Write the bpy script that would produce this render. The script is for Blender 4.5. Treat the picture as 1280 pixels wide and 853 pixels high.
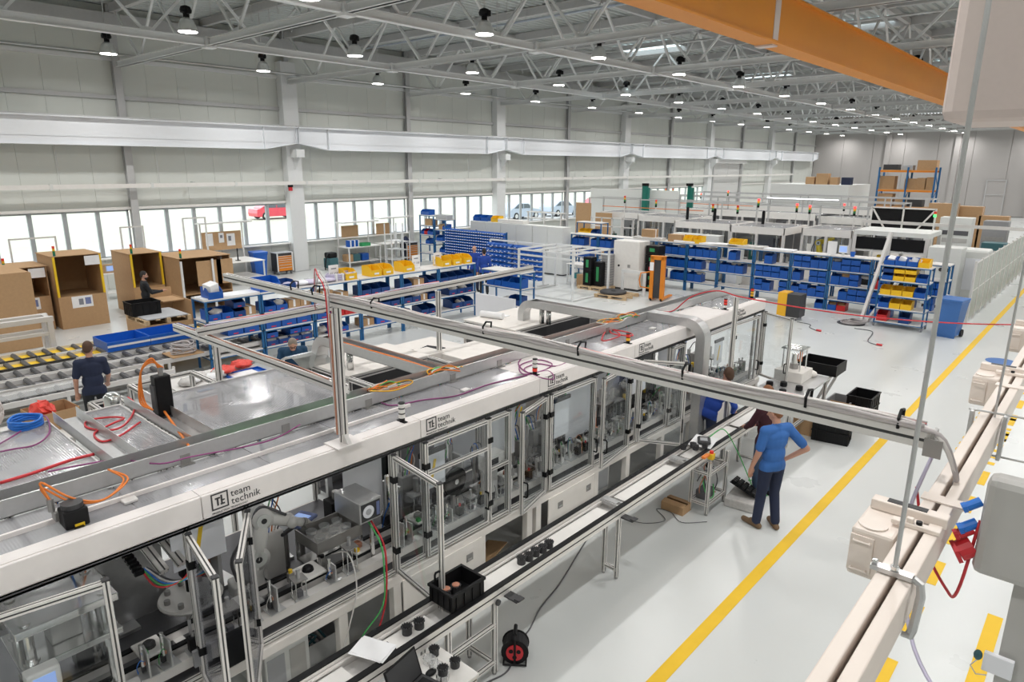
import bpy, bmesh, math, random
from mathutils import Vector, Matrix
random.seed(7)
S = bpy.context.scene
C = S.collection
for o in list(bpy.data.objects): bpy.data.objects.remove(o)
R = math.radians
# ------------------------------------------------------------------ camera
F_PX, PITCH, YAW, ROLL, CAMH = 850.3, 14.51, 41.68, 0.323, 4.75
_p, _y, _r = R(PITCH), R(YAW), R(ROLL)
FW = Vector((-math.sin(_y)*math.cos(_p), math.cos(_y)*math.cos(_p), -math.sin(_p)))
_rt = Vector((math.cos(_y), math.sin(_y), 0)); _up = _rt.cross(FW)
RT = _rt*math.cos(_r)+_up*math.sin(_r); UP = RT.cross(FW)
cam_d = bpy.data.cameras.new('camera'); cam = bpy.data.objects.new('camera', cam_d); C.objects.link(cam)
cam_d.sensor_width = 36; cam_d.lens = F_PX/1280*36; cam_d.clip_start = .05; cam_d.clip_end = 400
cam.matrix_world = Matrix(((RT.x,UP.x,-FW.x,0),(RT.y,UP.y,-FW.y,0),(RT.z,UP.z,-FW.z,CAMH),(0,0,0,1)))
S.camera = cam
def ray(px, py): return FW*F_PX + RT*(px-640) - UP*(py-426.5)
def PZ(px, py, z=0.):                       # pixel -> point at height z
    d = ray(px,py); t = (z-CAMH)/d.z; return Vector((d.x*t, d.y*t, z))
def PX(px, py, x):                          # pixel -> point on plane X = x
    d = ray(px,py); t = x/d.x; return Vector((x, d.y*t, CAMH+d.z*t))
def PY(px, py, y):
    d = ray(px,py); t = y/d.y; return Vector((d.x*t, y, CAMH+d.z*t))
# ------------------------------------------------------------------ world, exposure
W = bpy.data.worlds.new('overcast_sky'); S.world = W; W.use_nodes = True
nt = W.node_tree; nt.nodes.clear()
bg = nt.nodes.new('ShaderNodeBackground'); wo = nt.nodes.new('ShaderNodeOutputWorld')
bg.inputs[0].default_value = (.93,.97,1,1); bg.inputs[1].default_value = 2.7
nt.links.new(bg.outputs[0], wo.inputs[0])
S.view_settings.view_transform = 'Standard'; S.view_settings.look = 'None'
S.view_settings.gamma = 1; S.view_settings.use_curve_mapping = False
S.view_settings.exposure = 0.1
LAMP_W = 92.
# ------------------------------------------------------------------ materials
M = {}
def mat(name, col, rough=.5, metal=0., var=.06, scale=8., bump=0., emit=0., alpha=1., spec=.5, coat=0.):
    m = bpy.data.materials.new(name); m.use_nodes = True; n = m.node_tree.nodes; l = m.node_tree.links
    b = n['Principled BSDF']
    b.inputs['Roughness'].default_value = rough; b.inputs['Metallic'].default_value = metal
    b.inputs['Specular IOR Level'].default_value = spec; b.inputs['Coat Weight'].default_value = coat
    c4 = (*col,1)
    if var > 0:
        tc = n.new('ShaderNodeTexCoord'); nz = n.new('ShaderNodeTexNoise'); nz.inputs['Scale'].default_value = scale; nz.inputs['Detail'].default_value = 3
        mx = n.new('ShaderNodeMix'); mx.data_type = 'RGBA'
        mx.inputs['A'].default_value = tuple(max(0,c*(1-var)) for c in col)+(1,)
        mx.inputs['B'].default_value = tuple(min(1,c*(1+var)) for c in col)+(1,)
        l.new(tc.outputs['Object'], nz.inputs['Vector']); l.new(nz.outputs[0], mx.inputs['Factor']); l.new(mx.outputs['Result'], b.inputs['Base Color'])
        if bump > 0:
            bp = n.new('ShaderNodeBump'); bp.inputs['Strength'].default_value = bump; bp.inputs['Distance'].default_value = .01
            l.new(nz.outputs[0], bp.inputs['Height']); l.new(bp.outputs[0], b.inputs['Normal'])
    else: b.inputs['Base Color'].default_value = c4
    if emit > 0: b.inputs['Emission Color'].default_value = c4; b.inputs['Emission Strength'].default_value = emit
    if alpha < 1:                           # thin see-through sheet: part transparent, part coated surface
        tr = n.new('ShaderNodeBsdfTransparent'); ms = n.new('ShaderNodeMixShader'); ms.inputs[0].default_value = alpha
        l.new(tr.outputs[0], ms.inputs[1]); l.new(b.outputs[0], ms.inputs[2]); l.new(ms.outputs[0], n['Material Output'].inputs[0])
    M[name] = m; return m
mat('white', (.80,.78,.75), .42); mat('cream', (.82,.78,.735), .45); mat('fascia', (.83,.785,.765), .4)
mat('wallpanel', (.67,.69,.65), .55, var=.02, scale=1.); mat('steelwhite', (.74,.75,.75), .45, var=.03); mat('steelgrey', (.50,.50,.50), .5)
mat('crane', (.80,.82,.85), .4, var=.02); mat('deck', (.52,.55,.54), .45, .25, var=.03)
mat('alu', (.78,.755,.73), .36, .35, var=.03); mat('aluplain', (.72,.70,.68), .42, .25, var=.03); mat('slot', (.10,.10,.10), .6)
mat('sheetmetal', (.60,.60,.60), .33, .7, var=.08, scale=20); mat('chrome', (.75,.75,.74), .15, 1., var=.03)
mat('darkmetal', (.13,.13,.14), .45, .4); mat('midmetal', (.36,.35,.34), .4, .6, var=.15)
mat('black', (.007,.007,.008), .5, spec=.25); mat('rubber', (.02,.02,.022), .7, spec=.3); mat('darkgrey', (.05,.05,.053), .5, spec=.35)
mat('blueframe', (.010,.115,.30), .4); mat('binblue', (.004,.085,.40), .38, var=.12); mat('bindark', (.004,.045,.20), .4, var=.1); mat('binbright', (.01,.115,.52), .35)
mat('binyellow', (.85,.50,.01), .42); mat('binred', (.52,.012,.015), .42); mat('green', (.03,.30,.10), .5); mat('greendark', (.005,.16,.12), .45)
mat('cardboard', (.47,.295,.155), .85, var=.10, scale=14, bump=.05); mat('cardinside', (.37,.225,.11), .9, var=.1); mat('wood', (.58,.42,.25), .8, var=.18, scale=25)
mat('orange', (.72,.23,.012), .42, var=.04); mat('cableorange', (.80,.22,.03), .5); mat('craneorange', (.76,.27,.012), .45, var=.03, scale=3)
mat('yellow', (.86,.56,.02), .5); mat('tape', (.83,.52,.02), .6, var=.07, scale=6)
mat('paper', (.86,.86,.87), .7); mat('print', (.22,.23,.27), .7); mat('printblue', (.18,.22,.42), .7)
mat('shelfboard', (.70,.68,.66), .55); mat('greyboard', (.44,.45,.47), .6); mat('trunk', (.82,.73,.66), .45, var=.03); mat('boxpink', (.70,.60,.56), .5, var=.03, scale=40)
mat('greybox', (.50,.49,.47), .5); mat('cablegrey', (.52,.48,.48), .5); mat('cabledark', (.10,.10,.11), .5); mat('cablewhite', (.75,.72,.70), .5)
mat('cablered', (.62,.03,.04), .45); mat('cablepurple', (.28,.06,.20), .5); mat('cablegreen', (.08,.45,.12), .5); mat('cableblue', (.02,.18,.65), .4); mat('lavender', (.60,.56,.72), .5)
mat('copper', (.50,.22,.14), .45, .2, var=.2, scale=30); mat('teal', (.02,.22,.24), .45); mat('petrol', (.04,.13,.15), .5)
mat('plasticbag', (.62,.60,.58), .2, var=.25, scale=18, bump=.5); mat('amber', (.85,.45,.02), .35); mat('signalred', (.85,.05,.03), .35); mat('signalgreen', (.02,.20,.06), .35)
mat('ledred', (1,.05,.05), .4, var=0, emit=2.2); mat('ledgreen', (.08,1,.2), .4, var=0, emit=1.6); mat('screen', (.30,.45,.85), .3, var=0, emit=.45); mat('screengreen', (.45,.85,.30), .3, var=0, emit=.8)
mat('skylight', (.82,.96,1), .4, var=0, emit=1.6); mat('lamplens', (1,.97,.93), .4, var=0, emit=9.); mat('tube', (.95,.97,1), .4, var=0, emit=3.)
mat('reflector', (.70,.71,.70), .3, .5, var=.04); mat('glass', (.78,.82,.84), .06, var=0, alpha=.13); mat('glasssmoke', (.68,.70,.74), .08, var=0, alpha=.22)
mat('windowglass', (.9,.95,.95), .05, var=0, alpha=.10)
mat('skin', (.56,.30,.21), .55, var=.05); mat('hairbrown', (.09,.045,.025), .7, var=.3, scale=60); mat('hairdark', (.02,.015,.013), .7); mat('hairgrey', (.26,.22,.18), .7, var=.3, scale=60); mat('hairginger', (.22,.085,.03), .7, var=.2, scale=60)
mat('teeblue', (.035,.14,.43), .8, var=.12, scale=10, bump=.25); mat('sweatblue', (.012,.055,.33), .8, var=.12, scale=10, bump=.25); mat('navy', (.018,.026,.062), .85, var=.15, scale=9, bump=.3)
mat('maroon', (.055,.012,.02), .85); mat('blackcloth', (.016,.018,.022), .85); mat('jeans', (.04,.07,.13), .85); mat('tealcloth', (.012,.055,.12), .85, var=.12, bump=.2); mat('shoe', (.17,.105,.055), .7); mat('sole', (.30,.24,.18), .8)
mat('grass', (.415,.425,.345), .95, var=.15, scale=.6); mat('asphalt', (.42,.42,.42), .9); mat('carred', (.62,.05,.08), .3, coat=.5); mat('cargrey', (.42,.48,.58), .3, coat=.5); mat('carglass', (.10,.12,.14), .1)
mat('robotwhite', (.80,.79,.77), .38, var=.02); mat('robotyellow', (.82,.62,.02), .4); mat('endwall', (.44,.42,.41), .6, var=.03, scale=.5); mat('doorgrey', (.62,.62,.61), .5)
mat('clearplastic', (.85,.87,.88), .12, var=0, alpha=.25); mat('greypanel', (.72,.73,.71), .5, var=.02); mat('whitesheet', (.83,.84,.88), .5, var=.02); mat('fabricorange', (.75,.16,.02), .7); mat('redbag', (.78,.07,.05), .5, var=.25, scale=20, bump=.5)
mat('caster', (.22,.22,.23), .5); mat('rollergrey', (.10,.10,.105), .45, .2); mat('stain', (.30,.30,.31), .45)
def glassmat(name, tint, base):
    m = bpy.data.materials.new(name); m.use_nodes = True; n = m.node_tree.nodes; l = m.node_tree.links; n.remove(n['Principled BSDF'])
    tr = n.new('ShaderNodeBsdfTransparent'); tr.inputs[0].default_value = (*tint,1); gl = n.new('ShaderNodeBsdfGlossy'); gl.inputs['Roughness'].default_value = .03
    lw = n.new('ShaderNodeLayerWeight'); pw = n.new('ShaderNodeMath'); pw.operation = 'POWER'; pw.inputs[1].default_value = 4.; fr = n.new('ShaderNodeMath'); fr.operation = 'MULTIPLY'; fr.inputs[1].default_value = .5; l.new(lw.outputs['Facing'], pw.inputs[0]); l.new(pw.outputs[0], fr.inputs[0]); ad = n.new('ShaderNodeMath'); ad.operation = 'ADD'; ad.inputs[1].default_value = base
    tc = n.new('ShaderNodeTexCoord'); nz = n.new('ShaderNodeTexNoise'); nz.inputs['Scale'].default_value = 3.; ml = n.new('ShaderNodeMath'); ml.operation = 'MULTIPLY'; ml.inputs[1].default_value = .03
    l.new(tc.outputs['Object'], nz.inputs['Vector']); l.new(nz.outputs[0], ml.inputs[0]); a2 = n.new('ShaderNodeMath'); a2.operation = 'ADD'
    ms = n.new('ShaderNodeMixShader'); l.new(fr.outputs[0], ad.inputs[0]); l.new(ad.outputs[0], a2.inputs[0]); l.new(ml.outputs[0], a2.inputs[1]); l.new(a2.outputs[0], ms.inputs[0]); l.new(tr.outputs[0], ms.inputs[1]); l.new(gl.outputs[0], ms.inputs[2]); l.new(ms.outputs[0], n['Material Output'].inputs[0]); M[name] = m
glassmat('glass',(.93,.945,.95),.02); glassmat('glasssmoke',(.80,.81,.84),.05); glassmat('windowglass',(.96,.98,.98),.0)
# machine roof: ribbed multiwall sheet
def roofsheet():
    m = mat('roofsheet', (.60,.60,.62), .13, .15, var=0, alpha=.56); n = m.node_tree.nodes; l = m.node_tree.links; b = n['Principled BSDF']
    tc = n.new('ShaderNodeTexCoord'); wv = n.new('ShaderNodeTexWave'); wv.bands_direction = 'Y'; wv.inputs['Scale'].default_value = 16; wv.inputs['Distortion'].default_value = .3
    nz = n.new('ShaderNodeTexNoise'); nz.inputs['Scale'].default_value = 1.7; nz.inputs['Detail'].default_value = 4
    cr = n.new('ShaderNodeMix'); cr.data_type = 'RGBA'; cr.inputs['A'].default_value = (.34,.34,.37,1); cr.inputs['B'].default_value = (.62,.62,.64,1)
    bp = n.new('ShaderNodeBump'); bp.inputs['Strength'].default_value = .12; bp.inputs['Distance'].default_value = .01
    l.new(tc.outputs['Object'], wv.inputs['Vector']); l.new(tc.outputs['Object'], nz.inputs['Vector']); l.new(nz.outputs[0], cr.inputs['Factor'])
    l.new(cr.outputs['Result'], b.inputs['Base Color']); l.new(wv.outputs['Fac'], bp.inputs['Height']); l.new(bp.outputs[0], b.inputs['Normal'])
roofsheet()
def floormat():
    m = mat('floor', (.66,.67,.655), .22, var=0); n = m.node_tree.nodes; l = m.node_tree.links; b = n['Principled BSDF']
    tc = n.new('ShaderNodeTexCoord'); nz = n.new('ShaderNodeTexNoise'); nz.inputs['Scale'].default_value = .55; nz.inputs['Detail'].default_value = 6
    n2 = n.new('ShaderNodeTexNoise'); n2.inputs['Scale'].default_value = .8; n2.inputs['Detail'].default_value = 5
    mx = n.new('ShaderNodeMix'); mx.data_type = 'RGBA'; mx.inputs['A'].default_value = (.615,.635,.63,1); mx.inputs['B'].default_value = (.665,.68,.67,1)
    mr = n.new('ShaderNodeMapRange'); mr.inputs['From Min'].default_value = .3; mr.inputs['From Max'].default_value = .7; mr.inputs['To Min'].default_value = .27; mr.inputs['To Max'].default_value = .30
    bp = n.new('ShaderNodeBump'); bp.inputs['Strength'].default_value = .012; bp.inputs['Distance'].default_value = .01
    for k in (nz,n2): l.new(tc.outputs['Object'], k.inputs['Vector'])
    l.new(nz.outputs[0], mx.inputs['Factor']); l.new(mx.outputs['Result'], b.inputs['Base Color']); l.new(n2.outputs[0], mr.inputs['Value']); l.new(mr.outputs[0], b.inputs['Roughness'])
    n.remove(bp)
floormat()
# ------------------------------------------------------------------ helpers
class MB:
    """collects shapes into one mesh; o is the origin that is taken away from every point"""
    def __init__(s, o=(0,0,0)): s.v=[]; s.f=[]; s.m=[]; s.o=Vector(o); s.k=0
    def mt(s, k): s.k=k; return s
    def add(s, vs, fs):
        n=len(s.v); s.v += [Vector(v)-s.o for v in vs]; s.f += [[i+n for i in f] for f in fs]; s.m += [s.k]*len(fs); return s
    def bx(s, x0,y0,z0,x1,y1,z1):
        if x0>x1: x0,x1=x1,x0
        if y0>y1: y0,y1=y1,y0
        if z0>z1: z0,z1=z1,z0
        return s.add([(x0,y0,z0),(x1,y0,z0),(x1,y1,z0),(x0,y1,z0),(x0,y0,z1),(x1,y0,z1),(x1,y1,z1),(x0,y1,z1)],
            [(0,3,2,1),(4,5,6,7),(0,1,5,4),(1,2,6,5),(2,3,7,6),(3,0,4,7)])
    def cb(s, c, d): return s.bx(c[0]-d[0]/2,c[1]-d[1]/2,c[2]-d[2]/2,c[0]+d[0]/2,c[1]+d[1]/2,c[2]+d[2]/2)
    def bev(s, x0,y0,z0,x1,y1,z1,b=.01):     # box with all edges chamfered
        bm=bmesh.new(); bmesh.ops.create_cube(bm,size=1)
        for v in bm.verts: v.co=Vector(((x0+x1)/2+v.co.x*(x1-x0),(y0+y1)/2+v.co.y*(y1-y0),(z0+z1)/2+v.co.z*(z1-z0)))
        bmesh.ops.bevel(bm,geom=bm.edges[:],offset=b,segments=2,affect='EDGES',profile=.5)
        bm.verts.index_update(); s.add([v.co.copy() for v in bm.verts],[[v.index for v in f.verts] for f in bm.faces]); bm.free(); return s
    def frame(s, p0, p1):
        p0,p1=Vector(p0),Vector(p1); d=(p1-p0).normalized(); a=Vector((0,0,1)) if abs(d.z)<.95 else Vector((0,1,0))
        u=d.cross(a).normalized(); w=u.cross(d).normalized(); return p0,p1,u,w
    def bar(s, p0, p1, w, h=None):           # rectangular bar between two points
        h=h or w; p0,p1,u,v=s.frame(p0,p1); u=u*w/2; v=v*h/2
        return s.add([p0-u-v,p0+u-v,p0+u+v,p0-u+v,p1-u-v,p1+u-v,p1+u+v,p1-u+v],[(0,3,2,1),(4,5,6,7),(0,1,5,4),(1,2,6,5),(2,3,7,6),(3,0,4,7)])
    def prof(s, p0, p1, w=.04, h=None, k=1):   # slotted aluminium profile; slot faces take material k
        h=h or w; p0,p1,u,v=s.frame(p0,p1); pts=[]; a=.16; dp=.18*min(w,h)
        def side(c,t,ln,n):                     # corner, tangent, length, inward normal
            return [c, c+t*(ln/2-a*min(w,h)*.8), c+t*(ln/2-a*min(w,h)*.8)+n*dp, c+t*(ln/2+a*min(w,h)*.8)+n*dp, c+t*(ln/2+a*min(w,h)*.8)]
        cs=[(-u*w/2-v*h/2,u,w,v),(u*w/2-v*h/2,v,h,-u),(u*w/2+v*h/2,-u,w,-v),(-u*w/2+v*h/2,-v,h,u)]
        for c in cs: pts+=side(*c)
        n=len(pts); base=len(s.v); s.v+=[p0+q-s.o for q in pts]+[p1+q-s.o for q in pts]
        k0=s.k
        for i in range(n):
            j=(i+1)%n; s.f.append([base+i,base+j,base+n+j,base+n+i]); s.m.append(k if i%5 in (1,2,3) else k0)
        s.f.append([base+i for i in range(n)][::-1]); s.m.append(k0); s.f.append([base+n+i for i in range(n)]); s.m.append(k0); return s
    def cyl(s, p0, p1, r, n=10, r2=None):
        r2=r if r2 is None else r2; p0,p1,u,v=s.frame(p0,p1); vs=[]
        for p,q in ((p0,r),(p1,r2)):
            for i in range(n): a=2*math.pi*i/n; vs.append(p+(u*math.cos(a)+v*math.sin(a))*q)
        return s.add(vs,[(i,(i+1)%n,n+(i+1)%n,n+i) for i in range(n)]+[tuple(range(n))[::-1],tuple(range(n,2*n))])
    def tube(s, pts, r, n=6):
        pts=[Vector(p) for p in pts]; vs=[]; fs=[]; pu=None
        for i,p in enumerate(pts):
            d=((pts[min(i+1,len(pts)-1)]-p).normalized()+(p-pts[max(i-1,0)]).normalized())
            if d.length<1e-6: d=Vector((0,0,1))
            d.normalize(); a=pu if pu is not None else (Vector((0,0,1)) if abs(d.z)<.9 else Vector((1,0,0)))
            u=(a-d*a.dot(d))
            if u.length<1e-4: u=d.orthogonal()
            u.normalize(); w=d.cross(u); pu=u
            for k in range(n): t=2*math.pi*k/n; vs.append(p+(u*math.cos(t)+w*math.sin(t))*r)
        for i in range(len(pts)-1):
            for k in range(n): fs.append((i*n+k,i*n+(k+1)%n,(i+1)*n+(k+1)%n,(i+1)*n+k))
        fs.append(tuple(range(n))[::-1]); fs.append(tuple(range((len(pts)-1)*n,len(pts)*n))); return s.add(vs,fs)
    def lathe(s, prof, c=(0,0,0), n=16):      # profile (r,z) about vertical axis through c
        c=Vector(c); vs=[]; fs=[]; m=len(prof)
        for r,z in prof:
            for i in range(n): a=2*math.pi*i/n; vs.append(c+Vector((r*math.cos(a),r*math.sin(a),z)))
        for j in range(m-1):
            for i in range(n): fs.append((j*n+i,j*n+(i+1)%n,(j+1)*n+(i+1)%n,(j+1)*n+i))
        fs.append(tuple(range(n))[::-1]); fs.append(tuple(range((m-1)*n,m*n))); return s.add(vs,fs)
    def prism(s, poly, ax, a0, a1):           # polygon extruded along axis x, y or z
        def p(q,a): return {'x':(a,q[0],q[1]),'y':(q[0],a,q[1]),'z':(q[0],q[1],a)}[ax]
        n=len(poly); vs=[p(q,a0) for q in poly]+[p(q,a1) for q in poly]
        return s.add(vs,[tuple(range(n))[::-1],tuple(range(n,2*n))]+[(i,(i+1)%n,n+(i+1)%n,n+i) for i in range(n)])
    def ball(s, c, r, n=10, m=6):
        r=(r,r,r) if not hasattr(r,'__len__') else r; c=Vector(c); vs=[c+Vector((0,0,-r[2]))]; fs=[]
        for j in range(1,m):
            t=math.pi*j/m
            for i in range(n): a=2*math.pi*i/n; vs.append(c+Vector((r[0]*math.sin(t)*math.cos(a),r[1]*math.sin(t)*math.sin(a),-r[2]*math.cos(t))))
        vs.append(c+Vector((0,0,r[2]))); L=len(vs)-1
        for i in range(n): fs.append((0,1+(i+1)%n,1+i)); fs.append((L,L-n+i,L-n+(i+1)%n))
        for j in range(m-2):
            for i in range(n): a=1+j*n; fs.append((a+i,a+(i+1)%n,a+n+(i+1)%n,a+n+i))
        return s.add(vs,fs)
    def open_box(s, x0,y0,z0,x1,y1,z1,t=.01):
        s.bx(x0,y0,z0,x1,y1,z0+t); s.bx(x0,y0,z0+t,x0+t,y1,z1); s.bx(x1-t,y0,z0+t,x1,y1,z1); s.bx(x0+t,y0,z0+t,x1-t,y0+t,z1); s.bx(x0+t,y1-t,z0+t,x1-t,y1,z1); return s
    def mesh(s, name, mats, smooth=False):
        me=bpy.data.meshes.new(name); me.from_pydata([tuple(v) for v in s.v],[],s.f)
        for k in (mats if isinstance(mats,(list,tuple)) else [mats]): me.materials.append(M[k])
        me.polygons.foreach_set('material_index', s.m)
        if smooth: me.polygons.foreach_set('use_smooth',[True]*len(me.polygons))
        me.update(); return me
    def build(s, name, mats, parent=None, smooth=False, loc=None):
        return obj(name, s.mesh(name,mats,smooth), parent, loc)
def obj(name, me, parent=None, loc=None, rz=0):
    o=bpy.data.objects.new(name, me); C.objects.link(o)
    if parent is not None: o.parent=parent
    if loc is not None: o.location=loc
    if rz: o.rotation_euler=(0,0,rz)
    return o
def tag(o, label=None, cat=None, group=None, kind=None):
    if label: o['label']=label
    if cat: o['category']=cat
    if group: o['group']=group
    if kind: o['kind']=kind
    return o
def thing(name, label, cat, loc=(0,0,0), rz=0, group=None):
    o=bpy.data.objects.new(name,None); C.objects.link(o); o.location=loc; o.rotation_euler=(0,0,rz); o.empty_display_size=.2
    return tag(o,label,cat,group)
def copy_tree(o, loc=None, rz=None, label=None, group=None, parent=None, kids=True):
    c=o.copy(); C.objects.link(c); c.parent=parent
    if loc is not None: c.location=loc
    if rz is not None: c.rotation_euler=(0,0,rz)
    if label: c['label']=label
    if group: c['group']=group
    if kids:
        for ch in KIDS(o): copy_tree(ch, parent=c)
    return c
def KIDS(o): return [x for x in o.children]
def bez(p0, p1, p2, p3, n=12):
    p0,p1,p2,p3=map(Vector,(p0,p1,p2,p3)); return [p0*(1-t)**3+p1*3*t*(1-t)**2+p2*3*t*t*(1-t)+p3*t**3 for t in [i/n for i in range(n+1)]]
def spline(pts, n=6):                          # Catmull-Rom through points
    P=[Vector(p) for p in pts]; P=[P[0]*2-P[1]]+P+[P[-1]*2-P[-2]]; out=[]
    for i in range(1,len(P)-2):
        a,b,c,d=P[i-1:i+3]
        for k in range(n):
            t=k/n; out.append(.5*((2*b)+(c-a)*t+(2*a-5*b+4*c-d)*t*t+(3*b-a-3*c+d)*t**3))
    out.append(P[-2]); return out
def sag(p0, p1, dip, n=14):
    p0,p1=Vector(p0),Vector(p1); return [p0.lerp(p1,i/n)-Vector((0,0,dip*4*(i/n)*(1-i/n))) for i in range(n+1)]
def text_mesh(txt, size, name, m):
    cu=bpy.data.curves.new(name,'FONT'); cu.body=txt; cu.size=size; cu.extrude=.0012; cu.align_x='LEFT'; cu.resolution_u=2
    o=bpy.data.objects.new(name,cu); C.objects.link(o); dg=bpy.context.evaluated_depsgraph_get()
    me=bpy.data.meshes.new_from_object(o.evaluated_get(dg)); bpy.data.objects.remove(o); bpy.data.curves.remove(cu); me.materials.clear(); me.materials.append(M[m]); return me
def struct(o, label=None): return tag(o,label,None,None,'structure')
mat('mullion',(.42,.45,.47),.45,.2)
# ================================================================== THE SETTING
XW, XR, YN, YE, ZR = -28.2, 14.0, -8.0, 84.0, 10.15      # left wall, right wall, near end, far end, roof deck
MODY, MODX = 6.72, 6.75
YT = [10.0+MODY*k for k in range(-2,11)]                 # cross trusses / wall columns
XT = [-20.75+MODX*k for k in range(0,6)]                 # longitudinal trusses
fl = struct(MB().bx(XW-.3,YN,-.3,XR+.3,YE+.3,0).build('floor','floor'),'pale grey polished resin floor with yellow lane lines')
def floor_mark(name, x0,y0,x1,y1, m='tape'): return MB().bx(x0,y0,0.001,x1,y1,.004).build(name,m,fl)
floor_mark('yellow_line',-2.66,-2,-2.52,60)
floor_mark('yellow_line',-.40,2,-.26,8.35)
for k in range(34):
    y=3.9+1.16*k
    if abs(y-13.2)<.7: continue
    floor_mark('yellow_dash',-1.10,y,-.94,y+.62 if k<22 else y+.6)
for k in range(9): floor_mark('yellow_stripe',-1.55,13.0+.34*k,-.94,13.13+.34*k)
# outside ground, seen through the windows
struct(MB().bx(-120,-80,-.6,XW-.45,160,-.02).build('ground','grass'),'pale overexposed lawn outside the windows')
struct(MB().bx(-44,-80,-.015,-36,160,0.0).build('road','asphalt'),'strip of road beyond the lawn outside')
# left wall: cladding panels, base panels
ZS, ZWT = 1.28, 3.05
wl = struct(MB().bx(XW-.40,YN,3.0,XW-.14,YE,ZR).bx(XW-.40,YN,-.02,XW-.14,YE,ZS).build('wall_left','wallpanel'),'pale grey panel cladding of the window wall')
PW=1.12
pan=MB().bev(XW-.14,.002,ZWT+.09,XW,PW-.002,ZR-.02,.008).mesh('wall_panel','wallpanel'); pan2=MB().bev(XW-.14,.002,.12,XW,PW-.002,ZS-.03,.008).mesh('wall_panel','wallpanel')
DOOR_Y=(60.6,65.8)
n=int((YE-YN)/PW)
for k in range(n):
    y=YN+k*PW
    obj('wall_panel',pan,wl,(0,y,0))
    obj('wall_panel',pan2,wl,(0,y,0))
struct(MB().bx(XW-.1,YN,0,XW+.03,YE,.11).build('baseboard_left','greypanel'),'low grey plinth along the window wall')
struct(MB().bx(XW-.16,YN,ZS-.03,XW+.22,YE,ZS+.02).build('trim_1','white'),'white window sill running along the window wall')
struct(MB().bx(XW-.16,YN,ZWT+.0,XW+.10,YE,ZWT+.10).build('trim_2','white'),'white lintel rail above the windows')
for i,(z,nm) in enumerate(((7.05,'trim_3'),(8.35,'trim_4'))):
    struct(MB().bx(XW,YN,z-.07,XW+.12,YE,z+.07).build(nm,'steelgrey' if i==0 else 'steelwhite'),'horizontal steel girt on the panel wall, %s one'%('lower','upper')[i])
# windows, one per half bay
NW=0
ys=[YN+.2]+YT[0:12]+[YE]
for i in range(len(YT)):
    y0=YT[i]+.16; y1=YT[i]+MODY-.16
    if y1>YE: continue
    if y0>56:
        MB().bx(XW-.30,y0-.2,ZS-.02,XW-.01,y1+.4,ZWT+.02).build('wall_panel','wallpanel',wl); continue
    NW+=1
    w=tag(thing('window_%d'%NW,'band window of %d tall panes with grey mullions between wall columns'%6,None,(XW-.05,y0,ZS)),kind='structure')
    L=y1-y0; H=ZWT-ZS; o=MB()
    o.bx(-.06,0,.0,.02,L,.07).bx(-.06,0,H-.07,.02,L,H).bx(-.06,0,0,.02,.06,H).bx(-.06,L-.06,0,.02,L,H)
    o.build('window_frame','mullion',w)
    mu=MB().bx(-.06,-.07,.07,.04,.07,H-.07).mesh('mullion','mullion'); pn=MB().bx(-.03,.05,.07,-.022,L/6-.05,H-.07).mesh('pane','windowglass')
    for k in range(6):
        if k: obj('mullion',mu,w,(0,L*k/6,0))
        obj('pane',pn,w,(0,L*k/6,0))
# end, right and near walls
we=struct(MB().bx(XW-.4,YE+.02,0,XR,YE+.3,ZR).build('wall_far','endwall'),'plain warm grey end wall of the hall')
struct(MB().bx(XR,YN,0,XR+.3,YE,ZR).build('wall_right','wallpanel'),'pale panel wall on the far right side')
struct(MB().bx(XW-.4,YN-.3,0,XR,YN,ZR).build('wall_near','wallpanel'),'pale panel wall behind the viewer')
pe=MB().bev(.01,YE-.06,0.05,3.08,YE+.02,ZR-.02,.015).mesh('wall_panel','endwall')
for k in range(13): obj('wall_panel',pe,we,(XW+k*3.1,0,0))
# ceiling: corrugated deck, ribs along the hall
ck=MB(); p=.30; x=XW-.3; vs=[]; 
while x<XR+.3:
    vs+=[(x,0),(x+.09,0),(x+.12,.085),(x+.27,.085)]; x+=p
V=[]; Fc=[]
for (xx,zz) in vs: V+=[(xx,YN-.2,ZR+zz),(xx,YE+.2,ZR+zz)]
for i in range(len(vs)-1): Fc.append((2*i,2*i+1,2*i+3,2*i+2))
ck.add(V,Fc).bx(XW-.4,YN-.2,ZR+.12,XR+.3,YE+.2,ZR+.3)
ceil=struct(ck.build('ceiling','deck'),'corrugated metal roof deck')
# skylights in the deck
for (px,py) in ((812,57),(1070,31),(1160,80),(960,94),(940,150),(1020,120)):
    p0=PZ(px,py,ZR-.01)
    if p0.y>70: continue
    s=tag(thing('skylight','bright rectangular rooflight between the trusses',None,(p0.x,p0.y,ZR-.08)),kind='structure')
    MB().bx(-1.5,-.62,.0,1.5,.62,.03).build('pane','skylight',s); f=MB()
    f.bx(-1.58,-.7,-.05,1.58,-.62,.08).bx(-1.58,.62,-.05,1.58,.7,.08).bx(-1.58,-.62,-.05,-1.5,.62,.08).bx(1.5,-.62,-.05,1.58,.62,.08).build('skylight_frame','steelgrey',s)
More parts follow.
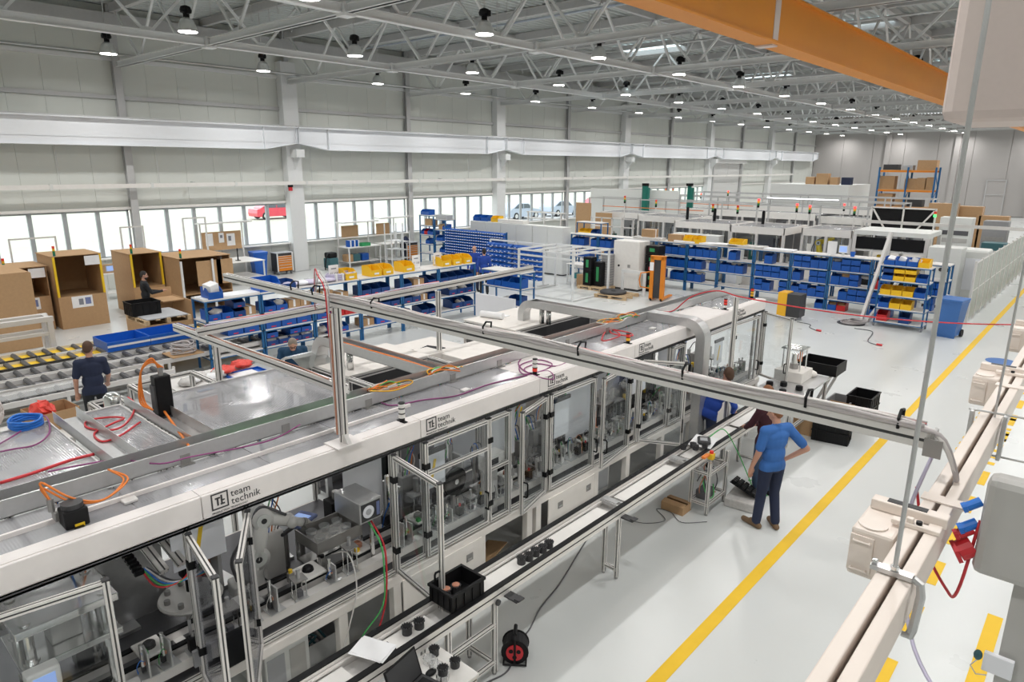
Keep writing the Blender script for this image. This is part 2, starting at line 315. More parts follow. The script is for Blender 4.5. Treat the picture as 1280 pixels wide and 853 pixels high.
# columns: main box columns with brackets, slim intermediate columns
for i,y in enumerate(YT):
    main=(i%2==1)
    if main:
        c=tag(thing('steel_column','wide white box column carrying the crane rail on a bracket',None,(XW+.02,y,0),0,'main wall columns'),kind='structure')
        MB().bev(0,-.36,0,.42,.36,8.95,.012).build('shaft','steelwhite',c); MB().bx(.42,-.2,5.02,.95,.2,5.36).prism([(.42,4.5),(.9,5.02),(.42,5.02)],'y',-.03,.03).build('bracket','steelwhite',c)
        MB().bx(.1,-.1,8.95,.3,.1,ZR).build('column_head','steelgrey',c)
        MB().bx(-.0,-.42,.0,.5,.42,.03).build('base_plate','steelgrey',c)
    else:
        c=tag(thing('steel_column','slim grey intermediate column between the window bands',None,(XW+.02,y,0),0,'slim wall columns'),kind='structure')
        MB().bx(0,-.13,0,.03,.13,ZR).bx(.03,-.015,0,.2,.015,ZR).bx(.2,-.13,0,.23,.13,ZR).build('shaft','steelgrey',c); MB().bx(0,-.16,0,.28,.16,.03).build('base_plate','steelgrey',c)
# crane runway beam with haunches, one beam per bay
XB=XW+.72
for i in range(1,len(YT),2):
    ya=YT[i]; yb=ya+2*MODY
    if i==1: ya0=YT[1]-2*MODY
    for (a,b) in ([(YT[1]-2*MODY,YT[1])] if i==1 else [])+[(ya,min(yb,YE-1.2))]:
        if b-a<2: continue
        t=tag(thing('crane_runway_beam','white crane runway girder spanning between wall column brackets',None,(XB,a,0),0,'crane runway girders'),kind='structure')
        L=b-a; zt,zb=6.28,5.36
        MB().bx(-.03,.03,zb+.25,.03,L-.03,zt-.03).prism([(.03,5.62),(1.55,zb),(L-1.55,zb),(L-.03,5.62)],'x',-.03,.03).build('web','crane',t)
        MB().bx(-.22,.03,zt-.03,.22,L-.03,zt).build('top_flange','crane',t)
        MB().prism([(.03,5.60),(1.55,zb-.02),(L-1.55,zb-.02),(L-.03,5.60),(L-.03,5.625),(L-1.55,zb+.005),(1.55,zb+.005),(.03,5.625)],'x',-.16,.16).build('bottom_flange','crane',t)
        st=MB().bx(-.15,-.012,zb+.02,.15,.012,zt-.03).mesh('stiffener','crane'); s2=MB().bx(-.15,-.012,5.63,.15,.012,zt-.03).mesh('stiffener','crane')
        for yy in (1.56,L-1.56): obj('stiffener',st,t,(0,yy,0))
        for yy in (.05,L-.05): obj('stiffener',s2,t,(0,yy,0))
        MB().bx(-.04,.02,zt,.04,L-.02,zt+.06).build('crane_rail','steelgrey',t)
# busbar trunking on the wall with droppers
bb=tag(thing('wall_busbar','long thin white busbar trunking hung along the window wall','busbar',(XW+.5,YN+.5,3.93)))
MB().bx(-.05,0,-.075,.05,YE-YN-8,.075).build('trunking','white',bb)
for k in range(26): 
    MB().bx(-.06,-.05,-.09,.06,.05,.09).build('joint','greypanel',bb,loc=(0,1.6+3.3*k,0)); MB().cyl((0,0,.09),(0,0,5.40-3.93),.008,5).build('hanger_rod','steelgrey',bb,loc=(0,1.9+3.3*k,0))
    MB().bx(.05,-.05,-.0,.3,.05,.0201).build('hanger_bracket','steelgrey',bb,loc=(-.3,3.2+3.3*k,.09)) if k%2 else None
# trusses
ZBC, ZTC = 8.15, 9.85
def truss(name, label, group, horiz, c, a0, a1, nodes, big=.20):
    t=tag(thing(name,label,None,(0,0,0),0,group),kind='structure')
    def P(a,z): return (a,c,z) if horiz=='x' else (c,a,z)
    h=big/2
    o=MB(); 
    if horiz=='x': o.bx(a0,c-h,ZBC-h,a1,c+h,ZBC-h+.025).bx(a0,c-h,ZBC+h-.025,a1,c+h,ZBC+h).bx(a0,c-.045,ZBC-h,a1,c+.045,ZBC+h); o.build('bottom_chord','steelgrey' if 0 else 'steelwhite',t); MB().bx(a0,c-.09,ZTC,a1,c+.09,ZTC+.28).build('top_chord','steelgrey',t)
    else: o.bx(c-h,a0,ZBC-h-.01,c+h,a1,ZBC-h+.015).bx(c-h,a0,ZBC+h-.02,c+h,a1,ZBC+h+.005).bx(c-.045,a0,ZBC-h,c+.045,a1,ZBC+h-.02); o.build('bottom_chord','steelwhite',t); MB().bx(c-.08,a0,ZTC+.02,c+.08,a1,ZTC+.2).build('top_chord','steelgrey',t)
    for (a,da) in nodes:
        for s in (-1,1):
            MB().bar(P(a+s*.10,ZBC+h),P(a+s*da,ZTC+.05),.068).build('web_diagonal','steelwhite',t)
        MB().cb(P(a,ZBC+h+.04),(.4,.02,.12) if horiz=='x' else (.02,.4,.12)).build('gusset_plate','steelwhite',t)
    return t
xn=[(XT[0]-MODX+MODX*k/2+MODX/4, MODX/4-.05) for k in range(0,12)]
for y in YT[1:]:
    if y<7: continue
    truss('cross_truss','white steel lattice truss spanning across the hall','cross roof trusses','x',y,XW+.45,XR,xn)
for x in XT[:5]:
    yn=[(YT[2]-MODY+MODY*k/2+MODY/4, MODY/4-.05) for k in range(0,20) if YT[2]-MODY+MODY*k/2<66]
    truss('long_truss','white steel lattice truss running along the hall','lengthwise roof trusses','y',x,2.0,YE-.3,yn,.19)
    jt=MB().bev(-.16,-.16,-.17,.16,.16,.13,.02).mesh('node_plate','steelwhite')
    for y in YT[1:]: obj('node_plate',jt,[t for t in C.objects if t.name.startswith('long_truss')][-1] if False else bpy.data.objects[[o.name for o in C.objects if o.type=='EMPTY'][-1]],(x,y,ZBC)) if y>7 else None
# purlins between the cross trusses
for k in range(1,len(YT)):
    y=YT[k]-MODY/2
    if y<6: continue
    tag(MB().bx(XW,y-.08,ZR-.26,XR,y+.08,ZR-.01).bx(XW,y-.14,ZR-.03,XR,y+.14,ZR-.01).build('purlin','steelgrey'),'grey steel purlin right under the roof deck',None,'roof purlins','structure')
# edge beam over window wall
struct(MB().bx(XW+.02,YN,9.45,XW+.32,YE,9.85).build('trim_5','steelgrey'),'grey eaves beam along the window wall')
# pipes under the roof
def pipe(name,label,pts,r,m,group=None): return tag(MB().tube(pts,r,8).build(name,m,None,True),label,'pipe',group)
pipe('roof_pipe','thin steel pipe slung under the roof along the wall',[(-26.2,0,9.0),(-26.2,80,9.0)],.05,'sheetmetal')
pipe('roof_pipe','thin steel pipe slung low beside the wall girts',[(-27.2,0,8.4),(-27.2,80,8.4)],.045,'sheetmetal')
for i,y in enumerate((19.0,26.2,32.8,39.6)): pipe('roof_pipe','thin pipe running crosswise close under the deck',[(-26.2,y,9.5),(XR-.5,y,9.5)],.04,'cargrey' if i==0 else 'sheetmetal','crosswise roof pipes')
for i,(y,z) in enumerate(((13.4,9.2),(36.,9.0),(46,9.0),(52,8.9))): 
    t=thing('cable_tray','flat grey cable tray hung crosswise under the roof','cable tray',(XW+3,y,z),0,'roof cable trays'); MB().bx(0,-.25,0,XR-XW-5,.25,.02).bx(0,-.25,.02,XR-XW-5,-.24,.09).bx(0,.24,.02,XR-XW-5,.25,.09).build('tray','sheetmetal',t)
    for k in range(8): MB().cyl((2+4.4*k,0,.02),(2+4.4*k,0,ZR-z),.012,5).build('hanger_rod','steelgrey',t)
for k in range(40):
    # drop hooks below the deck, near the wall side
    x=-26.5+random.random()*16; y=9.0+random.random()*24
    z0=ZR-.05; L=.35+random.random()*.5
    t=tag(MB().cyl((0,0,-L),(0,0,0),.012,5).tube([(0,0,-L),(.05,0,-L-.05),(.1,0,-L),(.09,0,-L+.06)],.012,5).build('ceiling_hook','steelgrey',None,loc=(x,y,z0)),'small steel hook dangling from the roof deck','hook','roof hooks')
# lamps
LX=[-25.0+5.83*k for k in range(0,7)]; LY=[8.7+5.25*k for k in range(-2,15)]
lp=thing('high_bay_lamp','bell shaped high bay lamp with ribbed reflector and black gear housing','lamp',(0,0,0),0,'high bay lamps under the roof')
prof_=[(.07,.34),(.10,.33),(.16,.28),(.21,.18),(.235,.05),(.245,0),(.235,0),(.2,.17),(.1,.30)]
o=MB().lathe(prof_,(0,0,0),24)
for k in range(20):
    a=2*math.pi*k/20; ca,sa=math.cos(a),math.sin(a); o.bar((.245*ca,.245*sa,.03),(.14*ca,.14*sa,.31),.012)
o.build('reflector','reflector',lp)
MB().lathe([(.0,-.012),(.232,-.012),(.232,.012),(0,.012)],(0,0,0),24).build('lens','lamplens',lp)
MB().lathe([(.075,.34),(.08,.44),(.14,.46),(.15,.52),(.12,.60),(.05,.63),(.01,.63)],(0,0,0),14).bx(.1,-.04,.42,.2,.04,.56).build('gear_housing','black',lp)
MB().cyl((0,0,.62),(0,0,2.069),.012,6).build('suspension_rod','steelgrey',lp); MB().tube([(.235,0,0),(.25,0,-.05),(.23,0,-.09),(.21,0,-.05),(.225,0,0)],.012,5).build('safety_hook','steelwhite',lp)
ld=bpy.data.lights.new('lamp_light','AREA'); ld.shape='DISK'; ld.size=.42; ld.energy=LAMP_W; ld.color=(1,.985,.965); ld.spread=R(165)
lo=bpy.data.objects.new('lamp_light',ld); C.objects.link(lo); lo.parent=lp; lo.location=(0,0,-.03)
ZL=8.08; first=True
for x in LX:
    for y in LY:
        x=XW-.3+.3*round((x-XW+.3-.045)/.3)+.045
        if first: lp.location=(x,y,ZL); first=False
        else: copy_tree(lp,(x,y,ZL))
# ================================================================== MAIN ASSEMBLY MACHINE
FX=-4.85; ZF0,ZF1=2.12,2.31; MY0,MY1=-1.2,12.7
mc=thing('assembly_machine','long white glazed assembly machine with silver roof sheets and swing doors','machine',(FX,0,0))
def mb(): return MB((FX,0,0))
# fascia panels with logos
seams=[MY0,1.93,4.10,5.95,8.05,11.25,MY1]
fas=[]
for a,b in zip(seams[:-1],seams[1:]):
    f=mb().bev(FX-.03,a+.003,ZF0,FX,b-.003,ZF1,.006).build('fascia_panel','fascia',mc); fas.append(f)
    mb().bx(FX-.028,a,ZF0-.045,FX-.004,b,ZF0-.002).build('fascia_dark_strip','darkmetal',mc)  # dark metal strip along the lower edge of each fascia panel
    mb().bx(FX-.16,a+.003,ZF1-.004,FX-.03,b-.003,ZF1+.004).build('roof_edge_plate','fascia',mc)
tm=text_mesh('team',.082,'logo_lettering','darkgrey'); tk=text_mesh('technik',.082,'logo_lettering','darkgrey'); ts=text_mesh('PRODUCTION TECHNOLOGY',.021,'logo_lettering','darkgrey')
ic=MB()
for (a,b,c,d) in ((0,0,.135,.011),(0,.124,.135,.135),(0,.011,.011,.124),(.124,.011,.135,.124),(.03,.085,.07,.098),(.044,.03,.057,.085),(.07,.03,.105,.043),(.075,.043,.088,.11),(.088,.06,.105,.072)): ic.bx(a,b,0,c,d,.002)
ic=ic.mesh('logo_emblem','darkgrey')
for k,(f,y) in enumerate(zip(fas,(None,2.0,4.17,6.10,8.16,11.40))):
    if y is None: continue
    for me,dy,dz in ((ic,0,.045),(tm,.155,.110),(tk,.155,.045),(ts,0,.013)):
        o=obj(me.name.split('.')[0],me,f,(.0015,y-.0,ZF0+dz)); o.location.y+=dy; o.rotation_euler=(R(90),0,R(90))
# roof sheets (front strip, rear sheets), edge rails, ribs underneath
def sheet(x0,y0,x1,y1,z,m='roofsheet'): return mb().bx(x0,y0,z-.012,x1,y1,z).build('roof_sheet',m,mc)
ysp=[MY0,.35,1.55,2.60,3.40,4.10,5.05,5.95,7.0,8.05,9.1,10.1,11.25,MY1]
for i,(a,b) in enumerate(zip(ysp[:-1],ysp[1:])):
    sheet(FX-.70,a+.004,FX-.16,b-.004,2.302,'roofsheet' if i not in (7,11) else 'fascia')
    mb().bx(FX-.72,b-.03,2.255,FX-.1,b+.03,2.289).build('roof_rib','white',mc)
    mb().bev(FX-.38,b-.05,2.302,FX-.30,b+.05,2.325,.006).build('rib_clip','aluplain',mc) if i%2 else None
for x in (FX-.40,): mb().bx(x-.012,MY0,2.303,x+.012,4.3,2.335).build('roof_rail','fascia',mc)
for (a,b) in ((MY0,1.62),(1.86,2.26),(2.50,4.02)):
    sheet(FX-2.55,a,FX-.92,b,2.335); mb().bx(FX-2.57,a,2.30,FX-2.55,b,2.345).bx(FX-2.55,b-.012,2.30,FX-.92,b,2.345).bx(FX-.92,a,2.30,FX-.905,b,2.35).build('sheet_edge','aluplain',mc)
    for yy in ((a+b)/2,): mb().bx(FX-2.55,yy-.03,2.28,FX-.92,yy+.03,2.32).build('roof_rib','white',mc)
# cable channels on the roof (open U section)
def channel(pts, w=.17, h=.13, z=2.312, name='cable_channel', m='sheetmetal'):
    (x0,y0),(x1,y1)=pts; o=mb()
    if abs(x0-x1)<1e-3: o.bx(x0-w,y0,z,x0,y1,z+.006).bx(x0-.004,y0,z,x0,y1,z+h).bx(x0-w,y0,z,x0-w+.004,y1,z+h+.02).bx(x0-.02,y0,z+h,x0,y1,z+h+.004)
    else: o.bx(x0,y0,z,x1,y0+w,z+.006).bx(x0,y0,z,x1,y0+.004,z+h).bx(x0,y0+w-.004,z,x1,y0+w,z+h)
    return o.build(name,m,mc)
CX=-5.55
channel(((CX,MY0),(CX,4.05))); channel(((CX,4.05),(CX,8.9))); channel(((CX-.02,8.9),(CX-.02,MY1-.1)))
channel(((FX-2.5,1.65),(CX-.17,1.65)),.2,.11,2.335); channel(((FX-2.5,2.28),(CX-.17,2.28)),.2,.11,2.335)
channel(((-8.0,5.05),(CX-.17,5.05)),.19,.13,2.312); channel(((-7.6,9.0),(CX-.17,9.0)),.19,.13,2.312)
for (yy,zz) in ((2.12,2.31),(3.05,2.31),(4.0,2.31),(5.2,2.31),(6.0,2.31),(7.4,2.31),(8.4,2.31)):
    mb().bx(CX,yy-.06,2.302,CX+.05,yy+.06,2.308).bx(CX,yy-.04,2.30,CX+.006,yy+.04,2.39).build('channel_bracket','midmetal',mc)
# cross channel over the roof front that bends down beside the doors
def elbow(axis, c, pts, w, name, m='sheetmetal'):
    o=mb(); o.prism(pts,axis,c,c+.004).prism(pts,axis,c+w-.004,c+w); return o
def bend(x,z,y,w,r,side,zb,depth,name='cable_duct'):
    # duct arriving along X at height z, turning down through radius r towards +x (side=1) or -x
    pts_o=[];pts_i=[]
    for k in range(9):
        a=math.pi/2*k/8; pts_o.append((x+side*r*math.sin(a), z-r+r*math.cos(a))); ri=r-depth; pts_i.append((x+side*ri*math.sin(a), z-r+ri*math.cos(a)))
    pts_o.append((x+side*r,zb)); pts_i.append((x+side*(r-depth),zb)); o=mb()
    o.prism(pts_o+pts_i[::-1],'y',y,y+.006).prism(pts_o+pts_i[::-1],'y',y+w-.006,y+w)
    for P in (pts_o,pts_i):
        for a,b in zip(P[:-1],P[1:]): o.add([(a[0],y,a[1]),(b[0],y,b[1]),(b[0],y+w,b[1]),(a[0],y+w,a[1])],[(0,1,2,3)])
    return o.build(name,'sheetmetal',mc)
mb().bx(CX-.02,9.55,2.315,FX+.0,9.77,2.45).build('cable_duct','sheetmetal',mc)
bend(FX+.0,2.452,9.55,.22,.32,1,.03,.15)
bend(-8.0,2.442,5.05,.19,.30,-1,1.55,.13); bend(-7.6,2.442,9.0,.19,.28,-1,1.55,.13)
# front posts
posts=[MY0+.02,.02,1.80,2.27,3.74,4.14,5.06,5.40,6.08,6.14,7.08,7.96,8.22,9.10,9.50,10.05,11.35,12.30,MY1-.03]
for y in posts: mb().prof((FX-.025,y,.78),(FX-.025,y,ZF0-.01),.042).build('front_post',['alu','slot'],mc)
for (a,b) in ((MY0,3.74),(4.14,MY1)): pass
mb().prof((FX-.025,MY0,.80),(FX-.025,MY1,.80),.042).build('sill_rail',['alu','slot'],mc)
mb().prof((FX-.025,MY0,ZF0-.02),(FX-.025,MY1,ZF0-.02),.042).build('head_rail',['alu','slot'],mc)
for y in (-.8,.9,2.4,4.05,6.0,8.0,9.9,11.4,12.65):
    mb().prof((FX-1.95 if y<4.1 else FX-1.05,y,.78),(FX-1.95 if y<4.1 else FX-1.05,y,2.28),.042).build('rear_post',['alu','slot'],mc)
    mb().prof((FX-.05,y,2.25),(FX-1.95 if y<4.1 else FX-1.05,y,2.25),.04).build('roof_beam',['alu','slot'],mc)
# white welded base: top rails, legs, floor rails, front panels
bz0,bz1=.665,.76
mb().bev(FX-.08,MY0,bz0,FX+.02,MY1,bz1,.008).build('base_rail','cream',mc); mb().bev(FX-2.0,MY0,bz0,FX-1.9,4.1,bz1,.008).build('base_rail','cream',mc); mb().bev(FX-1.2,4.1,bz0,FX-1.1,MY1,bz1,.008).build('base_rail','cream',mc)
mb().bx(FX-1.95,MY0,bz1,FX-.06,4.1,bz1+.012).build('machine_bed','darkmetal',mc); mb().bx(FX-1.15,4.1,bz1,FX-.06,MY1,bz1+.012).build('machine_bed','darkmetal',mc)
for y in (-.6,.55,1.75,2.20,3.08,3.72,4.95,5.78,5.95,7.2,8.0,9.0,9.95,11.3,12.6):
    mb().bev(FX-.07,y-.05,.03,FX+.015,y+.05,bz0+.01,.008).cyl((FX-.03,y,0),(FX-.03,y,.03),.035,8).build('base_leg','cream',mc)
for y in (-.6,1.75,3.72,5.9,8.0,9.95,12.6):
    xr=FX-1.95 if y<4 else FX-1.15
    mb().bev(xr-.05,y-.05,.03,xr+.05,y+.05,bz0+.01,.008).build('base_leg','cream',mc); mb().bx(xr,y-.03,bz0-.02,FX-.06,y+.03,bz0+.06).build('cross_rail','cream',mc)
mb().bx(FX-.07,MY0,.10,FX-.01,MY1,.17).build('floor_rail','cream',mc); mb().bx(FX-1.98,MY0,.10,FX-1.92,4.1,.17).build('floor_rail','cream',mc)
mb().bx(FX-1.93,MY0,.06,FX-.1,4.1,.08).build('base_tray','greypanel',mc); mb().bx(FX-1.13,4.1,.06,FX-.1,MY1,.08).build('base_tray','greypanel',mc)
def base_panel(y0,y1,hs,tilt=0):
    p=mb().bev(FX+.018,y0,.12,FX+.036,y1,bz0+.02,.004).build('base_panel','cream',mc)
    for (yy,zz) in hs: 
        mb().bx(FX+.036,yy-.05,zz-.045,FX+.040,yy+.05,zz+.045).build('latch_plate','midmetal',p); mb().bx(FX+.0365,yy-.033,zz-.03,FX+.043,yy+.033,zz-.005).build('latch_grip','chrome',p)
base_panel(3.78,4.92,((4.72,.52),)); base_panel(6.12,7.12,((6.36,.52),(6.98,.53))); base_panel(10.6,11.2,()); 
# ---- doors
def door(hy, width, ang, z0=.80, z1=2.06, handle=True, mid=None, left=False, gl='glass', hx=0.0, hz=1.12, sideh=1):
    """hinge at Y=hy; closed door lies along +Y (or -Y when left); ang opens it towards +X"""
    sgn=-1 if left else 1
    d=bpy.data.objects.new('swing_door',None); C.objects.link(d); d.parent=mc; d.location=(hx+.012,hy,0); d.rotation_euler=(0,0,-sgn*R(ang))
    w=width*sgn; a=.042
    fr=MB().prof((0,0,z0),(0,0,z1),a).prof((0,w,z0),(0,w,z1),a).prof((0,sgn*.02,z0+.02),(0,w-sgn*.02,z0+.02),a).prof((0,sgn*.02,z1-.02),(0,w-sgn*.02,z1-.02),a)
    if mid: fr.prof((0,sgn*.02,mid),(0,w-sgn*.02,mid),.04)
    fr.build('door_frame',['alu','slot'],d)
    for e in (0,w): MB().cb((0,e,z1+.006),(.046,.046,.012)).build('end_cap','darkgrey',d)
    MB().bx(-.004,min(0,w)+.02,z0+.03,.004,max(0,w)-.02,z1-.03).build('pane',gl,d)
    if handle:
        yy=w-sgn*.0; MB().tube([(.02,yy,hz-.09),(.065,yy,hz-.09),(.075,yy,hz-.07),(.075,yy,hz+.07),(.065,yy,hz+.09),(.02,yy,hz+.09)],.011,6).build('handle','black',d)
    for zz in (z0+.25,z1-.25): MB().bx(-.02,-.035*1,zz-.03,.034,.035,zz+.03).build('hinge','black',d)
    return d
door(.03,1.16,9,handle=False); 
door(1.80,.70,100,left=False,gl='glasssmoke'); door(2.27,.74,122,gl='glasssmoke',handle=False)
door(3.74,.78,98,gl='glass'); 
door(4.14,.90,0,mid=1.72,handle=False); door(5.06,.33,0,mid=1.45,handle=False,z1=2.06); 
door(6.06,.63,14,left=True); door(6.15,.92,0); door(7.95,.84,8,left=True); door(8.24,.62,62); door(9.12,.38,0,handle=False); door(10.10,1.2,0,handle=False)
door(11.36,.92,3); door(12.72,.66,115,hx=.0)
for (y,z) in ((4.98,1.12),): mb().tube([(FX+.03,y,z-.1),(FX+.08,y,z-.1),(FX+.08,y,z+.1),(FX+.03,y,z+.1)],.012,6).build('handle','black',mc)
# white document boards with yellow tape hung behind the glass
def board(y,z,w,h,x=FX-.12,tape=True,m='whitesheet',tilt=.16):
    b=mb().bx(x-.012,y-w/2,z-h/2,x,y+w/2,z+h/2).build('document_board',m,mc)
    mb().bx(x-.015,y-w/2-.015,z+h/2-.02,x+.012,y+w/2+.015,z+h/2+.03).build('board_clip','darkgrey',b)
    if tape: mb().bar((x+.004,y-.03,z-h*.33),(x+.004,y+.03,z+h*.28),.002,.035).build('tape_strip','yellow',b)
    if tape:
        pass
board(2.05,1.72,.44,.42,FX-.45); board(4.35,1.66,.34,.40); board(6.55,1.62,.30,.50,tape=False); board(8.42,1.72,.36,.44); board(10.9,1.62,.30,.42,FX-.05)
mb().bar((FX-.118,5.72,1.86),(FX-.118,5.76,1.98),.004,.03).build('tape_strip','yellow',mc)
# white partition sheets inside
for (y,w,z0,z1,x) in ((3.95,.5,1.0,2.1,FX-.8),(5.70,.52,1.25,2.05,FX-.4),(7.40,.72,1.05,2.1,FX-.42),(6.5,.5,1.5,2.1,FX-.9),(10.1,.6,1.1,2.1,FX-.6)):
    mb().bx(x-.006,y-w/2,z0,x,y+w/2,z1).build('partition_sheet','whitesheet',mc)
for (y,w) in ((5.5,.7),(8.8,.9)): mb().bx(FX-1.0,y-w/2,.95,FX-.99,y+w/2,2.15).build('partition_sheet','whitesheet',mc)
# conveyor inside the machine, runs through all stations
mb().bx(FX-.52,MY0+.1,.90,FX-.48,MY1-.1,.97).bx(FX-.30,MY0+.1,.90,FX-.26,MY1-.1,.97).bx(FX-.20,MY0+.1,.86,FX-.10,MY1-.1,.95).build('inner_conveyor_rail','alu',mc)
mb().bx(FX-.525,MY0+.1,.97,FX-.475,MY1-.1,.985).bx(FX-.305,MY0+.1,.97,FX-.255,MY1-.1,.985).build('inner_conveyor_belt','black',mc)
for y in [ -.6+1.2*k for k in range(12)]: mb().bx(FX-.5,y-.04,.77,FX-.28,y+.04,.90).build('conveyor_foot','aluplain',mc)
# duct hoses and small cabling along the channel
def cable(name,label,pts,r,m,n=6,kind='cable',group=None): return tag(MB().tube(pts,r,n).build(name,m,None,True),label,kind,group)
for i,(dx,dz,mm) in enumerate(((.03,.06,'cablegreen'),(.06,.05,'cabledark'),(.09,.06,'cabledark'),(.12,.055,'cablegreen'),(.145,.05,'cablegrey'),(.10,.09,'copper'),(.05,.09,'copper'))):
    a,b=(2.5,4.0) if mm=='cablegreen' else ((4.3,8.6) if mm=='copper' else (MY0,MY1-.3))
    pts=[(CX-dx+.008*math.sin(k*1.7+i),a+(b-a)*k/24,2.312+dz+.006*math.cos(k*2.1+i)) for k in range(25)]
    o=mb().tube(pts,.012,5).build('channel_cable',mm,mc,True)
for i in range(4):
    yy=5.09+.035*i; mb().tube([(-8.0+.25*k,yy+.008*math.sin(k+i),2.40) for k in range(10)],.013,5).build('channel_cable',('copper','copper','cableorange','cabledark')[i],mc,True)
    yy=9.04+.035*i; mb().tube([(-7.6+.22*k,yy+.008*math.sin(k+i),2.40) for k in range(10)],.013,5).build('channel_cable',('cabledark','copper','cabledark','cablegrey')[i],mc,True)
for (x0,y0) in ((-5.6,5.15),(-5.65,9.1),(-5.62,4.3),(-5.64,8.6)):
    for k in range(5):
        a=random.random()*6; r=.08+.05*random.random(); mb().tube(spline([(x0+r*math.cos(a+t)*1.,y0+2.2*r*math.sin(a+t*1.3),2.44+.03*math.sin(3*t+k)) for t in (0,.9,1.8,2.6,3.5)],4),.008,5).build('channel_cable',('cableorange','amber','cableorange','cablegreen','cablewhite')[k],mc,True)
# signal stacks on the roof
def stack(loc,cols,label,r=.03,h=.055):
    t=thing('signal_tower',label,'signal light',loc); MB().cyl((0,0,0),(0,0,.04),r*.9,12).bx(-.06,-.02,-.004,.06,.02,.008).build('base','black',t); z=.04
    for c in cols:
        MB().cyl((0,0,z),(0,0,z+.04),r,12).build('lens',c,t); MB().cyl((0,0,z+.04),(0,0,z+.052),r*1.03,12).build('ring','black' if c!='white' else 'black',t); z+=.052
stack((FX-.10,3.95,2.316),('white','white','white'),'black and white banded signal tower on the machine roof',.032)
stack((FX-.14,6.02,2.316),('signalred','white','white'),'signal tower with one red ring beside the purple hose coil')
stack((FX-.12,8.05,2.316),('amber','signalred'),'amber and red signal tower at the roof edge')
stack((FX-.13,11.2,2.316),('white','signalred','signalred'),'pale signal tower with red top rings by the tall post')
stack((FX-.25,12.62,2.306),('amber','amber','signalred'),'amber signal tower on the last roof corner')
# motors on the roof
p=Vector((-5.12,1.17,2.306)); t=thing('servo_motor','black round servo motor with orange cables on the front roof strip','motor',p)
MB().bev(-.075,-.075,0,.075,.075,.13,.01).bx(-.11,-.03,0,.11,.03,.012).build('housing','black',t); MB().cyl((0,0,.13),(0,0,.165),.068,18).build('cap','darkgrey',t); MB().bev(-.13,-.10,.03,-.05,-.05,.1,.006).cyl((-.1,-.1,.1),(-.1,-.1,.19),.022,8).build('plug','midmetal',t)
MB().bx(.076,-.02,.0,.079,.04,.03).build('sticker','yellow',t)
for i in range(2):
    cable('motor_cable','looped orange motor cable between servo and cable channel' if i==0 else 'second orange motor cable drooping to the channel slot',spline([p+Vector((-.1,-.1,.18)),p+Vector((-.17,-.12,.30-.04*i)),p+Vector((-.05,.02,.17-.03*i)),p+Vector((-.02,.2,.10)),p+Vector((-.2,.40+.03*i,.12)),p+Vector((-.42,.37,.15))],6),.008,'cableorange')
p=Vector((-6.75,2.44,2.336)); t=thing('servo_motor','tall black gear motor with orange cable on the rear roof sheets','motor',p)
MB().bev(-.06,-.075,0,.06,.075,.42,.012).build('housing','black',t); MB().bx(-.05,-.09,.05,.05,-.075,.33).bx(-.09,-.09,0,.09,.09,.015).build('fins','darkgrey',t); MB().cyl((.02,0,.42),(.02,0,.50),.025,8).build('plug','midmetal',t)
for i in range(3): cable('motor_cable','orange cable of the tall gear motor, strand %s'%('one','two','three')[i],spline([p+Vector((.02,-.01+.02*i,.49)),p+Vector((0,-.06,.60-.02*i)),p+Vector((-.02,-.16,.48)),p+Vector((0,-.17-.02*i,.2)),p+Vector((.1,-.14,.12))],6),.009,'cableorange')
# loose hoses lying on the roof
def roofpx(px,py,z=2.32): return PZ(px,py,z)
def hose(label,pix,r,m,z=2.32,nm='loose_hose'): return cable(nm,label,spline([roofpx(a,b,z) for a,b in pix],5),r,m,6,'hose')
hose('dark red flat hose stretched over the rear roof sheets',[(0,604),(40,592),(90,575),(118,568)],.014,'cablered',2.352)
hose('pink red hose looped over the small roof sheet',[(160,497),(168,505),(165,520),(150,535),(128,538),(108,534),(110,526),(135,522),(155,523),(140,530),(118,542),(128,552),(150,545),(175,528)],.010,'cablered',2.352)
hose('purple hose trailing along the whole cable channel',[(60,590),(110,580),(150,575),(200,580),(240,571),(300,560),(345,548),(375,531)],.007,'cablepurple',2.40)
hose('purple hose snaking across the bright roof sheet',[(470,500),(490,507),(530,500),(570,495),(610,481),(655,470),(670,465)],.008,'cablepurple',2.31)
hose('tangled coil of purple hose by the red ringed signal tower',[(655,445),(648,455),(660,466),(680,463),(690,455),(672,450),(650,457),(655,468),(685,464),(692,474),(675,472),(655,462),(672,455),(695,458),(710,452),(716,449)],.008,'cablepurple',2.312)
hose('red hose looping down from the cross channel onto the roof',[(748,408),(760,410),(775,418),(768,423),(752,425),(764,404),(762,413),(768,418),(790,420),(786,416),(765,412)],.010,'cablered',2.33)
hose('purple hose and clips lying on the left roof edge',[(0,555),(25,540),(55,520),(62,540),(45,556),(15,562),(0,565)],.008,'cablepurple',2.352)
hose('thin orange hose beside the small roof sheet',[(195,500),(215,528),(232,552),(237,560)],.012,'cableorange',2.40)
# blue coil of air hose
t=thing('hose_coil','coil of bright blue air hose dumped on the roof corner','hose',roofpx(33,533,2.345))
for k in range(6): MB().tube([(.15*math.cos(a+k)*(1+.05*math.sin(2*a+k)),.13*math.sin(a+k),.015+.012*k+.006*math.sin(3*a)) for a in [2*math.pi*i/24 for i in range(25)]],.012,5).build('loop','cableblue',t,True)
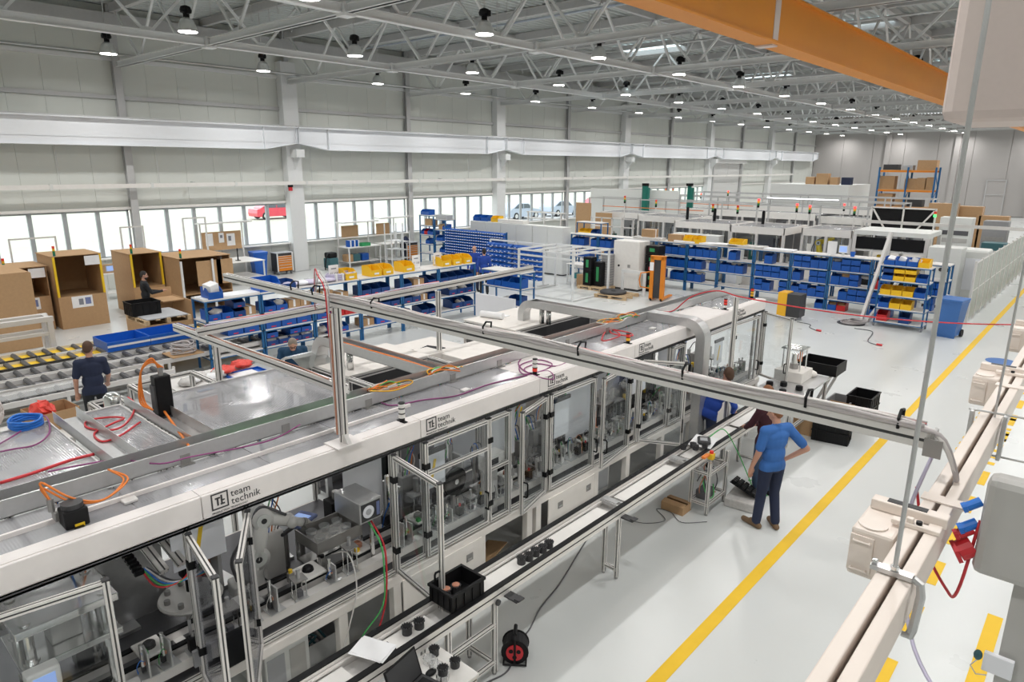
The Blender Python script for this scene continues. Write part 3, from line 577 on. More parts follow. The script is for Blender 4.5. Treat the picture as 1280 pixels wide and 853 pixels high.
# beams above the machine
def beam(name,label,p0,p1,w=.08,h=None): return tag(MB().prof(p0,p1,w,h).build(name,['alu','slot']),label,'beam')
BY,BZ=3.28,3.60
tt=thing('overhead_beam','long aluminium profile beam crossing above the machine to the wall trunking','beam',(-6.95,BY,BZ))
MB((-6.95,BY,BZ)).prof((-6.95,BY,BZ),(-.46,BY,BZ),.055,.075).build('profile',['alu','slot'],tt)
MB((-6.95,BY,BZ)).bx(-.47,BY-.045,BZ-.045,-.455,BY+.045,BZ+.045).bx(-.49,BY-.055,BZ-.06,-.42,BY-.045,BZ+.02).build('end_bracket','midmetal',tt)
for x in (-5.6,-5.25,-4.4,-3.15,-2.35,-1.65,-1.0,-.6):
    MB((-6.95,BY,BZ)).tube([(x,BY-.036,BZ+.03),(x,BY-.042,BZ+.08),(x,BY-.01,BZ+.11),(x,BY+.042,BZ+.10),(x,BY+.036,BZ+.03)],.007,6).build('cable_clamp','black',tt)
t=thing('support_post','aluminium profile post standing on the machine roof under the cable beam','post',(-4.92,BY-.02,2.316))
MB().prof((0,0,.012),(0,0,BZ-.04-2.316),.06).build('profile',['alu','slot'],t); MB().bx(-.11,-.14,0,.11,.14,.012).build('foot_plate','fascia',t); MB().prism([(.03,.012),(.09,.012),(.03,.09)],'y',-.02,.02).build('corner_bracket','aluplain',t)
for i in range(4): MB().tube([( .035*math.cos(i*.6-2.2),.045*math.sin(i*.6-2.2)-.02,z*.1+.1) for z in range(12)],.010,5).build('strapped_cable',('cablewhite','copper','cablewhite','cablegrey')[i],t)
Z2=2.79
tt=thing('overhead_beam','aluminium beam from the roof post over the rear roof sheets','beam',(-8.35,BY+.06,Z2)); MB((-8.35,BY+.06,Z2)).prof((-8.55,BY+.06,Z2),(-4.96,BY+.06,Z2),.06,.09).build('profile',['alu','slot'],tt)
MB((-8.35,BY+.06,Z2)).tube([(-8.2+.3*k,BY+.05+.02*math.sin(k),Z2+.052) for k in range(11)],.006,5).build('strapped_cable','copper',tt)
tt=thing('overhead_beam','aluminium beam running along behind the machine with strapped cables','beam',(-7.62,3.2,2.93))
MB((-7.62,3.2,2.93)).prof((-7.62,3.2,2.90),(-7.55,9.0,3.02),.06,.09).build('profile',['alu','slot'],tt)
for k in range(3): MB((-7.62,3.2,2.93)).tube([(-7.62+.008*k-.02,3.3+.4*i,2.955+.0082*i+.01*math.sin(i*1.7+k)) for i in range(10)],.007,5).build('strapped_cable',('cablered','cablewhite','lavender')[k],tt)
for (y,z,lb) in ((3.42,2.80,'rear support post under the beam beside the roof sheets'),(6.9,2.93,'rear support post standing behind the white cabinets')):
    t=thing('support_post','aluminium '+lb,'post',(-7.66,y,0)); MB().prof((0,0,.01),(0,0,z-.05),.06).build('profile',['alu','slot'],t); MB().bx(-.08,-.08,0,.08,.08,.01).build('foot_plate','aluplain',t)
t=thing('support_post','tall aluminium post beside the bent sheet metal duct','post',(-4.27,9.98,0)); MB().prof((0,0,.01),(0,0,2.80),.06).build('profile',['alu','slot'],t); MB().bx(-.08,-.08,0,.08,.08,.01).build('foot_plate','aluplain',t)
# bundle of cables lying on the big beam
rng=random.Random(3)
for i in range(9):
    m=('cablegrey','cablewhite','cablegrey','lavender','cablegrey','cabledark','cablered','cablewhite','cablewhite')[i]; r=(.012,.010,.012,.009,.011,.007,.005,.007,.006)[i]
    pts=[]
    for k in range(24):
        x=-5.0+4.5*k/23; s=math.sin(math.pi*((x+5.0)/ .95)); pts.append((x,BY-.032+.018*(i%4)+.006*rng.uniform(-1,1),BZ+.046+.013*(i//4)+.007*s+.005*rng.uniform(-1,1)))
    pts+= [(-.42,BY-.03-.01*i,BZ+.02-.01*i),(-.36,BY-.02,BZ-.12),(-.36,BY+.02,3.42)] if i<2 else []
    cable('beam_cable','%s cable in the thick bundle strapped on the overhead beam'%('thick grey','smooth grey','round grey','pale lilac','slim grey','thin black','thin red','thin white','slim white')[i],spline(pts,3),r,m,7,'cable','beam cable bundle')
for i,(m,dy) in enumerate((('cablered',.0),('cablewhite',.02),('cablegrey',.04))):
    cable('beam_cable','%s cable arching from the rear beam over the post top'%('thin red','white','grey')[i],spline([(-7.4,4.6+dy,2.98),(-6.6,4.1,3.25),(-5.6,3.5+dy,3.78-.02*i),(-5.2,BY+dy,3.80),(-5.0,BY-.07+dy,3.70),(-4.98,BY-.07,3.3),(-4.96,BY-.07,2.6)],5),.006,m)
# red cable hanging across the aisle
cable('red_cable','long red cable slung from the tall post across the aisle',spline([(-5.6,10.1,2.36),(-5.3,9.95,2.45),(-5.0,9.95,2.72),(-4.6,9.98,2.86),(-4.27,9.98,2.82)],6)+sag((-4.27,9.98,2.82),(1.2,14.2,2.70),.30,24)[1:],.010,'cablered')
# ================================================================== FOREGROUND CONVEYOR
cv=thing('belt_conveyor','long twin belt aluminium conveyor with white centre plate in front of the machine','conveyor',(-4.0,1.0,0))
o0=(-4.0,1.0,0); CY0,CY1=.8,11.3
def vb(): return MB(o0)
for x in (-4.14,-3.81):
    vb().prof((x,CY0,.86),(x,CY1,.86),.06,.11).build('side_rail',['alu','slot'],cv); vb().bx(x-.028,CY0,.916,x+.028,CY1,.930).build('belt','black',cv)
vb().bx(-4.105,CY0,.865,-4.085,CY1,.885).build('guide_strip','alu',cv)
for (a,b) in ((1.6,2.55),(2.95,3.42),(3.95,6.1),(6.45,7.7),(8.1,9.6),(9.7,11.2)): vb().bx(-4.08,a,.842,-3.845,b,.852).build('centre_plate','white',cv)
vb().bx(-4.11,CY0,.80,-3.84,CY1,.805).build('under_plate','aluplain',cv)
for y in (6.28,3.72,7.9): vb().bx(-4.11,y-.07,.86,-3.84,y-.04,.90).bx(-4.11,y+.02,.86,-3.84,y+.06,.90).bx(-4.10,y-.05,.90,-3.90,y+.03,.91).build('lift_unit','sheetmetal',cv)
for y in (1.3,4.04,6.15,10.3):
    for x in (-3.98,-3.80) if y==6.15 else (-4.14,-3.80):
        vb().prof((x,y,.03),(x,y,.81),.045).build('leg',['alu','slot'],cv); vb().cyl((x,y,0),(x,y,.03),.02,8).build('levelling_foot','midmetal',cv)
    vb().prof((-3.98 if y==6.15 else -4.14,y,.12),(-3.80,y,.12),.04).build('leg_brace',['alu','slot'],cv)
for (a,b) in ((3.45,4.04),):
    for x in (-4.14,-3.80):
        vb().prof((x,a,.03),(x,a,.81),.045).build('leg',['alu','slot'],cv); vb().cyl((x,a,0),(x,a,.03),.02,8).build('levelling_foot','midmetal',cv)
        for z in (.14,.55): vb().prof((x,a,z),(x,b,z),.04).build('leg_brace',['alu','slot'],cv)
    vb().prof((-4.14,a,.14),(-3.8,a,.14),.04).build('leg_brace',['alu','slot'],cv)
for y in (6.2,4.2): vb().bx(-3.80,y-.05,.80,-3.62,y+.05,.815).bx(-3.66,y-.04,.815,-3.60,y+.04,.83).build('sensor_bracket','darkgrey',cv)
vb().cyl((-3.77,4.05,.80),(-3.75,4.05,.80),.03,12).build('knob','darkgrey',cv)
vb().bev(-4.0,2.9,.86,-3.88,2.95,.90,.005).build('stop_unit','black',cv)
# control stand under the conveyor beside the men
st=thing('conveyor_stand','aluminium frame stand with wiring under the conveyor beside the man in blue shirt','stand',(-3.9,8.5,0)); q=(-3.9,8.5,0)
for x in (-3.95,-3.70):
    for y in (8.27,8.82): MB(q).prof((x,y,.03),(x,y,.80),.045).build('leg',['alu','slot'],st); MB(q).cyl((x,y,0),(x,y,.03),.022,8).build('levelling_foot','midmetal',st)
for z in (.16,.62):
    for (a,b) in (((-3.95,8.27),(-3.70,8.27)),((-3.95,8.82),(-3.70,8.82)),((-3.70,8.27),(-3.70,8.82)),((-3.95,8.27),(-3.95,8.82))): MB(q).prof((*a,z),(*b,z),.04).build('rail',['alu','slot'],st)
for k in range(7):
    a=random.random()*6; c=Vector((-3.83+.04*math.sin(k),8.5+.12*math.cos(k*2),.4)); MB(q).tube(spline([c+Vector((.07*math.cos(a+t),.12*math.sin(a+t*1.2),.22*math.cos(t*1.1+k))) for t in (0,.8,1.6,2.4,3.2)],4),.009,5).build('wire',('cabledark','cablegreen','copper','cabledark','cablegrey','cabledark','copper')[k],st)
MB(q).bev(-3.92,8.35,.17,-3.75,8.6,.30,.01).build('valve_block','darkmetal',st)
# things on the conveyor
def crate(name,label,loc,sx,sy,sz,m,rz=0,group=None,ribs=True,cat='crate'):
    t=thing(name,label,cat,loc,rz,group); w=.014
    MB().open_box(-sx/2,-sy/2,0,sx/2,sy/2,sz,w).build('shell',m,t); o=MB()
    o.bx(-sx/2-.012,-sy/2-.012,sz-.025,sx/2+.012,-sy/2,sz).bx(-sx/2-.012,sy/2,sz-.025,sx/2+.012,sy/2+.012,sz).bx(-sx/2-.012,-sy/2,sz-.025,-sx/2,sy/2,sz).bx(sx/2,-sy/2,sz-.025,sx/2+.012,sy/2,sz).build('rim',m,t)
    if ribs:
        for s in (-1,1):
            for k in range(4): MB().bx(s*(sx/2),-sy/2+sy*(k+.5)/4-.006,.01,s*(sx/2+.01),-sy/2+sy*(k+.5)/4+.006,sz-.03).build('rib',m,t); MB().bx(-sx/2+sx*(k+.5)/4-.006,s*(sy/2),.01,-sx/2+sx*(k+.5)/4+.006,s*(sy/2+.01),sz-.03).build('rib',m,t)
    return t
crate('plastic_crate','black plastic crate with rotors standing on the conveyor',(-3.975,3.73,.931),.30,.40,.17,'black')
rotor=MB().cyl((0,0,0),(0,0,.05),.042,14)
for k in range(12): a=2*math.pi*k/12; rotor.bx(.042*math.cos(a)-.006,.042*math.sin(a)-.006,.045,.042*math.cos(a)+.006,.042*math.sin(a)+.006,.056)
rotor=rotor.mesh('body','darkgrey'); rc=MB().lathe([(.018,.045),(.036,.05),(.036,.06),(.018,.062)],(0,0,0),12).mesh('winding','copper'); rb=MB().lathe([(.020,.045),(.036,.05),(.036,.056),(.020,.058)],(0,0,0),12).mesh('winding','black')
def stator(loc,label,group,red=False,s=1.):
    t=thing('motor_stator',label,'stator',loc,random.random(),group); obj('body',rotor,t).scale=(s,s,s*1.3); obj('winding',rc if red else rb,t).scale=(s,s,s*1.3)
for i,(x,y) in enumerate(((-4.04,3.66),(-4.02,3.76))): stator((x,y,.946),'stator with red copper windings inside the black crate','stators in the black crate',True)
for i,(x,y) in enumerate(((-3.97,4.62),(-3.955,4.72),(-3.96,4.83),(-3.945,4.93),(-3.95,5.04))): stator((x,y,.853),'black toothed stator in the row of five on the conveyor plate','row of five stators',False,1.05)
for (x,y) in ((-4.0,3.16),(-3.98,3.28)): stator((x,y,.853),'black toothed stator in the pair next to the crate','pair of stators',False,1.05)
# paper stack on the conveyor
pp=thing('paper_stack','loose stack of white sheets lying across the conveyor belts','papers',(-3.97,2.78,.932),.35)
for k in range(5): o=MB().bx(-.15,-.105,.002*k,.15,.105,.002*k+.0015).build('sheet','paper',pp); o.rotation_euler=(0,0,.05*math.sin(k*2.4)); o.location=(.01*math.cos(k),.012*math.sin(k*1.7),0)
# side table with laptop
tb=thing('side_table','small white side table bolted to the front of the conveyor','table',(-3.5,2.7,0)); q=(-3.5,2.7,0)
MB(q).bev(-3.775,1.2,.755,-3.27,3.30,.78,.006).build('table_top','white',tb)
for (x,y) in ((-3.32,3.24),(-3.32,1.3)): MB(q).prof((x,y,.03),(x,y,.755),.045).build('leg',['alu','slot'],tb); MB(q).cyl((x,y,0),(x,y,.03),.02,8).build('levelling_foot','midmetal',tb)
MB(q).prof((-3.3,1.2,.73),(-3.3,3.28,.73),.045).build('edge_rail',['alu','slot'],tb)
lt=thing('laptop','black laptop standing open on the side table','laptop',(-3.56,2.80,.781),R(100))
MB().bev(-.18,-.26,0,.18,0,.02,.004).build('base','darkgrey',lt); MB().bx(-.15,-.16,.02,.15,-.03,.0225).build('keyboard','black',lt)
l2=MB().bev(-.18,-.006,0,.18,.006,.24,.003).build('lid','black',lt); l2.location=(0,.005,.012); l2.rotation_euler=(R(-18),0,0); MB().bx(-.165,-.0075,.015,.165,-.0062,.225).build('display','darkgrey',l2)
ms=tag(MB().ball((0,0,.012),(.035,.055,.02),10,6).build('computer_mouse','black',None,True,(-3.55,3.03,.785)),'black computer mouse beside the laptop','mouse'); 
for i,(x,y,r) in enumerate(((-3.70,3.20,0),(-3.47,3.22,0),(-3.44,3.06,1))): 
    stator((x,y,.781+(.045 if r else 0)),('black toothed stator by the far table edge','black toothed stator at the right of the glass jigs','black stator standing on a clear jig')[i],'stators on the side table',False,.95)
for i,(x,y) in enumerate(((-3.66,3.11),(-3.57,3.10),(-3.44,3.06))): 
    t=thing('clear_jig',('clear acrylic ring jig beside the laptop lid','clear acrylic ring jig in the middle of the table','clear acrylic jig under a stator')[i],'jig',(x,y,.781)); MB().lathe([(.03,0),(.05,0),(.05,.045),(.044,.05),(.03,.05)],(0,0,0),14).build('ring','clearplastic',t)
    for k in range(6): a=k*1.047; MB().cyl((.05*math.cos(a),.05*math.sin(a),0),(.05*math.cos(a),.05*math.sin(a),.05),.006,6).build('pin','chrome',t)
# pendant, parts and emergency stop on the far conveyor end
t=thing('teach_pendant','dark handheld teach pendant lying on white paper on the conveyor','pendant',(-3.96,8.58,.936),.5); MB().bev(-.09,-.13,0,.09,.13,.05,.03).build('housing','darkgrey',t); MB().bx(-.055,-.075,.05,.045,.03,.053).build('display','greyboard',t); MB().bx(-.05,.05,.05,.05,.10,.056).build('keys','midmetal',t)
tag(MB().bx(-.16,-.22,0,.16,.22,.003).build('paper_sheet','paper',None,False,(-3.98,8.6,.931)),'white paper sheet under the teach pendant','paper').rotation_euler=(0,0,.2)
for k in range(4): stator((-4.06+.11*k*.6,8.16+.10*(k%2)+.05*k,.931),'dark stator in the heap beside the teach pendant','heap of stators by the pendant',False,.95)
t=thing('emergency_stop','yellow emergency stop box with red button clamped on the conveyor','emergency stop',(-3.72,8.33,.83)); MB().bev(-.04,-.045,0,.04,.045,.085,.01).build('box','yellow',t); MB().cyl((0,0,.085),(0,0,.12),.028,12).build('button','signalred',t); MB().bx(-.05,-.2,.06,.0,-.05,.09).build('bracket','cableorange',t)
# cable reel with its cord
t=thing('cable_reel','black cable reel with red socket plate standing on the floor','cable reel',(-3.78,4.32,0),R(38))
o=MB()
o.cyl((0,-.07,.15),(0,.07,.15),.125,20).build('drum','rubber',t); MB().cyl((0,.07,.15),(0,.085,.15),.135,20).cyl((0,-.085,.15),(0,-.07,.15),.135,20).build('flange','black',t)
MB().cyl((0,-.10,.15),(0,-.085,.15),.085,18).build('socket_plate','cablered',t)
for k in range(3): a=k*2.09+.5; MB().cyl((.043*math.cos(a),-.105,.15+.043*math.sin(a)),(.043*math.cos(a),-.099,.15+.043*math.sin(a)),.022,10).build('socket','black',t)
MB().tube([(-.11,.1,.02),(.11,.1,.02),(.11,-.1,.02),(-.11,-.1,.02),(-.11,.1,.02)],.012,6).tube([(0,.1,.02),(0,.1,.30),(0,.06,.34),(0,-.06,.34),(0,-.1,.30),(0,-.1,.02)],.012,6).build('stand','black',t)
MB().cyl((0,-.07,.34),(0,.07,.34),.019,8).build('grip','black',t)
cable('reel_cord','black cord running over the floor from the cable reel',spline([(-3.84,4.36,.16),(-3.95,4.72,.012),(-4.1,5.1,.012),(-4.22,5.6,.012),(-4.42,6.2,.012),(-4.57,6.66,.012)],6),.008,'cabledark'); cable('reel_cord','black cord trailing off from the reel towards the viewer',spline([(-3.78,4.3,.015),(-3.72,4.1,.01),(-3.78,3.8,.01),(-3.75,3.3,.01)],6),.008,'cabledark')
cable('floor_wire','thin black wire loop on the floor by the cardboard box',spline([(-4.45,7.4,.01),(-4.2,7.5,.01),(-4.05,7.75,.01),(-4.3,7.95,.01),(-4.1,8.0,.01),(-3.85,7.85,.01),(-3.6,8.1,.01)],6),.005,'cabledark')
cable('green_cable','green cable looping from the pendant down to the floor',spline([(-3.95,8.7,.97),(-3.85,8.95,1.05),(-3.7,9.1,.75),(-3.5,9.2,.3),(-3.35,9.2,.02),(-3.3,9.6,.02),(-3.5,9.9,.02),(-3.7,9.7,.02)],6),.008,'cablegreen')
tag(MB().open_box(-.17,-.13,0,.17,.13,.12,.006).add([(-.17,-.13,.12),(.17,-.13,.12),(.17,-.03,.14),(-.17,-.03,.14)],[(0,1,2,3)]).add([(-.17,.13,.12),(.17,.13,.12),(.17,.02,.135),(-.17,.02,.135)],[(0,1,2,3)]).build('cardboard_box','cardboard',None,False,(-4.1,8.15,0)),'low cardboard box on the floor beside the conveyor stand','box')
t=thing('bagged_parts','shrink wrapped white carton with a black tray leaning on top, on the floor','carton',(-3.45,9.0,0),.1)
MB().bev(-.22,-.28,0,.22,.28,.14,.02).build('wrapped_carton','plasticbag',t); MB().bx(.2205,-.2,.03,.222,.2,.09).build('print_band','printblue',t)
o=MB(); 
for i in range(5):
    for j in range(4): o.bev(-.19+.076*i,-.16+.08*j,0,-.125+.076*i,-.09+.08*j,.05,.012)
o.bx(-.2,-.17,-.006,.2,.17,.004); b=o.build('blister_tray','black',t); b.location=(-.03,.03,.22); b.rotation_euler=(R(-12),R(22),0); b['kind']='stuff'
# ================================================================== RIGHT TRUNKING, BOXES, COLUMN
TX0,TX1,TZ=-.405,-.338,3.44
tr=thing('power_trunking','cream twin rail power trunking hung on threaded rods along the aisle','trunking',(-.35,.6,3.2)); q=(-.35,.6,3.2)
MB(q).bev(TX0-.02,.3,TZ-.05,TX0+.025,60,TZ,.005).bx(TX0-.01,.3,TZ-.16,TX0+.005,60,TZ-.05).build('rail','trunk',tr); MB(q).bev(TX1-.025,.3,TZ-.05,TX1+.02,60,TZ,.005).bx(TX1-.0,.3,TZ-.17,TX1+.015,60,TZ-.05).build('rail','trunk',tr); MB(q).bx(TX0,.3,TZ-.15,TX1,60,TZ-.14).build('web_plate','trunk',tr)
for y in (3.05,5.05,7.5): MB(q).bx(TX0-.03,y-.05,TZ+.001,TX1+.06,y+.02,TZ+.008).build('end_flap','trunk',tr)
hg=thing('rod_hanger','grey steel hook bracket on a threaded rod carrying the trunking','hanger',(-.35,2.33,3.2)); q=(-.35,2.33,3.2)
MB(q).cyl((-.375,2.33,3.45),(-.375,2.33,10.14),.0075,8).build('threaded_rod','sheetmetal',hg); MB(q).bar((-.445,2.33,3.452),(-.32,2.33,3.452),.035,.016).tube([(-.32,2.33,3.452),(-.297,2.33,3.44),(-.29,2.33,3.40),(-.297,2.33,3.27),(-.305,2.33,3.24)],.014,8).cyl((-.30,2.318,3.25),(-.325,2.318,3.25),.01,8).build('hook_bracket','sheetmetal',hg); MB(q).cyl((-.375,2.33,3.462),(-.375,2.33,3.475),.014,6).build('nut','chrome',hg); MB(q).cyl((-.435,2.33,3.462),(-.435,2.33,3.475),.01,6).build('nut','chrome',hg)
for i,y in enumerate((4.30,8.6,13.0)):
    h2=thing('rod_hanger',('pair of grey clamp plates with tie wires on the trunking beside the beam end','pair of clamp plates on the trunking past the tap-off boxes','pair of clamp plates far along the trunking')[i],'hanger',(-.35,y,3.2))
    for x in (-.45,-.30): MB().bev(x+.35-.01,-.03,.02,x+.35+.01,.03,.27,.004).build('clamp_plate','sheetmetal',h2)
    for z in (.0,.24): MB().cyl((-.12,0,z+.03),(1.6,.15,z+.03),.006,6).build('tie_wire','sheetmetal',h2)
    MB().cyl((-.0,0,.25),(-.0,0,6.94),.006,6).build('threaded_rod','sheetmetal',h2)
def tap(y,label,s=1.):
    t=thing('tap_off_box',label,'electrical box',(-.486,y,TZ+.0)); t.scale=(.6,.62,.62)
    MB().bev(-.16,-.22*s,-.34,.085,.22*s,-.02,.02).build('housing','trunk',t); MB().bx(-.155,-.235*s,-.30,-.02,-.221*s,-.06).build('front_cover','trunk',t)
    for z in (-.28,-.09): MB().tube([(-.13,-.236*s,z),(-.13,-.255*s,z),(-.04,-.255*s,z),(-.04,-.236*s,z)],.008,5).build('grip','trunk',t)
    MB().lathe([(.02,-.02),(.085,-.018),(.085,-.01),(.02,-.008)],(-.06,-.12*s,0),18).build('dial','trunk',t)
    MB().bev(-.14,.10*s,-.02,.30,.19*s,.05,.008).build('top_bar','trunk',t); MB().bx(-.05,.12*s,.05,.18,.175*s,.054).build('switch_window','darkgrey',t)
    MB().bev(.02,-.06*s,.0,.29,.0,.03,.006).bev(.10,-.05*s,.03,.14,-.015,.06,.005).build('clamp_lever','trunk',t); MB().cyl((.17,-.03*s,.03),(.17,-.03*s,.05),.018,8).build('knob','black',t)
tap(2.74,'cream tap-off box with dark switch window beside the rod hanger'); tap(5.35,'cream tap-off box just past the beam end'); tap(7.15,'cream tap-off box further along the trunking')
# grey socket distributor on the grey column
gc=tag(MB().bx(-.085,3.02,0,.45,3.5,10.14).build('trim_6','greybox'),None,None,None,'structure'); gc['label']='grey steel column right beside the trunking'
sb=thing('socket_distributor','grey power socket distributor box with red and blue sockets on the column','socket box',(-.1,3.25,3.3))
MB().bev(-.12,-.35,-.06,.25,-.24,.34,.03).build('housing','greybox',sb); MB().cyl((.13,-.29,.34),(.13,-.29,.40),.03,10).build('gland','cablewhite',sb)
for (z,x,m,r) in ((.03,-.12,'cablered',.04),(.13,-.12,'cableblue',.020),(.22,-.12,'cableblue',.018),(.10,-.13,'cablered',.02)):
    MB().cyl((x-.01,-.30,z),(x-.05,-.32,z-.03),r,12).cyl((x-.05,-.32,z-.03),(x-.062,-.325,z-.037),r*1.12,12).build('socket',m,sb)
cable('socket_cable','red cable drooping from the trunking into the socket box',spline([(-.5,3.3,3.36),(-.42,3.2,3.15),(-.3,3.05,3.06),(-.25,2.95,3.12),(-.22,2.93,3.45)],6),.006,'cablered'); cable('socket_cable','pale lilac cable hanging from the trunking to the small grey box',spline([(-.46,3.35,3.55),(-.5,3.2,3.2),(-.38,2.95,2.85),(-.2,2.8,2.72),(-.12,2.95,2.75)],6),.008,'lavender')
t=thing('small_junction_box','small white junction box with a grey lid and looped cord below the sockets','junction box',(-.12,3.0,2.85)); t.scale=(.45,.5,.45); MB().bev(-.02,-.05,-.10,.2,.0,.08,.008).build('box','whitesheet',t); MB().ball((-.06,-.03,.02),(.035,.03,.05),10,6).build('lid','petrol',t); MB().tube([(-.06,-.03,-.03),(-.1,-.04,-.1),(-.05,-.05,-.16),(.03,-.05,-.13)],.006,5).build('cord','cablewhite',t)
# white housing hanging at the upper right
wb=thing('hanging_housing','large pale rounded sheet metal housing hung near the roof beside the rod','housing',(.13,3.56,4.94)); MB().bev(-.82,0.02,.0,1.6,.62,2.6,.045).build('shell','boxpink',wb); MB().cyl((-.2,.32,2.58),(-.2,.32,5.19),.02,8).build('suspension_rod','steelgrey',wb); MB().cyl((1.1,.32,2.58),(1.1,.32,5.19),.02,8).build('suspension_rod','steelgrey',wb)
# ================================================================== ORANGE CRANE GIRDER
cg=thing('crane_girder','long orange crane girder with grey joint plates under the roof','crane',(-5.55,6,7)); q=(-5.55,6,7)
MB(q).bx(-5.62,3,7.0,-5.40,80,7.78).build('web_box','craneorange',cg); MB(q).bx(-5.72,3,6.93,-5.30,80,6.965).bx(-5.66,3,6.965,-5.36,80,7.0).build('bottom_flange','craneorange',cg); MB(q).bx(-5.72,3,7.78,-5.30,80,7.81).build('top_flange','craneorange',cg)
for y in (13.3,30.0,46): MB(q).bx(-5.73,y-.12,6.90,-5.39,y+.12,7.84).build('joint_plate','boxpink',cg)
for y in (13.3,30.,46,62): MB(q).cyl((-5.5,y,7.8),(-5.5,y,8.05),.05,8).build('hanger','steelgrey',cg)
MB(q).bx(-5.40,3,6.997,-5.392,80,7.012).build('conductor_line','darkmetal',cg)
# ================================================================== PEOPLE
def capsule(m,p0,p1,r0,r1,n=12):
    p0,p1=Vector(p0),Vector(p1); m.cyl(p0,p1,r0,n,r1); m.ball(p0,r0,n,8); m.ball(p1,r1,n,8)
def person(label, loc, rz, clothes, pose=None, h=1.8, vox=.011, sleeve=1.0, holds=None, hood=None):
    J=dict(pel=(0,0,.95),chest=(0,.0,1.32),neck=(0,-.005,1.50),head=(0,.015,1.68),
      shR=(.185,-.01,1.44),elR=(.245,-.04,1.16),wrR=(.26,.05,.92),shL=(-.185,-.01,1.44),elL=(-.245,-.04,1.16),wrL=(-.26,.05,.92),
      hipR=(.095,0,.93),knR=(.11,.03,.50),anR=(.12,-.02,.09),hipL=(-.095,0,.93),knL=(-.11,.03,.50),anL=(-.12,-.02,.09),toeR=(.14,.17,.035),toeL=(-.14,.17,.035),
      hdR=(0,.02,-.10),hdL=(0,.02,-.10),face=(0,1,0))
    J.update(pose or {}); J={k:Vector(v) for k,v in J.items()}
    m=MB(); prims=[]
    def cap(p0,p1,r0,r1,tg): capsule(m,p0,p1,r0,r1); prims.append(('c',Vector(p0),Vector(p1),r0,r1,tg))
    def ell(c,r,tg,rot=None):
        mm=MB(); mm.ball((0,0,0),r,16,10); c=Vector(c); rot=rot or Matrix.Identity(3)
        m.add([rot@v+c for v in mm.v],mm.f); prims.append(('e',c,rot.inverted(),Vector(r),None,tg))
    pel,ch,nk,hd=J['pel'],J['chest'],J['neck'],J['head']; up=(ch-pel).normalized()
    xax=(J['shR']-J['shL']).normalized(); yax=up.cross(xax); rot=Matrix((xax,yax,up)).transposed()
    ell(pel+up*-.0,(.172,.128,.13),'shirt' if sleeve>=0 else 'pants',rot); ell(pel.lerp(ch,.42),(.168,.122,.17),'shirt',rot); ell(ch,(.188,.128,.19),'shirt',rot); ell(ch+up*.05+yax*-.01,(.2,.115,.11),'shirt',rot)
    cap(J['shL'],J['shR'],.075,.075,'shirt'); cap(ch+up*.13,nk,.09,.062,'shirt'); cap(nk,nk.lerp(hd,.6),.056,.054,'skin')
    f=J['face'].normalized(); ux=f.cross(Vector((0,0,1))).normalized(); uz=ux.cross(f); hr=Matrix((ux,f,uz)).transposed()
    ell(hd,(.074,.094,.112),'skin',hr); ell(hd+f*.03-uz*.055,(.056,.062,.06),'skin',hr); cap(hd+f*.092-uz*.005,hd+f*.112-uz*.03,.013,.017,'skin')
    for s in (-1,1): ell(hd+ux*.076*s-uz*.012-f*.005,(.012,.022,.032),'skin',hr); ell(hd+ux*.03*s+f*.083+uz*.012,(.014,.01,.009),'eye',hr)
    ell(hd+f*.088-uz*.062,(.022,.012,.006),'lip',hr)
    if clothes.get('hair'): ell(hd+uz*.028-f*.018,(.082,.092,.104),'hair',hr); ell(hd-f*.055-uz*.01,(.07,.05,.075),'hair',hr)
    else:
        for s in (-1,1): ell(hd+ux*.055*s-f*.04-uz*.0,(.026,.05,.04),'hairs',hr)
    if clothes.get('beard'): ell(hd+f*.052-uz*.085,(.055,.052,.045),'beard',hr)
    for s in 'RL':
        sh,el,wr=J['sh'+s],J['el'+s],J['wr'+s]; sl=sleeve
        if sl>=1: cap(sh,el,.062,.052,'shirt'); cap(el,wr,.052,.038,'shirt')
        else:
            cap(sh,sh.lerp(el,.75),.068,.064,'shirt'); cap(sh.lerp(el,.5),el,.046,.043,'skin'); cap(el,wr,.043,.029,'skin')
        d=J['hd'+s]; d0=d.normalized(); a=Vector((0,0,1)) if abs(d0.z)<.8 else Vector((0,1,0)); side=d0.cross(a).normalized(); nrm=side.cross(d0)
        cap(wr,wr+d0*.075,.028,.034,'skin'); ell(wr+d0*.06,(.036,.036,.036),'skin')
        for k,(off,ln) in enumerate(((-.03,.07),(-.010,.08),(.011,.075),(.031,.058))):
            b=wr+d0*.085+side*off; k1=b+d0*ln*.5-nrm*.006; k2=k1+d0*ln*.38-nrm*ln*.32; cap(b,k1,.0105,.010,'skin'); cap(k1,k2,.010,.009,'skin')
        th=side*(-1 if s=='R' else 1); b=wr+d0*.03+th*.028; cap(b,b+d0*.04+th*.022,.013,.012,'skin'); cap(b+d0*.04+th*.022,b+d0*.075+th*.022,.012,.010,'skin')
        hp,kn,an,toe=J['hip'+s],J['kn'+s],J['an'+s],J['toe'+s]
        cap(hp,kn,.098,.068,'pants'); cap(kn,an+(kn-an)*.05,.070,.062,'pants'); 
        heel=an+Vector((0,0,-.045))-(toe-an).normalized()*.05; heel.z=an.z-.05; cap(heel,Vector((toe.x,toe.y,heel.z+.0)),.043,.040,'shoe'); cap(an,an.lerp(toe,.4),.05,.042,'shoe'); cap(heel+Vector((0,0,-.0)),Vector((toe.x,toe.y,heel.z)),.042,.040,'shoe')
    if clothes.get('hair'): pass
    me=bpy.data.meshes.new('tmp'); me.from_pydata([tuple(v) for v in m.v],[],m.f); tmp=bpy.data.objects.new('tmp',me); C.objects.link(tmp)
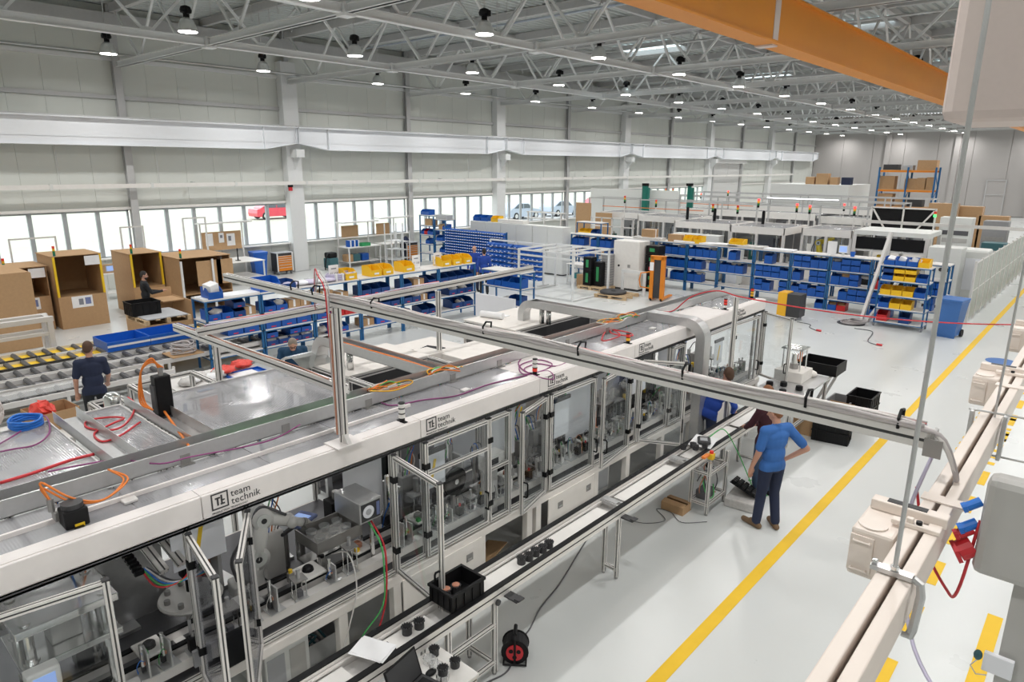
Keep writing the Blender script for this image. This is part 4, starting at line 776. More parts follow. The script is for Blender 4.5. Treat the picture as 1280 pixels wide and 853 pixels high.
    md=tmp.modifiers.new('r','REMESH'); md.mode='VOXEL'; md.voxel_size=vox; ms_=tmp.modifiers.new('s','SMOOTH'); ms_.iterations=4; ms_.factor=.5
    dg=bpy.context.evaluated_depsgraph_get(); body=bpy.data.meshes.new_from_object(tmp.evaluated_get(dg)); bpy.data.objects.remove(tmp); bpy.data.meshes.remove(me); body.name='person'
    order=['shirt','pants','skin','hair','shoe','eye','lip']; mats=[clothes['shirt'],clothes['pants'],'skin',clothes.get('hair') or clothes.get('sidehair','skin'),clothes.get('shoe','black'),'darkgrey','skin']
    body.materials.clear()
    for k in mats: body.materials.append(M[k])
    alias={'hairs':'hair','beard':'hair'}
    hem=pel+up*-.07
    idx=[]
    for f_ in body.polygons:
        c=f_.center; best=1e9; tg='shirt'
        for pr in prims:
            if pr[0]=='c':
                ab=pr[2]-pr[1]; t=max(0,min(1,(c-pr[1]).dot(ab)/max(ab.length_squared,1e-9))); dd=(c-(pr[1]+ab*t)).length-(pr[3]+(pr[4]-pr[3])*t)
            else:
                q=pr[2]@(c-pr[1]); k=math.sqrt((q.x/pr[3].x)**2+(q.y/pr[3].y)**2+(q.z/pr[3].z)**2); dd=(k-1)*min(pr[3])
            if pr[5] in ('eye','lip','beard'): dd-=.004
            if dd<best: best=dd; tg=pr[5]
        tg=alias.get(tg,tg)
        if tg in ('shirt','pants'):
            tg2='shirt' if (c-hem).dot(up)>0 else 'pants'
            if tg=='pants' and tg2=='shirt' and (c-pel).dot(yax)>.16: tg2='pants'
            tg=tg2
        idx.append(order.index(tg))
    body.polygons.foreach_set('material_index',idx); body.polygons.foreach_set('use_smooth',[True]*len(idx))
    s=h/1.8; o=bpy.data.objects.new('person',body); C.objects.link(o); o.location=loc; o.rotation_euler=(0,0,rz); o.scale=(s,s,s)
    tag(o,label,'person'); return o
# man in blue T-shirt, back to us, hand on hip
person('man in bright blue T-shirt and dark trousers standing with a hand on his hip',(-2.95,8.52,0),R(62),dict(shirt='teeblue',pants='navy',hair='hairginger',shoe='shoe'),
  dict(chest=(.0,.0,1.31),elR=(.40,-.16,1.17),wrR=(.21,-.02,1.0),hdR=(-.10,.03,-.05),elL=(-.25,.0,1.14),wrL=(-.25,.10,.90),knR=(.10,.02,.50),anR=(.10,-.06,.09),anL=(-.13,.05,.09),toeR=(.16,.12,.035),toeL=(-.17,.25,.035),face=(-.3,.9,-.3),head=(-.01,.045,1.665)),1.78,.0095,.5)
person('man in royal blue sweater leaning on the conveyor and reaching to the machine',(-4.52,9.76,0),R(20),dict(shirt='sweatblue',pants='navy',hair='hairbrown',shoe='black'),
  dict(pel=(.03,0,.95),chest=(.16,.05,1.28),neck=(.25,.07,1.44),head=(.30,.09,1.60),shR=(.35,.0,1.33),elR=(.45,-.12,1.14),wrR=(.42,.05,.985),hdR=(.03,.1,-.02),shL=(.0,.10,1.40),elL=(-.16,.30,1.33),wrL=(-.20,.50,1.47),hdL=(-.02,.09,.03),face=(-.6,.8,-.1)),1.76,.011,1)
person('person in maroon sweater with ginger hair looking down beside the man in blue T-shirt',(-3.38,9.38,0),R(70),dict(shirt='maroon',pants='jeans',hair='hairginger',shoe='black'),
  dict(head=(0,.05,1.66),face=(0,.85,-.5),elL=(-.22,.12,1.18),wrL=(-.12,.30,1.05),elR=(.22,.10,1.18),wrR=(.14,.30,1.05),hdL=(.05,.09,-.02),hdR=(-.05,.09,-.02)),1.72,.011,1)
person('man in navy T-shirt seen from behind between roller tracks and machine',(-12.85,3.55,0),R(75),dict(shirt='navy',pants='blackcloth',hair='hairbrown',shoe='black'),
  dict(elR=(.24,.05,1.16),wrR=(.22,.20,.98),hdR=(0,.09,-.05),face=(.35,.9,-.25)),1.80,.011,.5)
person('bearded man in black sweater working at the cardboard booth',(-20.7,7.38,0),R(-12),dict(shirt='blackcloth',pants='blackcloth',hair='hairdark',shoe='black',beard=1),
  dict(elR=(.24,.14,1.18),wrR=(.16,.42,1.20),hdR=(-.02,.1,.02),elL=(-.23,.10,1.18),wrL=(-.15,.38,1.15),hdL=(.02,.1,.02),face=(.1,1,-.2)),1.76,.011,1)
pg=person('man with glasses in dark teal sweater bent over the cream workbench',(-11.48,6.58,0),R(-118),dict(shirt='tealcloth',pants='jeans',hair='hairgrey',shoe='black'),
  dict(chest=(0,.14,1.24),neck=(0,.25,1.38),head=(0,.345,1.50),face=(0,.75,-.65),shR=(.20,.12,1.33),shL=(-.20,.12,1.33),elR=(.30,.24,1.06),elL=(-.30,.24,1.06),wrR=(.14,.46,.98),wrL=(-.14,.46,.98),hdR=(-.06,.07,-.01),hdL=(.06,.07,-.01)),1.8,.011,1)
g=MB()
for s in (-1,1): g.tube([(s*.034+.026*math.cos(a),.345+.082+.0*a,1.50-.045+.022*math.sin(a)) for a in [2*math.pi*k/12 for k in range(13)]],.004,5)
g.bar((-.01,.428,1.455),(.01,.428,1.455),.005).build('glasses','black',pg)
person('bald man in royal blue sweater talking by the yellow bins',(-18.38,18.45,0),R(-125),dict(shirt='sweatblue',pants='navy',sidehair='skin',shoe='black'),None,1.78,.014,1)
person('dark haired man in royal blue sweater with his back turned by the yellow bins',(-17.62,18.2,0),R(50),dict(shirt='sweatblue',pants='blackcloth',hair='hairdark',shoe='black'),None,1.74,.014,1)
# ================================================================== INSIDE THE MACHINE
ZB=.773
def robot(label,loc,rz,s=1.,m='robotwhite',a1=20,a2=-70,name='industrial_robot'):
    t=thing(name,label,'robot',loc,rz); t.scale=(s,s,s)
    MB().lathe([(.16,0),(.16,.03),(.12,.06),(.11,.20),(.13,.24),(.13,.30),(.05,.31)],(0,0,0),20).bev(-.10,-.16,.02,.10,-.02,.16,.02).build('base',m,t,True)
    sh=Vector((0,.05,.36)); u=Vector((0,math.sin(R(a1)),math.cos(R(a1)))); el=sh+u*.34; f=Vector((0,math.cos(R(a2+90-a1)),math.sin(R(a2+90-a1)))) if False else Vector((0,math.cos(R(a2)),math.sin(R(a2)))); wr=el+f*.30
    o=MB(); o.cyl(sh+Vector((-.12,0,0)),sh+Vector((.12,0,0)),.10,18); o.bev(-.09,-.06,.28,.09,.12,.40,.03); o.build('shoulder',m,t,True)
    o=MB(); capsule(o,sh+Vector((.05,0,0)),el+Vector((.05,0,0)),.082,.07,16); o.build('upper_arm',m,t,True)
    o=MB(); o.cyl(el+Vector((-.11,0,0)),el+Vector((.11,0,0)),.09,18); o.ball(el,.095,16,10); o.build('elbow',m,t,True)
    o=MB(); capsule(o,el,wr,.075,.05,16); o.build('forearm',m,t,True)
    o=MB(); o.cyl(wr+Vector((-.06,0,0)),wr+Vector((.06,0,0)),.05,14); o.cyl(wr,wr+f*.12,.038,14); o.build('wrist',m,t,True)
    MB().cyl(wr+f*.12,wr+f*.15,.045,14).bx(wr.x-.05,(wr+f*.16).y-.03,(wr+f*.16).z-.02,wr.x+.05,(wr+f*.16).y+.03,(wr+f*.16).z+.02).build('gripper','midmetal',t)
    MB().bx(.075,-.05,.06,.113,.02,.12).build('connector_plate','darkgrey',t)
    for c_,r_ in ((sh,.07),(el,.06)): MB().cyl(c_+Vector((.118,0,0)),c_+Vector((.128,0,0)),r_,18).build('joint_cap','greypanel',t); MB().cyl(c_+Vector((.128,0,0)),c_+Vector((.131,0,0)),r_*.4,12).build('cap_hole','darkgrey',t)
    MB().tube(spline([(.06,-.12,.2),(.12,-.16,.45),(.10,el.y-.12,el.z-.05),(.06,el.y,el.z+.1),(.04,wr.y-.05,wr.z+.09)],5),.014,6).build('dress_cable','cabledark',t,True)
    return t
robot('white six axis robot arm beside the tray stack inside the machine',(FX-.78,2.60,ZB+.0),R(-8),1.12,a1=12,a2=-28)
robot('white robot arm behind the first swing door glass',(FX-1.0,.28,ZB),R(0),1.15,a1=-5,a2=-25)
# steel tray stack with glass rings
t=thing('tray_stack','steel tray stack with clear rings on top inside the machine','tray stack',(FX-.62,3.38,ZB+.10)); 
MB().bx(-.20,-.26,0,.20,.26,.02).build('bottom_plate','midmetal',t)
for x in (-.19,.19):
    for y in (-.25,.25): MB().bx(x-.012,y-.012,.02,x+.012,y+.012,.22).build('corner_post','chrome',t)
MB().open_box(-.20,-.26,.22,.20,.26,.34,.012).build('tray','midmetal',t); MB().bx(-.12,-.2,.262,.12,.2,.268).build('white_insert','white',t)
for i in range(2):
    for j in range(3): MB().lathe([(.03,.268),(.05,.268),(.055,.33),(.048,.335),(.042,.30)],(-.08+.16*i,-.15+.15*j,0),14).build('clear_ring','clearplastic',t)
MB().bx(.19,-.24,.05,.202,.24,.16).build('side_plate','sheetmetal',t)
# camera box on a rod
t=thing('inspection_box','brushed steel inspection box with round lens window on a chrome rod','inspection box',(FX-.25,3.52,ZB)); MB().cyl((.02,.1,0),(.02,.1,.62),.022,12).build('rod','chrome',t); MB().bev(-.30,-.10,.62,.12,.16,.84,.008).build('box','sheetmetal',t); MB().bx(.12,-.08,.64,.124,.14,.82).build('front_plate','darkgrey',t)
MB().cyl((.124,.0,.73),(.128,.0,.73),.065,18).build('lens_ring','whitesheet',t); MB().cyl((.128,.0,.73),(.132,.0,.73),.032,14).build('lens','greyboard',t); MB().bx(.124,.095,.66,.128,.13,.80).build('label_strip','printblue',t)
# tablets
for i,(y,lb) in enumerate(((2.98,'dark tablet pendant leaning inside the machine next to the robot'),(3.16,'blue rimmed touch pendant inside the machine behind the tray stack'))):
    t=thing('teach_pendant',lb,'pendant',(FX-.95,y+.1,ZB+.42),R(20)); o=MB().bev(-.11,-.15,0,.11,.15,.04,.015).build('housing','darkgrey' if i==0 else 'printblue',t); MB().bx(-.08,-.1,.04,.08,.08,.043).build('display','greyboard' if i==0 else 'screen',t); MB().cyl((.0,.0,-.42),(0,0,0),.03,8).build('holder','midmetal',t)
# index plate with black part on the inner conveyor
t=thing('workpiece_carrier','white carrier plate with a black ring part on the inner conveyor','carrier',(FX-.38,2.98,.986)); MB().bev(-.13,-.13,0,.13,.13,.03,.02).build('plate','white',t); MB().lathe([(.025,.03),(.055,.03),(.05,.06),(.035,.075),(.022,.075)],(0,0,0),16).build('ring_part','black',t)
for i,(dy,c) in enumerate(((-.18,'yellow'),(.16,'black'))): MB().bx(-.02,dy-.03,.0,.02,dy+.03,.09).build('stop_block','midmetal',t); MB().cyl((0,dy,.09),(0,dy,.12),.02,8).build('stop_cap',c,t)
# press with chrome columns (left)
t=thing('column_press','press with thick chrome columns and steel plates behind the first door','press',(FX-.42,1.02,ZB))
for (x,y) in ((-.22,-.24),(.16,-.24),(-.22,.24),(.16,.24)): MB().cyl((x,y,0),(x,y,.95),.036,14).build('column','chrome',t); MB().cyl((x,y,.52),(x,y,.66),.052,14).build('bushing','chrome',t)
MB().bev(-.30,-.32,.60,.24,.32,.65,.008).build('moving_plate','chrome',t); MB().bev(-.30,-.32,.88,.24,.32,.94,.008).build('top_plate','chrome',t); MB().bev(-.1,-.1,.65,.1,.1,.85,.01).build('ram','midmetal',t); MB().bx(-.3,-.32,0,.24,.32,.05).build('bottom_plate','midmetal',t)
t=thing('display_unit','small white display unit with blue screen beside the press','display',(FX-.12,.80,ZB+.30)); MB().bev(-.06,-.10,.20,.05,.10,.36,.015).build('housing','white',t); MB().bx(.05,-.065,.235,.054,.065,.325).build('screen_face','screen',t); MB().cyl((0,0,-.30),(0,0,.20),.02,8).build('post','chrome',t)
# linear axis with cable chain
t=thing('linear_axis','pair of slanted aluminium axes with a black cable chain inside the machine','linear axis',(FX-.70,1.74,1.95))
for dx in (0,.14): MB().prof((-.5,-.1+dx,.05),(.36,-.02+dx,-.32),.07,.05).build('axis_profile',['alu','slot'],t)
for k in range(22): 
    q=Vector((-.48,-.24,.08)).lerp(Vector((.30,-.18,-.28)),k/21); MB().bx(q.x-.014,q.y-.035,q.z-.02,q.x+.014,q.y+.035,q.z+.02).build('chain_link','black',t)
MB().bx(-.52,-.3,-1.16,-.46,.25,.1).build('upright_plate','sheetmetal',t)
for k,c in enumerate(('cablered','cablegreen','cableblue','cablewhite','cabledark')): MB().tube(spline([(.28,-.16+.01*k,-.27),(.40,-.1+.03*k,-.40),(.42,.08+.03*k,-.42),(.36,.22,-.34)],5),.008,5).build('tube',c,t)
t=thing('rotary_table','round white indexing table with black pick head above','rotary table',(FX-.80,2.06,ZB)); MB().lathe([(.06,0),(.06,.22),(.26,.22),(.27,.24),(.26,.26),(.05,.26)],(0,0,0),28).build('disc','white',t)
for k in range(8): a=k*.785; MB().cyl((.2*math.cos(a),.2*math.sin(a),.26),(.2*math.cos(a),.2*math.sin(a),.30),.025,10).build('nest','midmetal',t)
MB().bev(-.06,-.06,.45,.06,.06,.85,.01).cyl((0,0,.30),(0,0,.45),.03,10).build('pick_head','black',t); MB().bx(-.4,-.05,.85,.1,.05,.93).build('head_arm','aluplain',t)
# generic fixtures along the line
rg=random.Random(11)
def fixture(loc,kind,s=1.):
    t=thing('station_fixture',('compact steel test fixture with guide rods inside the glazed machine','pneumatic gripper fixture with coloured tubes inside the glazed machine','black sensor block fixture on a steel plate inside the glazed machine','bracketed cylinder fixture with brass fittings inside the glazed machine')[kind],'fixture',loc,rg.uniform(-.15,.15),('test fixtures','gripper fixtures','sensor fixtures','cylinder fixtures')[kind]+' inside the machine'); t.scale=(s,s,s)
    w=.11+.03*rg.random(); h=.28+.22*rg.random()
    MB().bx(-w,-w,0,w,w,.02).build('plate','sheetmetal',t)
    if kind==0:
        for x in (-1,1):
            for y in (-1,1): MB().cyl((x*w*.75,y*w*.75,.02),(x*w*.75,y*w*.75,h),.011,8).build('guide_rod','chrome',t)
        MB().bx(-w,-w,h,w,w,h+.02).build('top_plate','midmetal',t); MB().cyl((0,0,h+.02),(0,0,h+.18),.032,10).build('cylinder','sheetmetal',t); MB().bev(-.05,-.05,.02,.05,.05,.12,.008).build('nest','darkmetal',t)
    elif kind==1:
        MB().bx(-.02,-.05,.02,.02,.05,h+.1).build('upright','alu',t); MB().bev(.02,-.04,h-.12,.09,.04,h+.06,.006).build('gripper_body','midmetal',t)
        for y in (-.025,.025): MB().bx(.04,y-.008,h-.2,.07,y+.008,h-.12).build('finger','chrome',t)
        for k in range(3): MB().tube(spline([(.05,-.03+.03*k,h+.06),(.02,-.08+.05*k,h+.2),(-.06,-.02*k,h+.12),(-.08,.02,.05)],4),.006,5).build('tube',('cablegreen','cableblue','cabledark')[k] if rg.random()<.6 else 'cablewhite',t)
    elif kind==2:
        MB().bev(-.06,-.07,.02,.06,.07,.10+h*.3,.006).build('sensor_block','black',t); MB().cyl((0,.0,.10+h*.3),(0,0,.16+h*.3),.025,10).build('cap',rg.choice(['yellow','cablered','midmetal']),t); MB().bx(-.09,-.02,.02,-.06,.02,h).build('bracket','sheetmetal',t); MB().tube(spline([(-.07,0,h),(-.02,.05,h+.1),(.07,.06,h),(.08,.08,.04)],4),.006,5).build('tube','cableorange' if rg.random()<.3 else 'cabledark',t)
    else:
        MB().bx(-w,-.012,.02,w,.012,h).build('bracket','sheetmetal',t); MB().cyl((0,-.05,h*.4),(0,-.05,h+.1),.028,10).build('cylinder','chrome',t); MB().cyl((.05,-.04,h*.5),(.05,-.04,h*.62),.014,8).build('fitting','copper',t); MB().bev(-.09,-.07,.03,-.03,-.01,.13,.006).build('valve','darkgrey',t); MB().tube(spline([(.05,-.04,h*.62),(.1,-.1,h*.8),(.05,-.14,h*.5),(-.02,-.12,.05)],4),.006,5).build('tube',rg.choice(['cablegreen','cableblue','cablewhite']),t)
yy=4.25; k=0
while yy<12.4:
    fixture((FX-.72-.06*rg.random(),yy+.06*rg.random(),ZB),rg.randrange(4),1.0+.4*rg.random())
    for d in (0,.17): fixture((FX-.155,yy+d,.952),rg.randrange(4),.52)
    yy+=.34
for y in (-.3,-.05,.2,.45,1.45,1.6,1.8,2.1,2.3,2.5,2.75,3.1,3.3,3.9,4.02): fixture((FX-.155,y,.952),rg.randrange(4),.55)
for y in (2.42,1.5,3.02,3.85,-.5): fixture((FX-1.2,y,ZB),rg.randrange(4),1.5)
# black reel disc, control unit in the narrow bay
t=thing('black_disc','black slotted plastic disc behind the glass of the closed bay','disc',(FX-.20,4.72,ZB+.42)); MB().cyl((0,0,.18),(.03,0,.18),.16,24).build('disc','black',t); MB().cyl((.03,0,.18),(.05,0,.18),.03,12).build('hub','chrome',t); MB().bx(-.04,-.02,-.42,0,.02,.18).build('stand','midmetal',t)
t=thing('control_unit','white control unit with dials in the narrow bay','control unit',(FX-.03,5.23,1.38)); MB().bev(-.16,-.14,0,.0,.14,.19,.008).build('housing','white',t); MB().bx(0,-.11,.05,.003,.03,.15).build('display','darkgrey',t); MB().cyl((0,.09,.06),(.025,.09,.06),.022,10).build('dial','black',t); MB().bx(-.14,-.12,-.60,-.10,.12,0).build('support','aluplain',t)
t=thing('control_unit','grey control unit with red and black dials under the duct','control unit',(FX-.02,9.62,1.50)); MB().bev(-.16,-.12,0,.0,.12,.22,.008).build('housing','white',t); MB().bx(0,-.09,.10,.003,.05,.19).build('display','darkgrey',t); MB().cyl((0,.07,.05),(.025,.07,.05),.02,10).build('dial','cablered',t); MB().bx(-.14,-.1,-.72,-.10,.1,0).build('support','aluplain',t)
# under the bed: controller, hose coil, boxes
t=thing('robot_controller','grey controller cabinet under the machine bed','controller',(FX-.45,2.58,.082)); MB().bev(-.26,-.22,0,.30,.22,.46,.01).build('cabinet','greypanel',t); MB().bx(.30,-.2,.05,.304,-.03,.4).build('front_plate','greyboard',t); MB().bx(.30,.02,.05,.304,.18,.4).build('front_plate','greybox',t)
t=thing('hose_coil','coil of red hose on the controller under the machine','hose',(FX-.30,2.42,.545))
for k in range(5): MB().tube([((.13+.006*k)*math.cos(a),(.15-.005*k)*math.sin(a),.012+.012*k+.008*math.sin(2*a+k)) for a in [2*math.pi*i/20 for i in range(21)]],.010,5).build('loop','cablered',t,True)
t=thing('wire_tray','open grey wire tray full of cables under the machine bed','tray',(FX-.55,3.0,.082)); MB().open_box(-.3,-.22,0,.3,.22,.22,.008).build('tray','sheetmetal',t)
for k in range(8): MB().tube(spline([(-.2+.05*k,-.15,.1),(-.1+.04*k,0,.2),(0,.1-.03*k,.16),(.18,.12-.03*k,.1)],4),.012,5).build('cable',rg.choice(['cabledark','cablegrey','petrol']),t)
t=thing('junction_cabinet','grey electrical cabinet under the machine near the swing doors','cabinet',(FX-.6,7.7,.082)); MB().bev(-.25,-.22,0,.35,.22,.40,.01).build('cabinet','greypanel',t); MB().bx(.35,-.18,.05,.354,.18,.35).build('door','greyboard',t)
tag(MB().bx(-.02,-.3,0,.25,.3,.01).build('cardboard_sheet','cardboard',None,False,(FX-.35,5.25,.175)),'flat cardboard sheet lying in the open machine base','cardboard').rotation_euler=(0,R(-8),.3)
t=thing('terminal_panel','terminal panel with orange wires at the back of the open machine base','terminal panel',(FX-.7,5.3,.082)); MB().bx(-.01,-.4,0,.01,.4,.5).build('back_plate','white',t)
for k in range(8): MB().bx(.01,-.3+.08*k,.30,.04,-.25+.08*k,.36).build('terminal',rg.choice(['copper','cablegreen','darkgrey']),t); MB().tube(spline([(.03,-.28+.08*k,.3),(.1,-.25+.07*k,.2),(.05,-.2+.06*k,.05)],4),.008,5).build('wire',rg.choice(['cableorange','cabledark','cablegreen']),t)
# dangling hoses at the near door
hs=[(FX-.25,3.60,1.38),(FX+.0,3.58,1.2),(FX+.08,3.55,.95),(FX+.1,3.5,.6),(FX+.06,3.42,.3),(FX+.03,3.36,.15)]
cable('dangling_hose','green hose hanging from the inspection box to the floor tray',spline([Vector(p)+Vector((0,-.03,0)) for p in hs[:4]]+[(FX+.05,3.25,.35),(FX+.03,3.05,.05)],5),.008,'cablegreen'); cable('dangling_hose','red hose hanging from the inspection box beside the green one',spline(hs,5),.009,'cablered')
cable('dangling_hose','white hose looping out of the machine down to its base',spline([(FX-.3,3.2,1.12),(FX-.1,3.25,1.18),(FX+.05,3.22,.9),(FX+.05,3.1,.5),(FX+.03,3.02,.25)],5),.007,'cablewhite')

t=thing('hanging_monitor','black monitor back hanging between the open swing doors','monitor',(FX+.04,2.03,.82)); MB().bev(.0,-.13,.0,.06,.13,.30,.02).build('housing','black',t); MB().bx(-.03,-.03,.08,.0,.03,.2).build('mount','darkgrey',t); MB().bx(-.06,-.30,.10,-.03,.02,.24).build('bracket_plate','stain',t)

# carriers riding on the inner conveyor and tube bundles dropping from the roof
cy=[-.7,.15,.62,1.55,2.38,3.55,4.35,4.85,5.35,5.8,6.3,6.85,7.35,7.75,8.4,8.9,9.3,9.9,10.5,11.1,11.7,12.2]
for i,y in enumerate(cy):
    t=thing('workpiece_carrier','grey carrier plate with a dark part riding on the inner conveyor','carrier',(FX-.39,y,.986),0,'carriers on the inner conveyor')
    MB().bev(-.12,-.10,0,.12,.10,.025,.01).build('plate',('white','sheetmetal','aluplain')[i%3],t); MB().lathe([(.02,.025),(.05,.025),(.048,.06),(.03,.075),(.02,.07)],(0,0,0),12).build('part',('black','copper','midmetal','darkgrey')[i%4],t); MB().bx(.06,-.08,.025,.1,-.04,.06).build('code_block',('cablegreen','black','yellow')[i%3],t)
for i,y in enumerate((-.2,1.25,2.9,4.6,5.2,6.4,7.0,7.6,8.6,9.3,10.4,11.0,11.8)):
    t=thing('tube_bundle','bundle of coloured air tubes dropping from the roof inside the machine','tubes',(FX-.92,y,1.35),0,'air tube bundles inside the machine')
    for k in range(5): MB().tube(spline([(.02*k,-.04,.90),(.05+.03*k,.03*math.sin(k+i),.65),(.12+.02*k,.06*math.cos(k*2+i),.38),(.08,.10-.04*k,.1),(.05,.06-.03*k,-.1)],5),.007,5).build('tube',('cableblue','cablegreen','cabledark','cablewhite','cableorange')[(k+i)%5],t,True)
    MB().bev(-.06,-.10,-.56,.10,.10,-.08,.01).build('valve_terminal',('midmetal','darkmetal','aluplain')[i%3],t)
# ================================================================== BEHIND THE MACHINE
def cell(label,x0,x1,y0,y1,z,lidx,group=None):
    t=thing('enclosure_cell',label,'enclosure',((x0+x1)/2,(y0+y1)/2,0),0,group); q=((x0+x1)/2,(y0+y1)/2,0)
    for x in (x0,x1,lidx):
        for y in (y0,y1): MB(q).prof((x,y,0),(x,y,z),.06).build('post',['alu','slot'],t)
    for y in (y0,y1): MB(q).prof((x0,y,z),(x1,y,z),.06).build('top_rail',['alu','slot'],t)
    for x in (x1,lidx): MB(q).prof((x,y0,z-.0),(x,y1,z-.0),.06).build('top_rail',['alu','slot'],t)
    MB(q).bx(x0-.03,y0-.03,z+.03,lidx+.03,y1+.03,z+.045).build('lid','cream',t)
    for (a,b) in (((x0,y1-.02),(x1,y1)),((x0,y0),(x0+.02,y1)),((x1-.02,y0),(x1,y1)),((lidx-.01,y0),(lidx+.01,y1))): MB(q).bx(a[0],a[1],.1,b[0],b[1],z-.03).build('side_panel','stain' if a[0]!=lidx-.01 else 'darkgrey',t)
    MB(q).bx(x0,y0,.08,x1,y1,.1).build('floor_plate','darkmetal',t)
    for k in range(6): 
        x=lidx+.2+(x1-lidx-.4)*((k*.37)%1); y=y0+.2+(y1-y0-.4)*((k*.61)%1); MB(q).bev(x-.1,y-.12,.1,x+.1,y+.12,1.0+.5*((k*.43)%1),.01).build('inner_unit',('darkmetal','black','cream','darkmetal','greendark','darkgrey')[k],t)
    return t
cell('open topped grey enclosure cell with cream lid under the first bent duct',-8.28,-6.35,4.98,6.35,2.0,-7.32); cell('open topped enclosure cell with cream lid under the second bent duct',-8.6,-6.0,8.4,10.6,2.0,-7.42)
for (x,y) in ((-7.72,5.15),(-7.52,5.15),(-7.40,9.1),(-7.25,9.1)):
    tag(MB().cyl((0,0,0),(0,0,.26),.045,14).build('chrome_stub','chrome',None,True,(x,y,2.046)),'short chrome pillar propping the cable duct on the cream lid','pillar','chrome pillars under ducts')
t=thing('foil_scrap','curved shiny aluminium sheet lying on the cream lid by the duct','metal sheet',(-8.3,4.95,2.046)); MB().add([(-.3+.1*i,-.25 if j==0 else .25,.12*math.sin(math.pi*i/6)) for i in range(7) for j in (0,1)],[(2*i,2*i+1,2*i+3,2*i+2) for i in range(6)]).build('sheet','chrome',t)
t=thing('paper_roll','white paper tube with a brown sheet on the second cream lid','paper',(-8.3,8.75,2.046)); MB().cyl((-.25,0,.06),(.2,.1,.06),.06,12).bx(-.28,.05,.0,.1,.4,.012).build('roll','paper',t)
t=thing('control_cabinet','cream control cabinet with fan unit behind the machine','cabinet',(-7.0,7.6,0)); MB().bev(-.75,-.75,.05,.65,.65,1.92,.01).build('body','cream',t); f=MB().bev(-.95,-1.0,1.55,-.55,-.7,1.95,.01).build('fan_unit','cream',t); MB().bx(-.7,-.72,0,.6,.6,.05).build('plinth','darkgrey',t)
for k in range(5): MB().bx(-.90,-1.006,1.62+.05*k,-.65,-1.0,1.645+.05*k).build('vent_slot','darkgrey',f)
MB().bx(.65,-.6,.3,.655,.5,1.8).build('door','cream',t)
t=thing('whiteboard_screen','tall white panel standing behind the enclosure cells','panel',(-9.9,10.6,0)); MB().bx(-.62,-.015,.05,.55,.015,2.0).build('sheet','whitesheet',t); MB().bx(-.62,-.2,0,-.56,.2,.05).bx(-.6,-.02,.04,-.58,.02,.06).build('foot','aluplain',t); MB().bx(.49,-.2,0,.55,.2,.05).build('foot','aluplain',t)
# workbenches behind (man with glasses) with clutter
def bench(name,label,x0,x1,y0,y1,z,mt='shelfboard',ml='aluplain',shelf=None,group=None,lw=.05,th=.03):
    t=thing(name,label,'workbench',((x0+x1)/2,(y0+y1)/2,0),0,group); q=((x0+x1)/2,(y0+y1)/2,0)
    MB(q).bev(x0,y0,z-th,x1,y1,z,.006).build('worktop',mt,t)
    for x in (x0+.05,x1-.05):
        for y in (y0+.05,y1-.05): MB(q).bx(x-lw/2,y-lw/2,0,x+lw/2,y+lw/2,z-th).build('leg',ml,t)
    for s in (shelf or []): MB(q).bx(x0+.03,y0+.03,s-.02,x1-.03,y1-.03,s).build('shelf',mt,t)
    return t
bench('workbench','cream workbench in front of the man with glasses with papers',-11.25,-10.0,5.9,8.2,.88,'cream'); bench('workbench','long cream workbench with black keyboard trays behind the fan cabinet',-11.6,-10.2,8.4,10.2,.88,'cream')
bench('workbench','cluttered workbench with red and white bags behind the roof sheets',-12.9,-11.85,4.6,6.3,.84,'shelfboard','blueframe')
rh=random.Random(5)
def crumple(o,a):
    for v in o.v: v+=Vector((rh.uniform(-a,a),rh.uniform(-a,a),rh.uniform(-a,a)))
    return o
def clutter(loc,kind,label,group=None):
    if kind=='bag': o=MB().ball((0,0,.07),(.16+.05*rh.random(),.13,.075),12,7); m='plasticbag'
    elif kind=='white': o=MB().ball((0,0,.06),(.2,.12,.06),10,6); m='paper'
    elif kind=='red': o=crumple(MB().ball((0,0,.06),(.24,.2,.055),14,8),.03); m='redbag'
    for v in o.v: v+=Vector((rh.uniform(-.02,.02),rh.uniform(-.02,.02),max(-v.z,rh.uniform(-.015,.015))))
    return tag(o.build('plastic_bag',m,None,True,loc),label,'bag',group)
clutter((-12.35,5.62,.885),'red','crumpled bright red plastic bag on the cluttered workbench'); clutter((-12.5,6.05,.885),'red','second red bag piled beside the blue rack leg')
for i in range(6): clutter((-12.2-.1*(i%3),4.85+.16*i,.845),'white' if i%2 else 'bag',('white wrapped package on the cluttered workbench','clear bag of small parts on the cluttered workbench')[0 if i%2 else 1],'packages on the cluttered workbench')
t=thing('document_tray','blue framed document tray with white papers on the workbench','tray',(-12.05,5.9,.845)); MB().open_box(-.2,-.35,0,.2,.35,.05,.012).build('tray','binbright',t); MB().bx(-.16,-.28,.015,.15,.2,.03).build('paper','paper',t)
t=thing('orange_bucket','orange cloth hanging at the end of the cluttered bench','cloth',(-11.80,5.1,.30)); MB().bx(-.02,-.22,0,.02,.22,.5).build('cloth','fabricorange',t); MB().bx(-.06,-.24,.5,.03,.24,.53).build('hem_rail','blueframe',t)
for i,(x,y) in enumerate(((-10.9,6.9),(-10.6,7.3),(-10.5,6.5))): tag(MB().bx(-.15,-.11,0,.15,.11,.004).build('paper_sheet','paper',None,False,(x,y,.881)),'white paper sheet on the bench of the man with glasses','paper','papers on the cream bench').rotation_euler=(0,0,i*.5)
